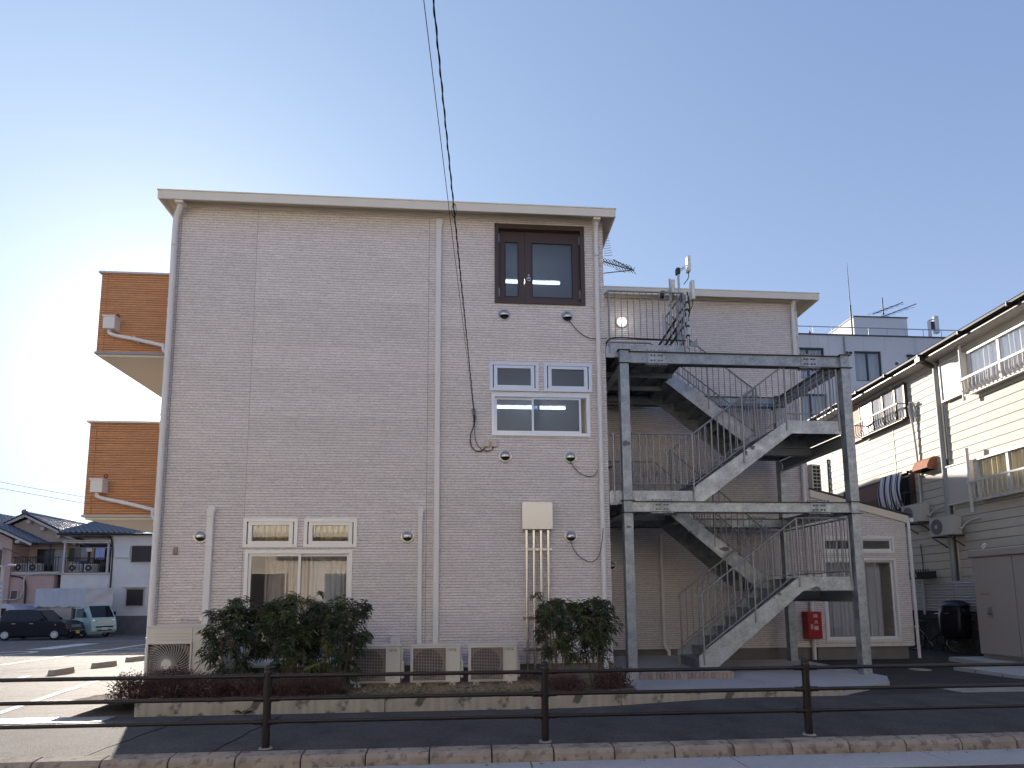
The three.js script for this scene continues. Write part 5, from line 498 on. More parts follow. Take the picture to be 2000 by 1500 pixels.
{ // parked bicycle with a covered child seat, seen in the dim passage
  const b = thing('bicycle', 'black bicycle with a covered child seat parked in the dim passage', 'bicycle', [12.66, 0.03, -4.55], -1.15); const bl = std([0.02, 0.02, 0.024], 0.4), rim = std([0.62, 0.63, 0.65], 0.25, 0.9); const wheel = x => { const w = sub('wheel', b, [x, 0.30, 0]); mesh('tyre', flat(new THREE.TorusGeometry(0.285, 0.02, 8, 36)), rubber, w); mesh('rim', flat(new THREE.TorusGeometry(0.262, 0.009, 6, 36)), rim, w); const sp = []; for (let k = 0; k < 18; k++) { const a = k / 18 * 6.283; sp.push(rod([0, 0, 0.015 * (k % 2 ? 1 : -1)], [Math.cos(a) * 0.26, Math.sin(a) * 0.26, 0], 0.0018, 4)); } mesh('spokes', sp, rim, w); mesh('hub', rod([0, 0, -0.05], [0, 0, 0.05], 0.022, 10), rim, w); mesh('mudguard', flat(new THREE.TorusGeometry(0.325, 0.016, 6, 24, 2.4).rotateZ(0.5)), rim, w); };
  wheel(-0.52); wheel(0.56); mesh('frame', [rod([-0.52, 0.3, 0.03], [-0.1, 0.28, 0.02], 0.014), rod([-0.1, 0.28, 0], [0.42, 0.72, 0], 0.022), rod([-0.1, 0.28, 0], [-0.24, 0.74, 0], 0.018), rod([-0.52, 0.3, 0], [-0.22, 0.66, 0], 0.012), rod([0.38, 0.95, 0], [0.56, 0.3, 0], 0.017)], bl, b); mesh('saddle', [mv(flat(new THREE.SphereGeometry(0.1, 14, 10).scale(1.35, 0.4, 0.9)), -0.26, 0.8, 0)], bl, b); mesh('handlebar', tube([[0.2, 1.02, -0.28], [0.34, 1.05, -0.2], [0.38, 1.0, 0], [0.34, 1.05, 0.2], [0.2, 1.02, 0.28]], 0.013, 24, 8), rim, b); mesh('crank', [rod([-0.1, 0.28, 0.05], [0.02, 0.16, 0.07], 0.011), rod([-0.1, 0.28, -0.05], [-0.22, 0.4, -0.07], 0.011), rod([0.02, 0.16, 0.05], [0.02, 0.16, 0.14], 0.025)], rim, b); mesh('rear_lamp', RB(-0.86, -0.83, 0.5, 0.56, -0.03, 0.03, 0.01), std([0.3, 0.02, 0.02], 0.3), b);
  const cov = thing('seat_cover', 'black rain cover with domed hood over the bicycle', 'rain cover', [12.64, 0.03, -3.72], -1.15); const cg = new THREE.SphereGeometry(1, 28, 22), p = cg.attributes.position; for (let i = 0; i < p.count; i++) { const x = p.getX(i), y = p.getY(i), z = p.getZ(i); const sq = v => Math.sign(v) * Math.pow(Math.abs(v), 0.55), n = 1 + 0.05 * Math.sin(7 * Math.atan2(z, x) + 3 * y); p.setXYZ(i, sq(x) * 0.33 * n * (y > 0.3 ? 0.92 : 1.0), 0.88 + (y > 0 ? Math.pow(y, 0.8) : sq(y)) * 0.50, sq(z) * 0.30 * n); } cg.computeVertexNormals(); mesh('cover', flat(cg), std([0.012, 0.012, 0.017], 0.35), cov); const hd = new THREE.SphereGeometry(0.36, 24, 10, 0, 6.283, 0, 1.3); hd.scale(1, 0.62, 0.9); hd.translate(0, 1.18, 0); mesh('hood', flat(hd), std([0.016, 0.019, 0.04], 0.3), cov);
  const lt = labelTex((g) => { g.strokeStyle = '#d8d8dc'; g.lineWidth = 6; g.beginPath(); g.moveTo(8, 14); g.lineTo(26, 22); for (let k = 0; k < 9; k++) g.lineTo(34 + k * 10, k % 2 ? 14 : 24); g.stroke(); }, 128, 44, '#050507'); const lg = new THREE.PlaneGeometry(0.13, 0.035); lg.translate(-0.05, 1.05, 0.318); const lm = new THREE.Mesh(lg, new THREE.MeshStandardMaterial({ map: lt })); lm.name = 'lettering'; cov.add(lm); }
// ---------- grey block farther back with rooftop gear ----------
{ const g = thing('grey_apartment_block', 'distant grey concrete apartment block with rooftop penthouse', 'building'); const con = std(0xffffff, 0.85, 0, { map: tex(512, 9, (u, v) => sc([0.74, 0.715, 0.68], 0.86 + 0.2 * fbm(u, v, 4, 5, 250) - 0.08 * (pn(u * 50, v * 2, 50, 2, 252) > 0.75 ? 1 : 0))) }), pale = std([0.72, 0.71, 0.68], 0.8), dk = std([0.06, 0.065, 0.07], 0.5), z = -24; const wins = [[20.6, 22.7, 15.2, 17.25], [24.72, 26.52, 15.1, 17.1], [28.3, 30.2, 15.1, 16.95], [20.6, 22.7, 12.2, 14.2], [24.72, 26.52, 12.2, 14.2], [21.1, 22.3, 9.2, 11.2]];
  mesh('wall', [wallHoles(17, 37, -0.6, 18.1, z - 0.3, z, wins)], con, g); mesh('side_wall', B(17, 17.3, -0.6, 18.1, z - 14, z - 0.31), con, g); mesh('roof_deck', B(17.3, 37, 17.7, 17.95, z - 14, z - 0.31), con, g); mesh('rear_wall', B(17.3, 37, -0.6, 17.6, z - 14, z - 13.7), con, g); mesh('parapet_cap', B(16.95, 37, 18.1, 18.18, z - 0.4, z + 0.05), dk, g);
  for (const [a, b, c, d] of wins) { const w = sub('window', g); mesh('frame', [B(a, a + 0.07, c, d, z - 0.2, z - 0.08), B(b - 0.07, b, c, d, z - 0.2, z - 0.08), B(a, b, d - 0.07, d, z - 0.2, z - 0.08), B(a, b, c, c + 0.07, z - 0.2, z - 0.08), B((a + b) / 2 - 0.05, (a + b) / 2 + 0.05, c, d, z - 0.19, z - 0.09)], dk, w); mesh('pane', B(a + 0.05, b - 0.05, c + 0.05, d - 0.05, z - 0.15, z - 0.14), glass, w); curtain(w, a, b, c, d, z - 0.45, std([0.45, 0.46, 0.42], 0.9, 0, { side: THREE.DoubleSide }), 10); mesh('room_back', B(a - 0.2, b + 0.2, c - 0.2, d + 0.2, z - 0.8, z - 0.75), dk, w); }
  mesh('vent_cap', [[23.3, 16.2], [24.2, 16.95], [24.45, 16.95], [23.3, 16.65], [27.5, 16.3], [28.3, 16.85], [28.55, 16.85]].map(([x, y]) => mv(flat(new THREE.SphereGeometry(0.11, 12, 8).scale(1, 0.8, 0.8)), x, y, z + 0.03)), dk, g); mesh('stain_pipe', rod([24.15, -0.5, z + 0.05], [24.05, 18, z + 0.05], 0.05, 6), std([0.3, 0.3, 0.3], 0.6), g);
  mesh('penthouse', B(25.9, 29.7, 17.9, 20.15, z - 6, z - 1.5), pale, g); mesh('penthouse_cap', B(25.85, 29.75, 20.15, 20.22, z - 6.05, z - 1.45), dk, g); mesh('rooftop_unit', [RB(24.4, 25.5, 17.95, 18.55, z - 1.6, z - 0.9, 0.03)], pale, g);
  const rl = sub('roof_railing', g); mesh('top_rail', [rod([17, 18.76, z - 0.2], [37, 18.76, z - 0.2], 0.03, 6)], std([0.4, 0.41, 0.43], 0.5, 0.4), rl); for (let x = 17.2; x < 36; x += 1.25) mesh('rail_post', rod([x, 18.1, z - 0.2], [x, 18.76, z - 0.2], 0.02, 6), std([0.5, 0.5, 0.52], 0.5, 0.4), rl);
  const dm = std([0.06, 0.065, 0.07], 0.5, 0.4); const lr = thing('lightning_rod', 'tall thin lightning rod on the grey block roof', 'lightning rod', [25.25, 18, z - 0.8]); mesh('mast', rod([0, -0.1, 0], [0, 2.6, 0], 0.05, 6), dm, lr); mesh('tip', rod([0, 2.6, 0], [0, 5.55, 0], 0.03, 6, 0.012), dm, lr);
  const ya = thing('rooftop_aerial', 'spiky aerial with two long booms on the distant penthouse', 'antenna', [29.2, 20.2, z - 3]); mesh('mast', [rod([0, 0, 0], [0, 2.2, 0], 0.04, 6), rod([-0.7, 0, 0.3], [0, 1.1, 0], 0.015, 5), rod([0.7, 0, 0.3], [0, 1.1, 0], 0.015, 5)], dm, ya); for (const [a, b, n] of [[[-1.7, 0.15, 0], [2.1, 1.55, 0.5], 8], [[-0.8, 0.95, 0], [1.3, 1.75, 0.3], 5]]) { mesh('boom', bar(a, b, 0.05, 0.05), dm, ya); for (let k = 0; k < n; k++) { const t = (k + 0.3) / n, x = a[0] + (b[0] - a[0]) * t, y = a[1] + (b[1] - a[1]) * t; mesh('element', rod([x - 0.25, y + 0.1, -0.35], [x + 0.25, y - 0.1, 0.45], 0.014, 4), dm, ya); } }
  const pa = thing('rooftop_panel_antenna', 'white panel antenna on a short pole at the grey block roof', 'antenna', [30.5, 17.95, z - 0.6]); mesh('pole', rod([0, 0, 0], [0, 1.6, 0], 0.1, 10), pale, pa); mesh('panel', RB(0.32, 0.62, 0.75, 1.95, -0.12, 0.12, 0.05), pale, pa); mesh('radio_box', [RB(0.08, 0.32, 1.0, 1.55, -0.1, 0.1, 0.03), bar([0, 1.65, 0], [0.35, 1.75, 0], 0.05, 0.05)], dm, pa); const fl = thing('roof_marker', 'tiny red marker on the grey block roof railing', 'marker', [21.9, 18.1, z - 0.1]); mesh('cone', flat(new THREE.ConeGeometry(0.12, 0.32, 12).translate(0, 0.2, 0)), std([0.6, 0.03, 0.02], 0.5), fl); mesh('cone_base', RB(-0.14, 0.14, 0, 0.04, -0.14, 0.14, 0.01), std([0.6, 0.03, 0.02], 0.5), fl); }
{ // wall unit seen between the stair posts, on the lap-board house
  const a = thing('louvred_outdoor_unit', 'pale air conditioner unit with dark slots on the lean-to roof', 'air conditioner', [8.72, 4.2, -4.2], 0.25); mesh('casing', RB(0, 0.3, 0, 0.75, 0, 0.7, 0.01), std([0.6, 0.57, 0.5], 0.5), a); for (let r = 0; r < 7; r++) for (let c = 0; c < 2; c++) mesh('slot', B(0.04 + c * 0.12, 0.14 + c * 0.12, 0.06 + r * 0.095, 0.13 + r * 0.095, 0.7, 0.704), blackMat, a); mesh('stand', B(-0.02, 0.32, -0.35, 0, 0.05, 0.65), std([0.2, 0.2, 0.2], 0.6), a); }
// ---------- houses, vehicles and wires beyond the parking lot ----------
const pinkWall = std(0xffffff, 0.9, 0, { map: noiseTint([0.56, 0.40, 0.34], 0.25, 6, 260, 256, 4) }), pinkWall2 = std(0xffffff, 0.9, 0, { map: noiseTint([0.52, 0.42, 0.35], 0.25, 6, 261, 256, 4) }), whiteWall = std(0xffffff, 0.9, 0, { map: noiseTint([0.74, 0.72, 0.68], 0.18, 6, 262, 256, 4) }), tileMat = std([0.15, 0.16, 0.18], 0.22), darkWood = std([0.04, 0.028, 0.022], 0.5), blackIron = std([0.022, 0.02, 0.02], 0.5), rakeMat = std([0.55, 0.50, 0.44], 0.7);
function tileRoof(name, c00, c10, c11, c01, parent, period = 0.30, step = 0.28) { // c00 -> c10 along the eave, c01/c11 on the ridge; pantiles as waves that step down course by course
  const A = V3(...c00), Bv = V3(...c10), Cc = V3(...c11), D = V3(...c01), W = Math.max(A.distanceTo(Bv), D.distanceTo(Cc)), H = Math.max(A.distanceTo(D), Bv.distanceTo(Cc)), nc = Math.max(3, Math.round(W / period)), nr = Math.max(2, Math.round(H / step)), n = Bv.clone().sub(A).cross(D.clone().sub(A)).normalize(); if (n.y < 0) n.negate(); const sub4 = 6, P = [], idx = [], cols = nc * sub4 + 1;
  const at = (u, v, h) => A.clone().lerp(Bv, u).lerp(D.clone().lerp(Cc, u), v).addScaledVector(n, h); const rows = []; for (let r = 0; r < nr; r++) rows.push([r / nr, 0.055], [(r + 0.98) / nr, 0.02]); for (const [v, h] of rows) for (let c = 0; c < cols; c++) { const ph = (c / sub4) * 6.2832, w = 0.065 * Math.max(0, Math.sin(ph)) - 0.012 * Math.max(0, -Math.sin(ph)); const q = at(c / (cols - 1), v, h + w); P.push(q.x, q.y, q.z); }
  for (let r = 0; r < rows.length - 1; r++) for (let c = 0; c < cols - 1; c++) { const i = r * cols + c; idx.push(i, i + 1, i + cols, i + 1, i + cols + 1, i + cols); } const g = new THREE.BufferGeometry(); g.setAttribute('position', new THREE.Float32BufferAttribute(P, 3)); g.setIndex(idx); g.computeVertexNormals(); const m = tileMat.clone(); m.side = THREE.DoubleSide; return stuff(mesh(name, boxUV(g), m, parent)); }
const smallAC = (parent, x, y, z) => { const u = sub('outdoor_unit', parent, [x, y, z]); mesh('casing', RB(0, 0.72, 0, 0.48, 0, 0.26, 0.012), std([0.58, 0.57, 0.53], 0.5), u); mesh('fan_ring', [flat(new THREE.CylinderGeometry(0.19, 0.19, 0.012, 20).rotateX(Math.PI / 2).translate(0.25, 0.24, 0.262))], acDark, u); mesh('fan_hub', flat(new THREE.CylinderGeometry(0.06, 0.06, 0.02, 12).rotateX(Math.PI / 2).translate(0.25, 0.24, 0.268)), std([0.5, 0.5, 0.47], 0.5), u); mesh('side_slot', [0, 1, 2, 3].map(k => B(0.50 + k * 0.05, 0.525 + k * 0.05, 0.06, 0.42, 0.26, 0.264)), acDark, u); };
const winFlat = (parent, x0, x1, y0, y1, z, fm, pm) => { const w = sub('window', parent); mesh('frame', [B(x0 - 0.05, x0, y0 - 0.05, y1 + 0.05, z, z + 0.07), B(x1, x1 + 0.05, y0 - 0.05, y1 + 0.05, z, z + 0.07), B(x0, x1, y1, y1 + 0.05, z, z + 0.07), B(x0, x1, y0 - 0.05, y0, z, z + 0.09)], fm, w); mesh('pane', B(x0, x1, y0, y1, z + 0.02, z + 0.04), pm, w); };
const dimPane = std([0.035, 0.033, 0.035], 0.15), reddish = std([0.12, 0.075, 0.065], 0.4);
function railPanel(parent, x0, x1, y0, y1, z, m, stp = 0.14) { const r = sub('balcony_railing', parent); mesh('top_rail', [B(x0, x1, y1 - 0.03, y1 + 0.02, z - 0.02, z + 0.03), B(x0, x1, y0, y0 + 0.03, z - 0.02, z + 0.02)], m, r); for (let x = x0; x <= x1; x += stp) mesh('bar', B(x - 0.012, x + 0.012, y0, y1, z - 0.01, z + 0.01), m, r); }
{ const h = thing('pink_house', 'pink stucco gabled house at the left edge, its tiled eave lowest', 'house'); const z = -25.6; mesh('wall', [poly([[-32, -0.5], [-26.3, -0.5], [-26.3, 5.05], [-29.5, 6.65], [-32, 5.4]], z - 7, z)], pinkWall, h); tileRoof('roof_tiles', [-24.95, 4.82, z + 0.45], [-24.95, 4.82, z - 7.3], [-29.5, 6.95, z - 7.3], [-29.5, 6.95, z + 0.45], h); mesh('rake_board', [bar([-24.98, 4.74, z + 0.4], [-29.5, 6.84, z + 0.4], 0.06, 0.14)], rakeMat, h); for (const t of [0.12, 0.42, 0.72]) mesh('rake_block', B(-25.3 - t * 4.2 - 0.12, -25.3 - t * 4.2 + 0.12, 4.76 + t * 2.0 - 0.18, 4.76 + t * 2.0, z, z + 0.35), rakeMat, h); winFlat(h, -27.9, -26.75, 2.8, 4.45, z, rakeMat, reddish); mesh('window_head', B(-28.2, -26.6, 4.5, 4.6, z, z + 0.3), rakeMat, h); mesh('wall_pipe', tube([[-26.6, 1.6, z + 0.06], [-25.7, 1.65, z + 0.06], [-25.45, 2.0, z + 0.06], [-25.4, 2.9, z + 0.06], [-25.0, 3.05, z + 0.06], [-23.6, 3.1, z + 0.06]], 0.035, 40, 6), std([0.6, 0.57, 0.5], 0.5), h); mesh('conduit', tube([[-26.5, 4.5, z + 0.05], [-25.4, 3.95, z + 0.05], [-24.9, 3.5, z + 0.05]], 0.02, 20, 5), darkWood, h); }
{ const h = thing('gabled_house', 'pink gabled house with a dark balcony between the other two houses', 'house'); const z = -27; mesh('wall', [poly([[-28.6, -0.5], [-23.62, -0.5], [-23.62, 5.15], [-26.47, 6.5], [-28.6, 5.5]], z - 8, z)], pinkWall2, h); tileRoof('roof_tiles', [-23.0, 4.98, z + 0.4], [-23.0, 4.98, z - 8.3], [-26.47, 6.72, z - 8.3], [-26.47, 6.72, z + 0.4], h); tileRoof('roof_tiles', [-29.6, 5.15, z + 0.4], [-29.6, 5.15, z - 8.3], [-26.47, 6.72, z - 8.3], [-26.47, 6.72, z + 0.4], h); mesh('ridge_cap', [rod([-26.47, 6.78, z + 0.45], [-26.47, 6.78, z - 8.3], 0.1, 8), mv(flat(new THREE.SphereGeometry(0.16, 10, 8)), -26.47, 6.82, z + 0.42)], tileMat, h); mesh('rake_board', [bar([-23.02, 4.9, z + 0.36], [-26.47, 6.6, z + 0.36], 0.06, 0.13), bar([-29.6, 5.05, z + 0.36], [-26.47, 6.6, z + 0.36], 0.06, 0.13)], rakeMat, h); for (const t of [0.1, 0.4, 0.7, 0.97]) mesh('rake_block', B(-23.3 - t * 3.1 - 0.12, -23.3 - t * 3.1 + 0.12, 4.85 + t * 1.5 - 0.16, 4.85 + t * 1.5 + 0.02, z, z + 0.32), rakeMat, h);
  mesh('awning', [poly([[0, 5.0], [0, 5.05], [1.3, 4.86], [1.3, 4.81]], 0, 3.4).applyMatrix4(new THREE.Matrix4().makeRotationY(-Math.PI / 2)).translate(-23.7, 0, z), B(-27.1, -23.7, 4.78, 4.84, z + 1.26, z + 1.32)], darkWood, h); mesh('balcony_floor', B(-26.7, -23.62, 3.02, 3.2, z, z + 1.3), rakeMat, h); mesh('lower_bay', B(-26.4, -23.95, -0.5, 3.0, z, z + 1.25), pinkWall, h); mesh('lower_recess', B(-23.95, -23.62, -0.5, 3.0, z + 0.01, z + 0.9), darkWood, h); mesh('awning_post', [rod([-26.6, 3.2, z + 1.22], [-26.6, 4.85, z + 1.22], 0.035, 6), rod([-24.3, 3.2, z + 1.22], [-24.3, 4.85, z + 1.22], 0.03, 6)], blackIron, h); railPanel(h, -26.6, -23.7, 3.22, 4.05, z + 1.24, blackIron); winFlat(h, -25.75, -24.85, 3.3, 4.55, z, darkWood, dimPane); winFlat(h, -24.75, -24.1, 3.3, 4.5, z, rakeMat, std([0.5, 0.52, 0.55], 0.5)); smallAC(h, -26.4, 3.22, z + 0.75); smallAC(h, -25.6, 3.22, z + 0.75); mesh('laundry_bar', rod([-26.6, 4.6, z + 1.1], [-23.7, 4.6, z + 1.1], 0.02, 6), steelMat, h); winFlat(h, -26.2, -25.85, 1.6, 2.1, z + 1.25, rakeMat, reddish); mesh('dark_downpipe', tube([[-26.5, 3.0, z + 1.3], [-25.6, 2.8, z + 1.32], [-25.45, 2.5, z + 1.32], [-25.45, -0.4, z + 1.32]], 0.045, 30, 6), darkWood, h); }
{ const h = thing('white_house', 'white stucco house with hipped tile roof and laundry balcony', 'house'); const z = -27; mesh('wall', [B(-23.55, -20.9, -0.5, 5.3, z - 7, z), B(-20.89, -14.5, -0.5, 5.35, z - 7, z + 1.2)], whiteWall, h); mesh('balcony_front', B(-23.6, -20.9, -0.5, 3.02, z + 0.002, z + 1.2), whiteWall, h); mesh('balcony_coping', B(-23.72, -20.88, 3.02, 3.14, z, z + 1.28), rakeMat, h);
  const e = 5.42; tileRoof('roof_tiles', [-23.7, e, z + 1.55], [-14, e, z + 1.55], [-14, 7.3, z - 2.9], [-21.9, 7.3, z - 2.9], h); tileRoof('roof_tiles', [-23.75, e, z - 7], [-23.7, e, z + 1.55], [-21.9, 7.3, z - 2.9], [-21.9, 7.3, z - 5], h); mesh('eave_gutter', [rod([-23.75, e - 0.06, z + 1.58], [-14, e - 0.06, z + 1.58], 0.06, 8)], blackIron, h); mesh('hip_cap', [rod([-23.7, e + 0.08, z + 1.5], [-21.9, 7.36, z - 2.9], 0.09, 8)], tileMat, h); mesh('eave_soffit', B(-23.6, -14, e - 0.12, e - 0.06, z, z + 1.45), rakeMat, h);
  mesh('balcony_awning', [B(-23.6, -20.9, 4.98, 5.04, z + 0.1, z + 1.35), B(-23.6, -20.9, 4.86, 4.95, z + 1.3, z + 1.36)], rakeMat, h); mesh('awning_post', [B(-23.52, -23.42, 3.14, 4.98, z + 1.2, z + 1.3), B(-21.08, -20.98, 3.14, 4.98, z + 1.2, z + 1.3)], rakeMat, h); mesh('balcony_back', B(-23.4, -21.0, 3.14, 4.9, z + 0.001, z + 0.06), dimPane, h); railPanel(h, -21.9, -21.1, 3.16, 4.0, z + 1.22, darkWood, 0.11); railPanel(h, -23.4, -21.9, 3.16, 4.0, z + 1.22, blackIron, 0.2); smallAC(h, -23.35, 3.18, z + 0.8); smallAC(h, -22.45, 3.18, z + 0.8); mesh('laundry_bar', rod([-23.4, 4.62, z + 1.0], [-21.0, 4.62, z + 1.0], 0.02, 6), steelMat, h);
  mesh('shutter_box', [RB(-20.65, -19.8, 4.0, 4.66, z + 1.202, z + 1.32, 0.02)], whiteWall, h); winFlat(h, -19.72, -18.6, 3.75, 4.7, z + 1.2, rakeMat, darkWood); winFlat(h, -19.85, -18.9, 1.2, 2.15, z + 1.2, rakeMat, darkWood); mesh('window_hood', B(-20.0, -18.8, 2.25, 2.29, z + 1.2, z + 1.45), rakeMat, h); mesh('shutter_panel', [RB(-21.5, -20.95, 1.9, 2.45, z + 1.202, z + 1.26, 0.02)], whiteWall, h); mesh('dark_downpipe', tube([[-20.93, 5.3, z + 1.4], [-20.85, 4.9, z + 1.25], [-20.8, 2, z + 1.25], [-20.85, 0.9, z + 1.25], [-21.1, 0.75, z + 1.3]], 0.045, 40, 6), darkWood, h); mesh('plinth', B(-20.88, -14.5, -0.5, 0.62, z + 1.21, z + 1.45), std(0xffffff, 0.9, 0, { map: noiseTint([0.16, 0.16, 0.165], 0.5, 8, 265, 256, 2) }), h);
  const cl = [[-23.2, 0.3, 0.8, [0.06, 0.075, 0.03], 'olive green garment drying on the far balcony'], [-22.88, 0.32, 0.85, [0.16, 0.15, 0.16], 'dark grey garment drying beside the olive one'], [-22.5, 0.34, 0.75, [0.3, 0.27, 0.27], 'mid grey garment drying in the middle of the far balcony'], [-22.2, 0.36, 0.22, [0.62, 0.62, 0.66], 'short white towel drying on the far balcony'], [-22.05, 0.2, 0.9, [0.33, 0.2, 0.13], 'narrow brown garment drying on the far balcony'], [-21.62, 0.56, 0.68, [0.36, 0.42, 0.66], 'pale blue towel drying on the far balcony']];
  for (const [x, w, L, c, lab] of cl) { const g = new THREE.PlaneGeometry(w, L, 12, 6), p = g.attributes.position; for (let i = 0; i < p.count; i++) p.setZ(i, 0.03 * Math.sin(p.getX(i) * 30 + p.getY(i) * 3)); g.translate(x, 4.6 - L / 2, z + 1.0 + 0.05); g.computeVertexNormals(); tag(mesh('laundry_item', flat(g), std(c, 0.95, 0, { side: THREE.DoubleSide }), scene), lab, 'laundry', 'washing on the far balcony'); } }
tag(mesh('site_hoarding', [RB(-26.2, -24.2, -0.45, 1.35, -24.9, -24.82, 0.01)], std([0.55, 0.58, 0.62], 0.6), scene), 'pale blue-grey hoarding panel behind the parked cars', 'panel');
// vehicles: x forward, z to the right-hand side
const tyreG = flat(new THREE.TorusGeometry(0.21, 0.075, 10, 28)), rimG = flat(new THREE.CylinderGeometry(0.185, 0.185, 0.13, 24).rotateX(Math.PI / 2));
function wheelAt(v, x, z, rimMat, r = 0.27) { const w = sub('wheel', v, [x, r, z]); const s = r / 0.285; w.scale.setScalar(s); mesh('tyre', tyreG, rubber, w); mesh('rim', [rimG, flat(new THREE.TorusGeometry(0.165, 0.016, 6, 24).translate(0, 0, 0.066 * Math.sign(z)))], rimMat, w); const sl = []; for (let k = 0; k < 10; k++) { const a = k / 10 * 6.283; sl.push(mv(flat(new THREE.CircleGeometry(0.019, 8).rotateY(z < 0 ? Math.PI : 0)), Math.cos(a) * 0.12, Math.sin(a) * 0.12, 0.067 * Math.sign(z))); } mesh('rim_hole', sl, blackMat, w); }
function sideBody(pts, half, bevel, mat, name, v, taperY, taper) { const g = new THREE.ExtrudeGeometry(new THREE.Shape(pts.map(p => new THREE.Vector2(...p))), { depth: 2 * half - 2 * bevel, bevelEnabled: true, bevelSize: bevel, bevelThickness: bevel, bevelSegments: 3, curveSegments: 6 }); g.translate(0, 0, -half + bevel); const q = g.attributes.position; if (taperY !== undefined) for (let i = 0; i < q.count; i++) { const y = q.getY(i); if (y > taperY) q.setZ(i, q.getZ(i) * (1 - taper * (y - taperY))); } g.computeVertexNormals(); return mesh(name, boxUV(g), mat, v); }
const carGlass = new THREE.MeshPhysicalMaterial({ color: new THREE.Color().setRGB(0.012, 0.014, 0.016), roughness: 0.05, metalness: 0, specularIntensity: 0.8 });
function lampPair(v, x, y, z, r, name, m) { for (const s of [-1, 1]) mesh(name, mv(flat(new THREE.SphereGeometry(r, 14, 10).scale(0.5, 1, 1.1)), x, y, s * z), m, v); }
const headMat = std([0.75, 0.77, 0.8], 0.1, 0.6);
{ const v = thing('small_car', 'dark navy retro-style small car parked side-on in shade', 'car', [-21.45, lotY(-21) + 0.0, -21.15], 0.05); const paint = new THREE.MeshPhysicalMaterial({ color: new THREE.Color().setRGB(0.006, 0.006, 0.013), roughness: 0.35, clearcoat: 0.5, clearcoatRoughness: 0.05, specularIntensity: 0.4 });
  sideBody([[-1.62, 0.28], [-1.66, 0.55], [-1.60, 0.86], [-1.40, 0.93], [0.55, 0.92], [1.35, 0.86], [1.60, 0.76], [1.68, 0.52], [1.66, 0.26], [1.36, 0.24], [1.30, 0.40], [1.12, 0.52], [0.92, 0.40], [0.86, 0.22], [-0.86, 0.22], [-0.92, 0.40], [-1.12, 0.52], [-1.30, 0.40], [-1.36, 0.26]], 0.72, 0.06, paint, 'body', v);
  const gh = (pts, half, m, n) => { sideBody(pts, half, 0.03, m, n, v, 0.9, 0.22); }; gh([[-1.50, 0.88], [-1.28, 1.40], [-1.10, 1.46], [0.02, 1.46], [0.22, 1.42], [0.72, 0.90]], 0.69, paint, 'cabin'); for (const s of [-1, 1]) { const wn = (pts, n) => { const g = new THREE.ShapeGeometry(new THREE.Shape(pts.map(p => new THREE.Vector2(...p)))); const p = g.attributes.position; for (let i = 0; i < p.count; i++) p.setZ(i, s * (0.694 * (1 - 0.22 * (p.getY(i) - 0.9)) + 0.004)); if (s < 0) g.index && g.setIndex([...g.index.array].reverse()); g.computeVertexNormals(); mesh(n, flat(g), carGlass, v); }; wn([[-1.30, 0.98], [-1.14, 1.35], [-0.62, 1.38], [-0.62, 0.98]], 'rear_window'); wn([[-0.56, 0.98], [-0.56, 1.38], [-0.02, 1.38], [0.16, 1.34], [0.48, 0.98]], 'front_window'); mesh('door_handle', [RB(-0.85, -0.68, 0.80, 0.83, s * 0.725 - 0.015, s * 0.725 + 0.015, 0.006), RB(-0.05, 0.12, 0.80, 0.83, s * 0.725 - 0.015, s * 0.725 + 0.015, 0.006)], steelMat, v); mesh('mirror', RB(0.42, 0.52, 0.94, 1.08, s * 0.82 - 0.09, s * 0.82 + 0.05, 0.03), paint, v); }
  { const g = quad([0.70, 0.95, 0.60], [0.70, 0.95, -0.60], [0.25, 1.39, -0.55], [0.25, 1.39, 0.55]); mesh('windscreen', mv(g, 0.025, 0.02, 0), carGlass, v); } lampPair(v, 1.60, 0.70, 0.52, 0.095, 'headlight', headMat); mesh('grille', [B(1.66, 1.72, 0.62, 0.72, -0.36, 0.36), B(1.7, 1.735, 0.60, 0.62, -0.4, 0.4), B(1.7, 1.735, 0.72, 0.735, -0.4, 0.4)], steelMat, v); mesh('front_bumper', [RB(1.55, 1.78, 0.34, 0.54, -0.66, 0.66, 0.04)], paint, v); mesh('bumper_trim', B(1.77, 1.80, 0.42, 0.46, -0.62, 0.62), steelMat, v); mesh('number_plate', RB(1.785, 1.8, 0.28, 0.42, -0.16, 0.16, 0.005), std([0.62, 0.42, 0.02], 0.5), v); lampPair(v, 1.74, 0.42, 0.52, 0.055, 'fog_lamp', headMat); mesh('side_marker', [RB(1.1, 1.16, 0.72, 0.78, 0.71, 0.735, 0.006)], std([0.7, 0.25, 0.02], 0.3), v); for (const x of [-1.12, 1.12]) for (const s of [-1, 1]) wheelAt(v, x, s * 0.66, std([0.7, 0.7, 0.7], 0.3, 0.5)); mesh('underbody', B(-1.5, 1.5, 0.2, 0.4, -0.6, 0.6), blackMat, v); }
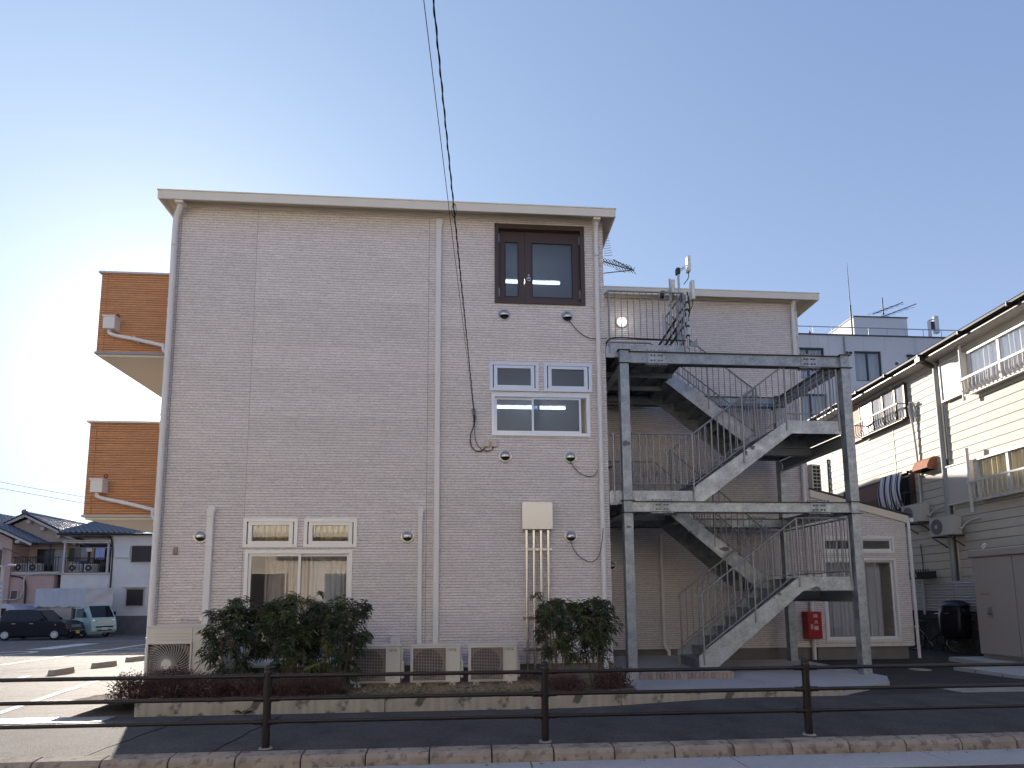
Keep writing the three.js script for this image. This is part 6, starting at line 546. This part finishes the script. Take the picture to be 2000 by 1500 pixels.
{ const v = thing('small_truck', 'mint green small truck with a tarpaulin-covered bed', 'truck', [-20.75, lotY(-23), -23.3], -0.42); const mint = new THREE.MeshPhysicalMaterial({ color: new THREE.Color().setRGB(0.33, 0.50, 0.475), roughness: 0.35, clearcoat: 0.8, clearcoatRoughness: 0.1 });
  sideBody([[0.25, 0.32], [0.25, 1.60], [0.32, 1.72], [1.02, 1.74], [1.18, 1.66], [1.58, 1.02], [1.66, 0.86], [1.68, 0.40], [1.62, 0.30], [1.36, 0.30], [1.28, 0.48], [1.05, 0.56], [0.82, 0.48], [0.74, 0.30]], 0.70, 0.05, mint, 'cab', v, 0.95, 0.12); for (const s of [-1, 1]) { const g = new THREE.ShapeGeometry(new THREE.Shape([[0.52, 1.05], [0.52, 1.50], [1.02, 1.54], [1.36, 1.05]].map(p => new THREE.Vector2(...p)))); const p = g.attributes.position; for (let i = 0; i < p.count; i++) p.setZ(i, s * (0.702 * (1 - 0.12 * (p.getY(i) - 0.95)) + 0.004)); if (s < 0) g.setIndex([...g.index.array].reverse()); g.computeVertexNormals(); mesh('side_window', flat(g), carGlass, v); mesh('rear_quarter', RB(0.28, 0.42, 0.98, 1.52, s * 0.675 - 0.02, s * 0.675 + 0.02, 0.02), carGlass, v); mesh('mirror', RB(1.3, 1.38, 1.12, 1.34, s * 0.82 - 0.06, s * 0.82 + 0.06, 0.02), blackMat, v); }
  mesh('windscreen', mv(quad([1.585, 1.04, 0.60], [1.585, 1.04, -0.60], [1.21, 1.64, -0.55], [1.21, 1.64, 0.55]), 0.035, 0.015, 0), carGlass, v); mesh('wiper', [bar([1.66, 1.06, 0.35], [1.50, 1.28, -0.05], 0.012, 0.012), bar([1.66, 1.06, -0.15], [1.50, 1.28, -0.5], 0.012, 0.012)], blackMat, v); lampPair(v, 1.66, 0.88, 0.54, 0.11, 'headlight', headMat); mesh('front_grille', [B(1.69, 1.725, 0.80, 0.84, -0.38, 0.38), B(1.69, 1.725, 0.88, 0.92, -0.38, 0.38)], steelMat, v); mesh('emblem', mv(flat(new THREE.SphereGeometry(0.05, 12, 8).scale(0.3, 0.8, 1.2)), 1.73, 0.88, 0), steelMat, v); mesh('front_bumper', RB(1.58, 1.76, 0.32, 0.66, -0.69, 0.69, 0.04), mint, v); mesh('air_intake', [B(1.755, 1.772, 0.36, 0.42, -0.4, 0.4), B(1.755, 1.772, 0.52, 0.60, -0.46, 0.46)], blackMat, v); mesh('number_plate', RB(1.77, 1.785, 0.40, 0.53, -0.165, 0.165, 0.004), std([0.6, 0.6, 0.58], 0.5), v); lampPair(v, 1.74, 0.46, 0.58, 0.06, 'fog_lamp', headMat);
  mesh('load_bed', [B(-1.72, 0.22, 0.52, 0.62, -0.7, 0.7), B(-1.72, 0.22, 0.62, 0.90, -0.72, -0.69), B(-1.72, 0.22, 0.62, 0.90, 0.69, 0.72), B(-1.74, -1.71, 0.62, 0.90, -0.72, 0.72), B(0.19, 0.22, 0.62, 0.9, -0.69, 0.69)], mint, v); const tarp = std([0.56, 0.57, 0.585], 0.6, 0, { side: THREE.DoubleSide, map: noiseTint([1, 1, 1], 0.25, 5, 268, 256, 2) }); const tg = new THREE.BoxGeometry(3.9, 0.95, 1.5, 40, 10, 16), p = tg.attributes.position; for (let i = 0; i < p.count; i++) { const x = p.getX(i), y = p.getY(i), z = p.getZ(i); p.setXYZ(i, x - 0.75 + 0.02 * Math.sin(y * 9 + z * 4), y + 2.12 + 0.02 * Math.sin(x * 5 + z * 3) - (y < 0 ? 0.05 * Math.abs(Math.sin(x * 4)) : 0), z + 0.02 * Math.sin(x * 11 + y * 2) * Math.sign(z)); } tg.computeVertexNormals(); mesh('tarpaulin', flat(tg), tarp, v); mesh('tarp_frame', [rod([-1.7, 0.9, 0.7], [-1.7, 1.8, 0.72], 0.02, 6), rod([-1.7, 0.9, -0.7], [-1.7, 1.8, -0.72], 0.02, 6), rod([0.2, 0.9, 0.7], [0.2, 1.8, 0.72], 0.02, 6), rod([0.2, 0.9, -0.7], [0.2, 1.8, -0.72], 0.02, 6)], galvDark, v); mesh('board_load', B(-1.6, 0.1, 0.9, 1.72, -0.66, 0.66), std([0.55, 0.47, 0.38], 0.8), v); for (const x of [-1.0, 1.05]) for (const s of [-1, 1]) wheelAt(v, x, s * 0.62, std([0.5, 0.5, 0.5], 0.4, 0.4), 0.26); mesh('chassis', B(-1.6, 1.5, 0.3, 0.5, -0.45, 0.45), blackMat, v); }
{ const v = thing('parked_van', 'pale van roof and dark windows behind the navy car', 'van', [-25.1, lotY(-24), -23.5], 0.03); const pw = new THREE.MeshPhysicalMaterial({ color: new THREE.Color().setRGB(0.5, 0.53, 0.58), roughness: 0.35, clearcoat: 0.7 }); sideBody([[-1.7, 0.3], [-1.72, 1.3], [-1.55, 1.72], [0.7, 1.74], [1.05, 1.62], [1.5, 1.02], [1.72, 0.9], [1.75, 0.3]], 0.74, 0.06, pw, 'body', v, 1.0, 0.12); for (const s of [-1, 1]) mesh('side_window', [RB(-1.5, -0.35, 1.08, 1.56, s * 0.70 - 0.025, s * 0.70 + 0.025, 0.02), RB(-0.28, 0.75, 1.08, 1.56, s * 0.70 - 0.025, s * 0.70 + 0.025, 0.02)], carGlass, v); mesh('windscreen', mv(quad([1.46, 1.08, 0.62], [1.46, 1.08, -0.62], [1.09, 1.60, -0.58], [1.09, 1.60, 0.58]), 0.03, 0.02, 0), carGlass, v); for (const x of [-1.1, 1.15]) for (const s of [-1, 1]) wheelAt(v, x, s * 0.66, std([0.5, 0.5, 0.5], 0.4, 0.4)); lampPair(v, 1.7, 0.8, 0.55, 0.09, 'headlight', headMat); }
{ const l = thing('lamp_post', 'thin lamp post with twin heads and sign board at the left edge', 'lamp post', [-18.25, lotY(-14), -14]); mesh('pole', rod([0, -0.1, 0], [0, 3.2, 0], 0.06, 10), std([0.5, 0.48, 0.44], 0.5, 0.3), l); for (const [dx, dz] of [[-0.3, 0.1], [0.32, 0.12]]) { const h = sub('lamp_head', l); mesh('arm', bar([0, 3.15, 0], [dx, 3.22, dz], 0.04, 0.03), steelMat, h); mesh('shade', mv(flat(new THREE.CapsuleGeometry(0.075, 0.14, 4, 10).rotateZ(1.35).scale(1, 0.6, 1)), dx * 1.25, 3.2, dz), std([0.65, 0.66, 0.68], 0.3, 0.4), h); } mesh('sign_board', RB(-0.9, 0.14, 1.75, 2.55, 0.07, 0.1, 0.01), std([0.42, 0.45, 0.5], 0.5), l); mesh('sign_stripe', [0, 1, 2, 3].map(k => B(-0.85, 0.1, 1.84 + k * 0.17, 1.89 + k * 0.17, 0.1, 0.104)), std([0.62, 0.64, 0.68], 0.5), l); }
for (const [a, b, lab] of [[[-32, 9.3, -20], [-12, 5.9, -24], 'upper thin overhead wire crossing above the far roofs'], [[-32, 9.0, -20], [-12, 5.55, -24], 'lower thin overhead wire crossing above the far roofs']]) { const pts = []; for (let k = 0; k <= 20; k++) { const t = k / 20; pts.push([a[0] + (b[0] - a[0]) * t, a[1] + (b[1] - a[1]) * t - 0.9 * 4 * t * (1 - t) * 0.35, a[2] + (b[2] - a[2]) * t]); } tag(mesh('overhead_wire', tube(pts, 0.012, 40, 5), std([0.12, 0.12, 0.13], 0.6), scene), lab, 'wire', 'wires above the far roofs'); }
{ // more houses that close the view behind the lot
  for (const [x, z, w, d, h, lab, m] of [[-37, -30, 9, 8, 6.2, 'plain stucco house beyond the left edge of the lot', pinkWall], [-11.5, -33, 8, 8, 5.2, 'low house hidden behind the siding-clad building', whiteWall]]) { const o = thing('back_house', lab, 'house', [x, -0.4, z]); mesh('wall', B(-w / 2, w / 2, 0, h, -d / 2, d / 2), m, o); mesh('roof', poly([[-w / 2 - 0.5, h], [w / 2 + 0.5, h], [0, h + 1.5]], -d / 2 - 0.4, d / 2 + 0.4), tileMat, o); mesh('door', B(-0.5, 0.5, 0, 2, d / 2, d / 2 + 0.05), darkWood, o); } }
// ---------- planting ----------
const leafMats = [[0.048, 0.070, 0.032], [0.032, 0.050, 0.024], [0.095, 0.115, 0.035]].map(c => new THREE.MeshPhysicalMaterial({ color: new THREE.Color().setRGB(...c), roughness: 0.36, side: THREE.DoubleSide, transmission: 0.0 }));
const barkMat = std([0.17, 0.135, 0.10], 0.9), twigMat = std([0.13, 0.085, 0.075], 0.9);
function pushLeaf(P, base, dir, side, len, wid, droop) { // folded pointed leaf of six triangles
  const up = V3().crossVectors(side, dir).normalize(), at = (t, s, h) => base.clone().addScaledVector(dir, len * t).addScaledVector(side, s * wid).addScaledVector(up, h).add(V3(0, -droop * len * t * t, 0)); const a = at(0, 0, 0), m1 = at(0.38, 0, -0.004), l1 = at(0.42, 0.5, 0.008), r1 = at(0.42, -0.5, 0.008), l2 = at(0.75, 0.34, 0.006), r2 = at(0.75, -0.34, 0.006), m2 = at(0.74, 0, -0.002), t = at(1, 0, 0); for (const tri of [[a, m1, l1], [a, r1, m1], [m1, m2, l1], [l1, m2, l2], [m1, r1, m2], [r1, r2, m2], [m2, t, l2], [m2, r2, t]]) for (const v of tri) P.push(v.x, v.y, v.z); }
const fromP = P => { const g = new THREE.BufferGeometry(); g.setAttribute('position', new THREE.Float32BufferAttribute(P, 3)); g.computeVertexNormals(); return g; };
// broad-leaved evergreen: stems fork upward, each twig ends in a whorl of drooping leaves
function evergreen(label, x, z, y0, H, rx, rz, whorls, opt = {}) { const o = thing('evergreen_shrub', label, 'shrub', [x, y0, z], 0, 'evergreen shrubs in front of the siding'); const stems = [], tips = [], nS = opt.stems ?? 6; for (let s = 0; s < nS; s++) { const a = s / nS * 6.283 + rr(0, 0.6), r0 = rr(0.02, 0.10), bx = Math.cos(a) * r0, bz = Math.sin(a) * r0, h1 = H * rr(0.28, 0.42), k = V3(bx + Math.cos(a) * rx * 0.22, h1, bz + Math.sin(a) * rz * 0.22); stems.push(rod([bx, -0.08, bz], k, 0.014, 6, 0.010)); for (let b = 0; b < 5; b++) { const a2 = a + rr(-1.0, 1.0), q = V3(k.x + Math.cos(a2) * rx * rr(0.2, 0.6), H * rr(0.55, 0.92), k.z + Math.sin(a2) * rz * rr(0.2, 0.6)); stems.push(rod(k, q, 0.009, 5, 0.004)); tips.push(q); } } mesh('stem', stems, barkMat, o);
  const P = [[], [], []], clumps = []; const nC = opt.clumps ?? 17; for (let c = 0; c < nC; c++) { const t = (c + 0.5) / nC, yy = H * ((opt.low ?? 0.16) + (0.93 - (opt.low ?? 0.16)) * Math.pow(t, 0.8)), a = c * 2.4 + rr(-0.5, 0.5), r = Math.pow(Math.sin(Math.PI * Math.min(0.97, 0.28 + 0.62 * t)), 0.5) * rr(0.45, 0.88) * (t > 0.9 ? 0.55 : 1); clumps.push([V3(Math.cos(a) * rx * r, yy, Math.sin(a) * rz * r), rr(0.11, 0.21) * (opt.size ?? 1)]); } for (const q of tips) if (rnd() < 0.5) clumps.push([q, rr(0.06, 0.12)]); const shoots = []; for (let k = 0; k < 9; k++) { const a = rnd() * 6.283, b = tips[Math.floor(rnd() * tips.length)], e = V3(Math.cos(a) * rx * rr(0.8, 1.12), H * rr(0.45, 1.04), Math.sin(a) * rz * rr(0.6, 1.0)); shoots.push(rod(b, e, 0.005, 5, 0.003)); clumps.push([e, rr(0.045, 0.08)]); } mesh('shoot', shoots, barkMat, o);
  let vol = 0; for (const c of clumps) vol += c[1] * c[1]; for (const [cc, cr] of clumps) { const m = Math.round(whorls * cr * cr / vol), tone = rnd() < 0.22 ? 2 : 0; for (let w = 0; w < m; w++) { const o3 = V3(rr(-1, 1), rr(-0.75, 1), rr(-1, 1)); if (o3.length() > 1) o3.normalize(); o3.multiplyScalar(0.45 + 0.6 * rnd()); const c = cc.clone().addScaledVector(o3, cr * 1.15), out = o3.clone().add(V3(cc.x / rx * 0.6, 0.25, cc.z / rz * 0.6)).normalize(); const n = 5 + Math.floor(rnd() * 4), mi = tone === 2 && rnd() < 0.6 ? 2 : rnd() < 0.06 ? 2 : rnd() < 0.55 ? 0 : 1; const ax = out.clone().multiplyScalar(0.8).add(V3(rr(-0.3, 0.3), 0.6, rr(-0.3, 0.3))).normalize(), e1 = V3(1, 0.01, 0.02).cross(ax).normalize(), e2 = ax.clone().cross(e1).normalize(); for (let k = 0; k < n; k++) { const b = k / n * 6.283 + rr(-0.3, 0.3), d = e1.clone().multiplyScalar(Math.cos(b)).addScaledVector(e2, Math.sin(b)).addScaledVector(ax, rr(0.0, 0.7)).normalize(), sd = d.clone().cross(ax).normalize(); pushLeaf(P[mi], c.clone().addScaledVector(ax, rr(-0.03, 0.02)), d, sd, rr(0.055, 0.112), rr(0.015, 0.026), rr(0.15, 0.75)); } } }
  P.forEach((p, i) => p.length && stuff(mesh('foliage', boxUV(fromP(p)), leafMats[i], o))); return o; }
evergreen('leftmost evergreen shrub, thin-topped, beside the large air conditioner', -3.52, 1.5, 0.12, 1.44, 0.46, 0.42, 600, { stems: 6 });
evergreen('tallest bushy evergreen shrub in front of the sliding window', -2.72, 1.5, 0.13, 1.52, 0.58, 0.5, 940, { stems: 8 });
evergreen('rounded evergreen shrub overhanging the first of three air conditioners', -2.02, 1.45, 0.13, 1.44, 0.54, 0.46, 840, { stems: 7 });
evergreen('evergreen shrub beside the steel conduits, left of a pair', 1.46, 1.35, 0.12, 1.46, 0.36, 0.36, 520, { stems: 7, low: 0.3, clumps: 15, size: 0.85 });
evergreen('evergreen shrub by the stair post, right of a pair', 2.06, 1.35, 0.12, 1.46, 0.37, 0.36, 520, { stems: 7, low: 0.3, clumps: 15, size: 0.85 });
// azaleas: dense twigs with small wine-red winter leaves
const azLeaf = [[0.075, 0.028, 0.026], [0.05, 0.022, 0.022], [0.11, 0.055, 0.035], [0.035, 0.045, 0.02]].map(c => std(c, 0.6, 0, { side: THREE.DoubleSide }));
function azalea(label, x, z, y0, H, rx, rz, leaves, sunny) { const o = thing('azalea_bush', label, 'shrub', [x, y0, z], 0, 'low azalea bushes along the planter'); const tw = []; for (let k = 0; k < 70; k++) { const a = rnd() * 6.283, r = Math.sqrt(rnd()), p0 = V3(Math.cos(a) * 0.06 * r, -0.04, Math.sin(a) * 0.06 * r), p1 = V3(Math.cos(a) * rx * 0.5 * r, H * rr(0.3, 0.5), Math.sin(a) * rz * 0.5 * r); tw.push(rod(p0, p1, 0.0055, 4, 0.004)); for (let j = 0; j < 3; j++) tw.push(rod(p1, V3(p1.x * 1.7 + rr(-0.1, 0.1), H * rr(0.65, 1.0), p1.z * 1.7 + rr(-0.1, 0.1)), 0.0035, 4, 0.0018)); } mesh('twig', tw, twigMat, o); const P = [[], [], [], []]; for (let k = 0; k < leaves; k++) { const a = rnd() * 6.283, u = rnd(), ph = Math.acos(1 - u * 1.15), r = Math.pow(rr(0.2, 1), 0.45) * (0.8 + 0.35 * pn(a * 2 + x * 9 + 50, u * 6 + 20, 99, 99, 310)); const c = V3(Math.cos(a) * Math.sin(ph) * rx * r, 0.18 * H + Math.cos(ph) * H * 0.84 * r, Math.sin(a) * Math.sin(ph) * rz * r); if (c.y < 0.02) continue; const d = V3(rr(-1, 1), rr(-0.1, 1), rr(-1, 1)).normalize(), sd = d.clone().cross(V3(rr(-1, 1), rr(-1, 1), rr(-1, 1))).normalize(); const q = rnd(); pushLeaf(P[q < 0.42 ? 0 : q < 0.72 ? 1 : q < 0.92 ? 2 : 3], c, d, sd, rr(0.022, 0.038), rr(0.010, 0.016), 0.1); } P.forEach((p, i) => p.length && stuff(mesh('foliage', boxUV(fromP(p)), azLeaf[i], o))); return o; }
azalea('sunlit azalea bush at the open left end of the planter', -4.72, 1.9, 0.12, 0.42, 0.42, 0.36, 1900); azalea('wine-red azalea bush in front of the swirl fan guard', -4.22, 1.95, 0.13, 0.47, 0.44, 0.36, 2100); azalea('azalea bush under the leftmost evergreen shrub', -3.62, 2.02, 0.14, 0.40, 0.42, 0.32, 1700); azalea('azalea bush behind the left railing post', -3.05, 2.02, 0.14, 0.36, 0.40, 0.3, 1300); azalea('twiggy azalea bush right of the left railing post', -2.5, 2.0, 0.14, 0.36, 0.38, 0.3, 900); azalea('twiggy azalea bush beside the first of three air conditioners', -2.05, 1.95, 0.14, 0.36, 0.32, 0.3, 700); azalea('azalea bush at the foot of the conduit-side evergreen', 1.45, 1.95, 0.13, 0.30, 0.36, 0.28, 900); azalea('azalea bush at the right end of the planter by the slab', 2.25, 1.75, 0.13, 0.36, 0.34, 0.32, 1200);
// weeds and straw: uncountable
{ const P = [], S = []; for (let k = 0; k < 900; k++) { const x = rr(-1.9, 1.0), z = rr(0.95, 2.3), cl = pn(x * 4 + 20, z * 3 + 20, 99, 99, 320); if (cl < 0.5) continue; const n = 3; for (let j = 0; j < n; j++) { const a = rnd() * 6.283, d = V3(Math.cos(a), rr(0.5, 1.6), Math.sin(a)).normalize(), sd = V3(-Math.sin(a), 0, Math.cos(a)); pushLeaf(P, V3(x, 0.06 + 0.055 * z, z), d, sd, rr(0.05, 0.12) * (cl > 0.62 ? 1.3 : 1), rr(0.02, 0.045), rr(0.4, 1)); } } for (let k = 0; k < 4200; k++) { const x = rr(-1.6, 1.2), z = rr(0.9, 2.38), a = rnd() * 6.283, L = rr(0.06, 0.22), y = 0.075 + 0.055 * z + rr(0.0, 0.06); const d = V3(Math.cos(a), rr(-0.1, 0.45), Math.sin(a)).normalize(); const e = V3(x, y, z).addScaledVector(d, L), sd = V3(-d.z, 0, d.x).multiplyScalar(0.0024), b = V3(x, y, z); for (const v of [b.clone().add(sd), e, b.clone().sub(sd)]) S.push(v.x, v.y, v.z); }
  const w = stuff(mesh('weeds', boxUV(fromP(P)), std([0.07, 0.105, 0.035], 0.6, 0, { side: THREE.DoubleSide }), scene)); tag(w, 'green weeds growing in front of the air conditioner units', 'weeds'); const s = stuff(mesh('dry_grass', boxUV(fromP(S)), std([0.46, 0.34, 0.19], 0.9, 0, { side: THREE.DoubleSide }), scene)); tag(s, 'dry straw-coloured grass lying in the planting bed', 'dry grass'); }
function tuft(label, x, z, y, n, L, c) { const P = []; for (let k = 0; k < n; k++) { const a = rnd() * 6.283, d = V3(Math.cos(a) * rr(0.3, 1), rr(0.4, 1.2), Math.abs(Math.sin(a)) * rr(0.2, 0.7)).normalize(), sd = V3(-d.z, 0, d.x).normalize(); pushLeaf(P, V3(0, 0, 0), d, sd, L * rr(0.6, 1.1), 0.009, rr(0.3, 0.9)); } const m = mesh('grass_tuft', boxUV(fromP(P)), std(c, 0.7, 0, { side: THREE.DoubleSide }), scene); m.position.set(x, y, z); tag(m, label, 'grass tuft'); }
tuft('dark weed tuft growing at the left planter wall foot', -2.98, 2.55, 0.03, 18, 0.24, [0.03, 0.03, 0.02]); tuft('thin dry tuft hanging over the planter wall near the middle', 0.35, 2.42, 0.19, 26, 0.2, [0.16, 0.12, 0.07]);
// ---------- houses on the other side of the street, behind the viewer: they return sunlight and are mirrored in the ground-floor panes ----------
{ const h = thing('opposite_shop', 'cream corrugated-clad shop house across the street behind the viewer', 'house', [0, 0, 0]); const cm = std([0.76, 0.70, 0.56], 0.7), g = new THREE.PlaneGeometry(1, 1, 260, 1), p = g.attributes.position; for (let i = 0; i < p.count; i++) { const t = p.getX(i) + 0.5, x = -11 + 13 * t; p.setXYZ(i, x, 4.3 + 5.0 * (p.getY(i) + 0.5), 14.7 - 0.03 * Math.sin(t * 6.283 * 55)); } g.computeVertexNormals(); mesh('corrugated_wall', boxUV(g), std([0.76, 0.70, 0.56], 0.7, 0, { side: THREE.DoubleSide }), h); mesh('lower_wall', B(-11, 2, -0.2, 4.2, 14.8, 24), std([0.46, 0.40, 0.34], 0.85), h); mesh('upper_core', B(-11, 2, 4.2, 9.3, 14.82, 24), cm, h); mesh('canopy', [B(-11, 2.1, 4.08, 4.28, 14.0, 14.9)], rakeMat, h); mesh('sign_board', B(-8, -0.6, 3.2, 4.05, 14.65, 14.75), std([0.06, 0.05, 0.045], 0.6), h);
  const st = labelTex((c) => { c.strokeStyle = '#e8e2d6'; c.lineWidth = 9; c.lineCap = 'round'; const L = a => { c.beginPath(); a.forEach(([x, y], i) => i ? c.lineTo(x, y) : c.moveTo(x, y)); c.stroke(); }; const set = [[[[10, 20], [60, 16]], [[36, 6], [30, 60], [14, 78]], [[30, 48], [62, 44], [58, 76], [34, 80]]], [[[14, 10], [18, 70]], [[36, 14], [66, 12]], [[52, 6], [50, 60], [36, 80]]], [[[16, 14], [60, 14]], [[12, 60], [34, 78], [64, 70]]], [[[10, 24], [64, 20]], [[12, 46], [62, 42]], [[38, 6], [38, 66], [24, 80], [14, 66], [60, 78]]], [[[14, 30], [40, 10], [62, 28], [58, 66], [40, 76]], [[20, 70], [44, 40]]]]; set.forEach((s, i) => s.forEach(l => L(l.map(([x, y]) => [x + 12 + i * 98, y + 8])))); }, 512, 100, '#2a2420'); const sg = new THREE.PlaneGeometry(4.6, 0.8); sg.rotateY(Math.PI); sg.translate(-3.6, 3.63, 14.645); const sm = new THREE.Mesh(sg, new THREE.MeshStandardMaterial({ map: st, roughness: 0.6 })); sm.name = 'lettering'; h.add(sm); mesh('roof', B(-11.3, 2.3, 9.3, 9.5, 14.4, 24.3), tileMat, h); for (const x of [-9, -6, -3, -0.5]) winFlat(h, x, x + 1.4, 0.9, 2.6, 14.7, rakeMat, dimPane); }
{ const h = thing('opposite_house', 'pale two-storey house across the street behind the viewer', 'house'); mesh('wall', B(2.8, 14, -0.2, 8.2, 14.9, 24), std([0.76, 0.72, 0.66], 0.85), h); mesh('roof', poly([[2.2, 8.2], [14.6, 8.2], [8.4, 10.2]], 14.6, 24.5), tileMat, h); for (const [x, y] of [[4, 5.2], [7.5, 5.2], [11, 5.2], [4, 1], [7.5, 1], [11, 1]]) winFlat(h, x, x + 1.7, y, y + 1.3, 14.79, rakeMat, dimPane); }
{ const h = thing('opposite_block', 'cream apartment house farther along the other side of the street', 'house'); mesh('wall', B(-30, -12, -0.2, 9.2, 14.8, 25), std([0.76, 0.70, 0.62], 0.85), h); mesh('roof', B(-30.3, -11.7, 9.2, 9.5, 14.4, 25.3), tileMat, h); for (const x of [-25, -21, -17, -14]) for (const y of [1, 4.1, 6.9]) winFlat(h, x, x + 1.7, y, y + 1.4, 14.69, rakeMat, dimPane); }
{ const h = thing('opposite_flats', 'white flats farther right across the street behind the viewer', 'house'); mesh('wall', B(15, 34, -0.2, 9.6, 14.8, 25), std([0.78, 0.75, 0.70], 0.85), h); mesh('roof', B(14.8, 34.2, 9.6, 9.9, 14.4, 25.2), tileMat, h); for (const x of [16.5, 20, 24, 27.5]) for (const y of [1, 4.0, 7.0]) winFlat(h, x, x + 1.7, y, y + 1.3, 14.69, rakeMat, dimPane); }
renderer.render(scene, camera);
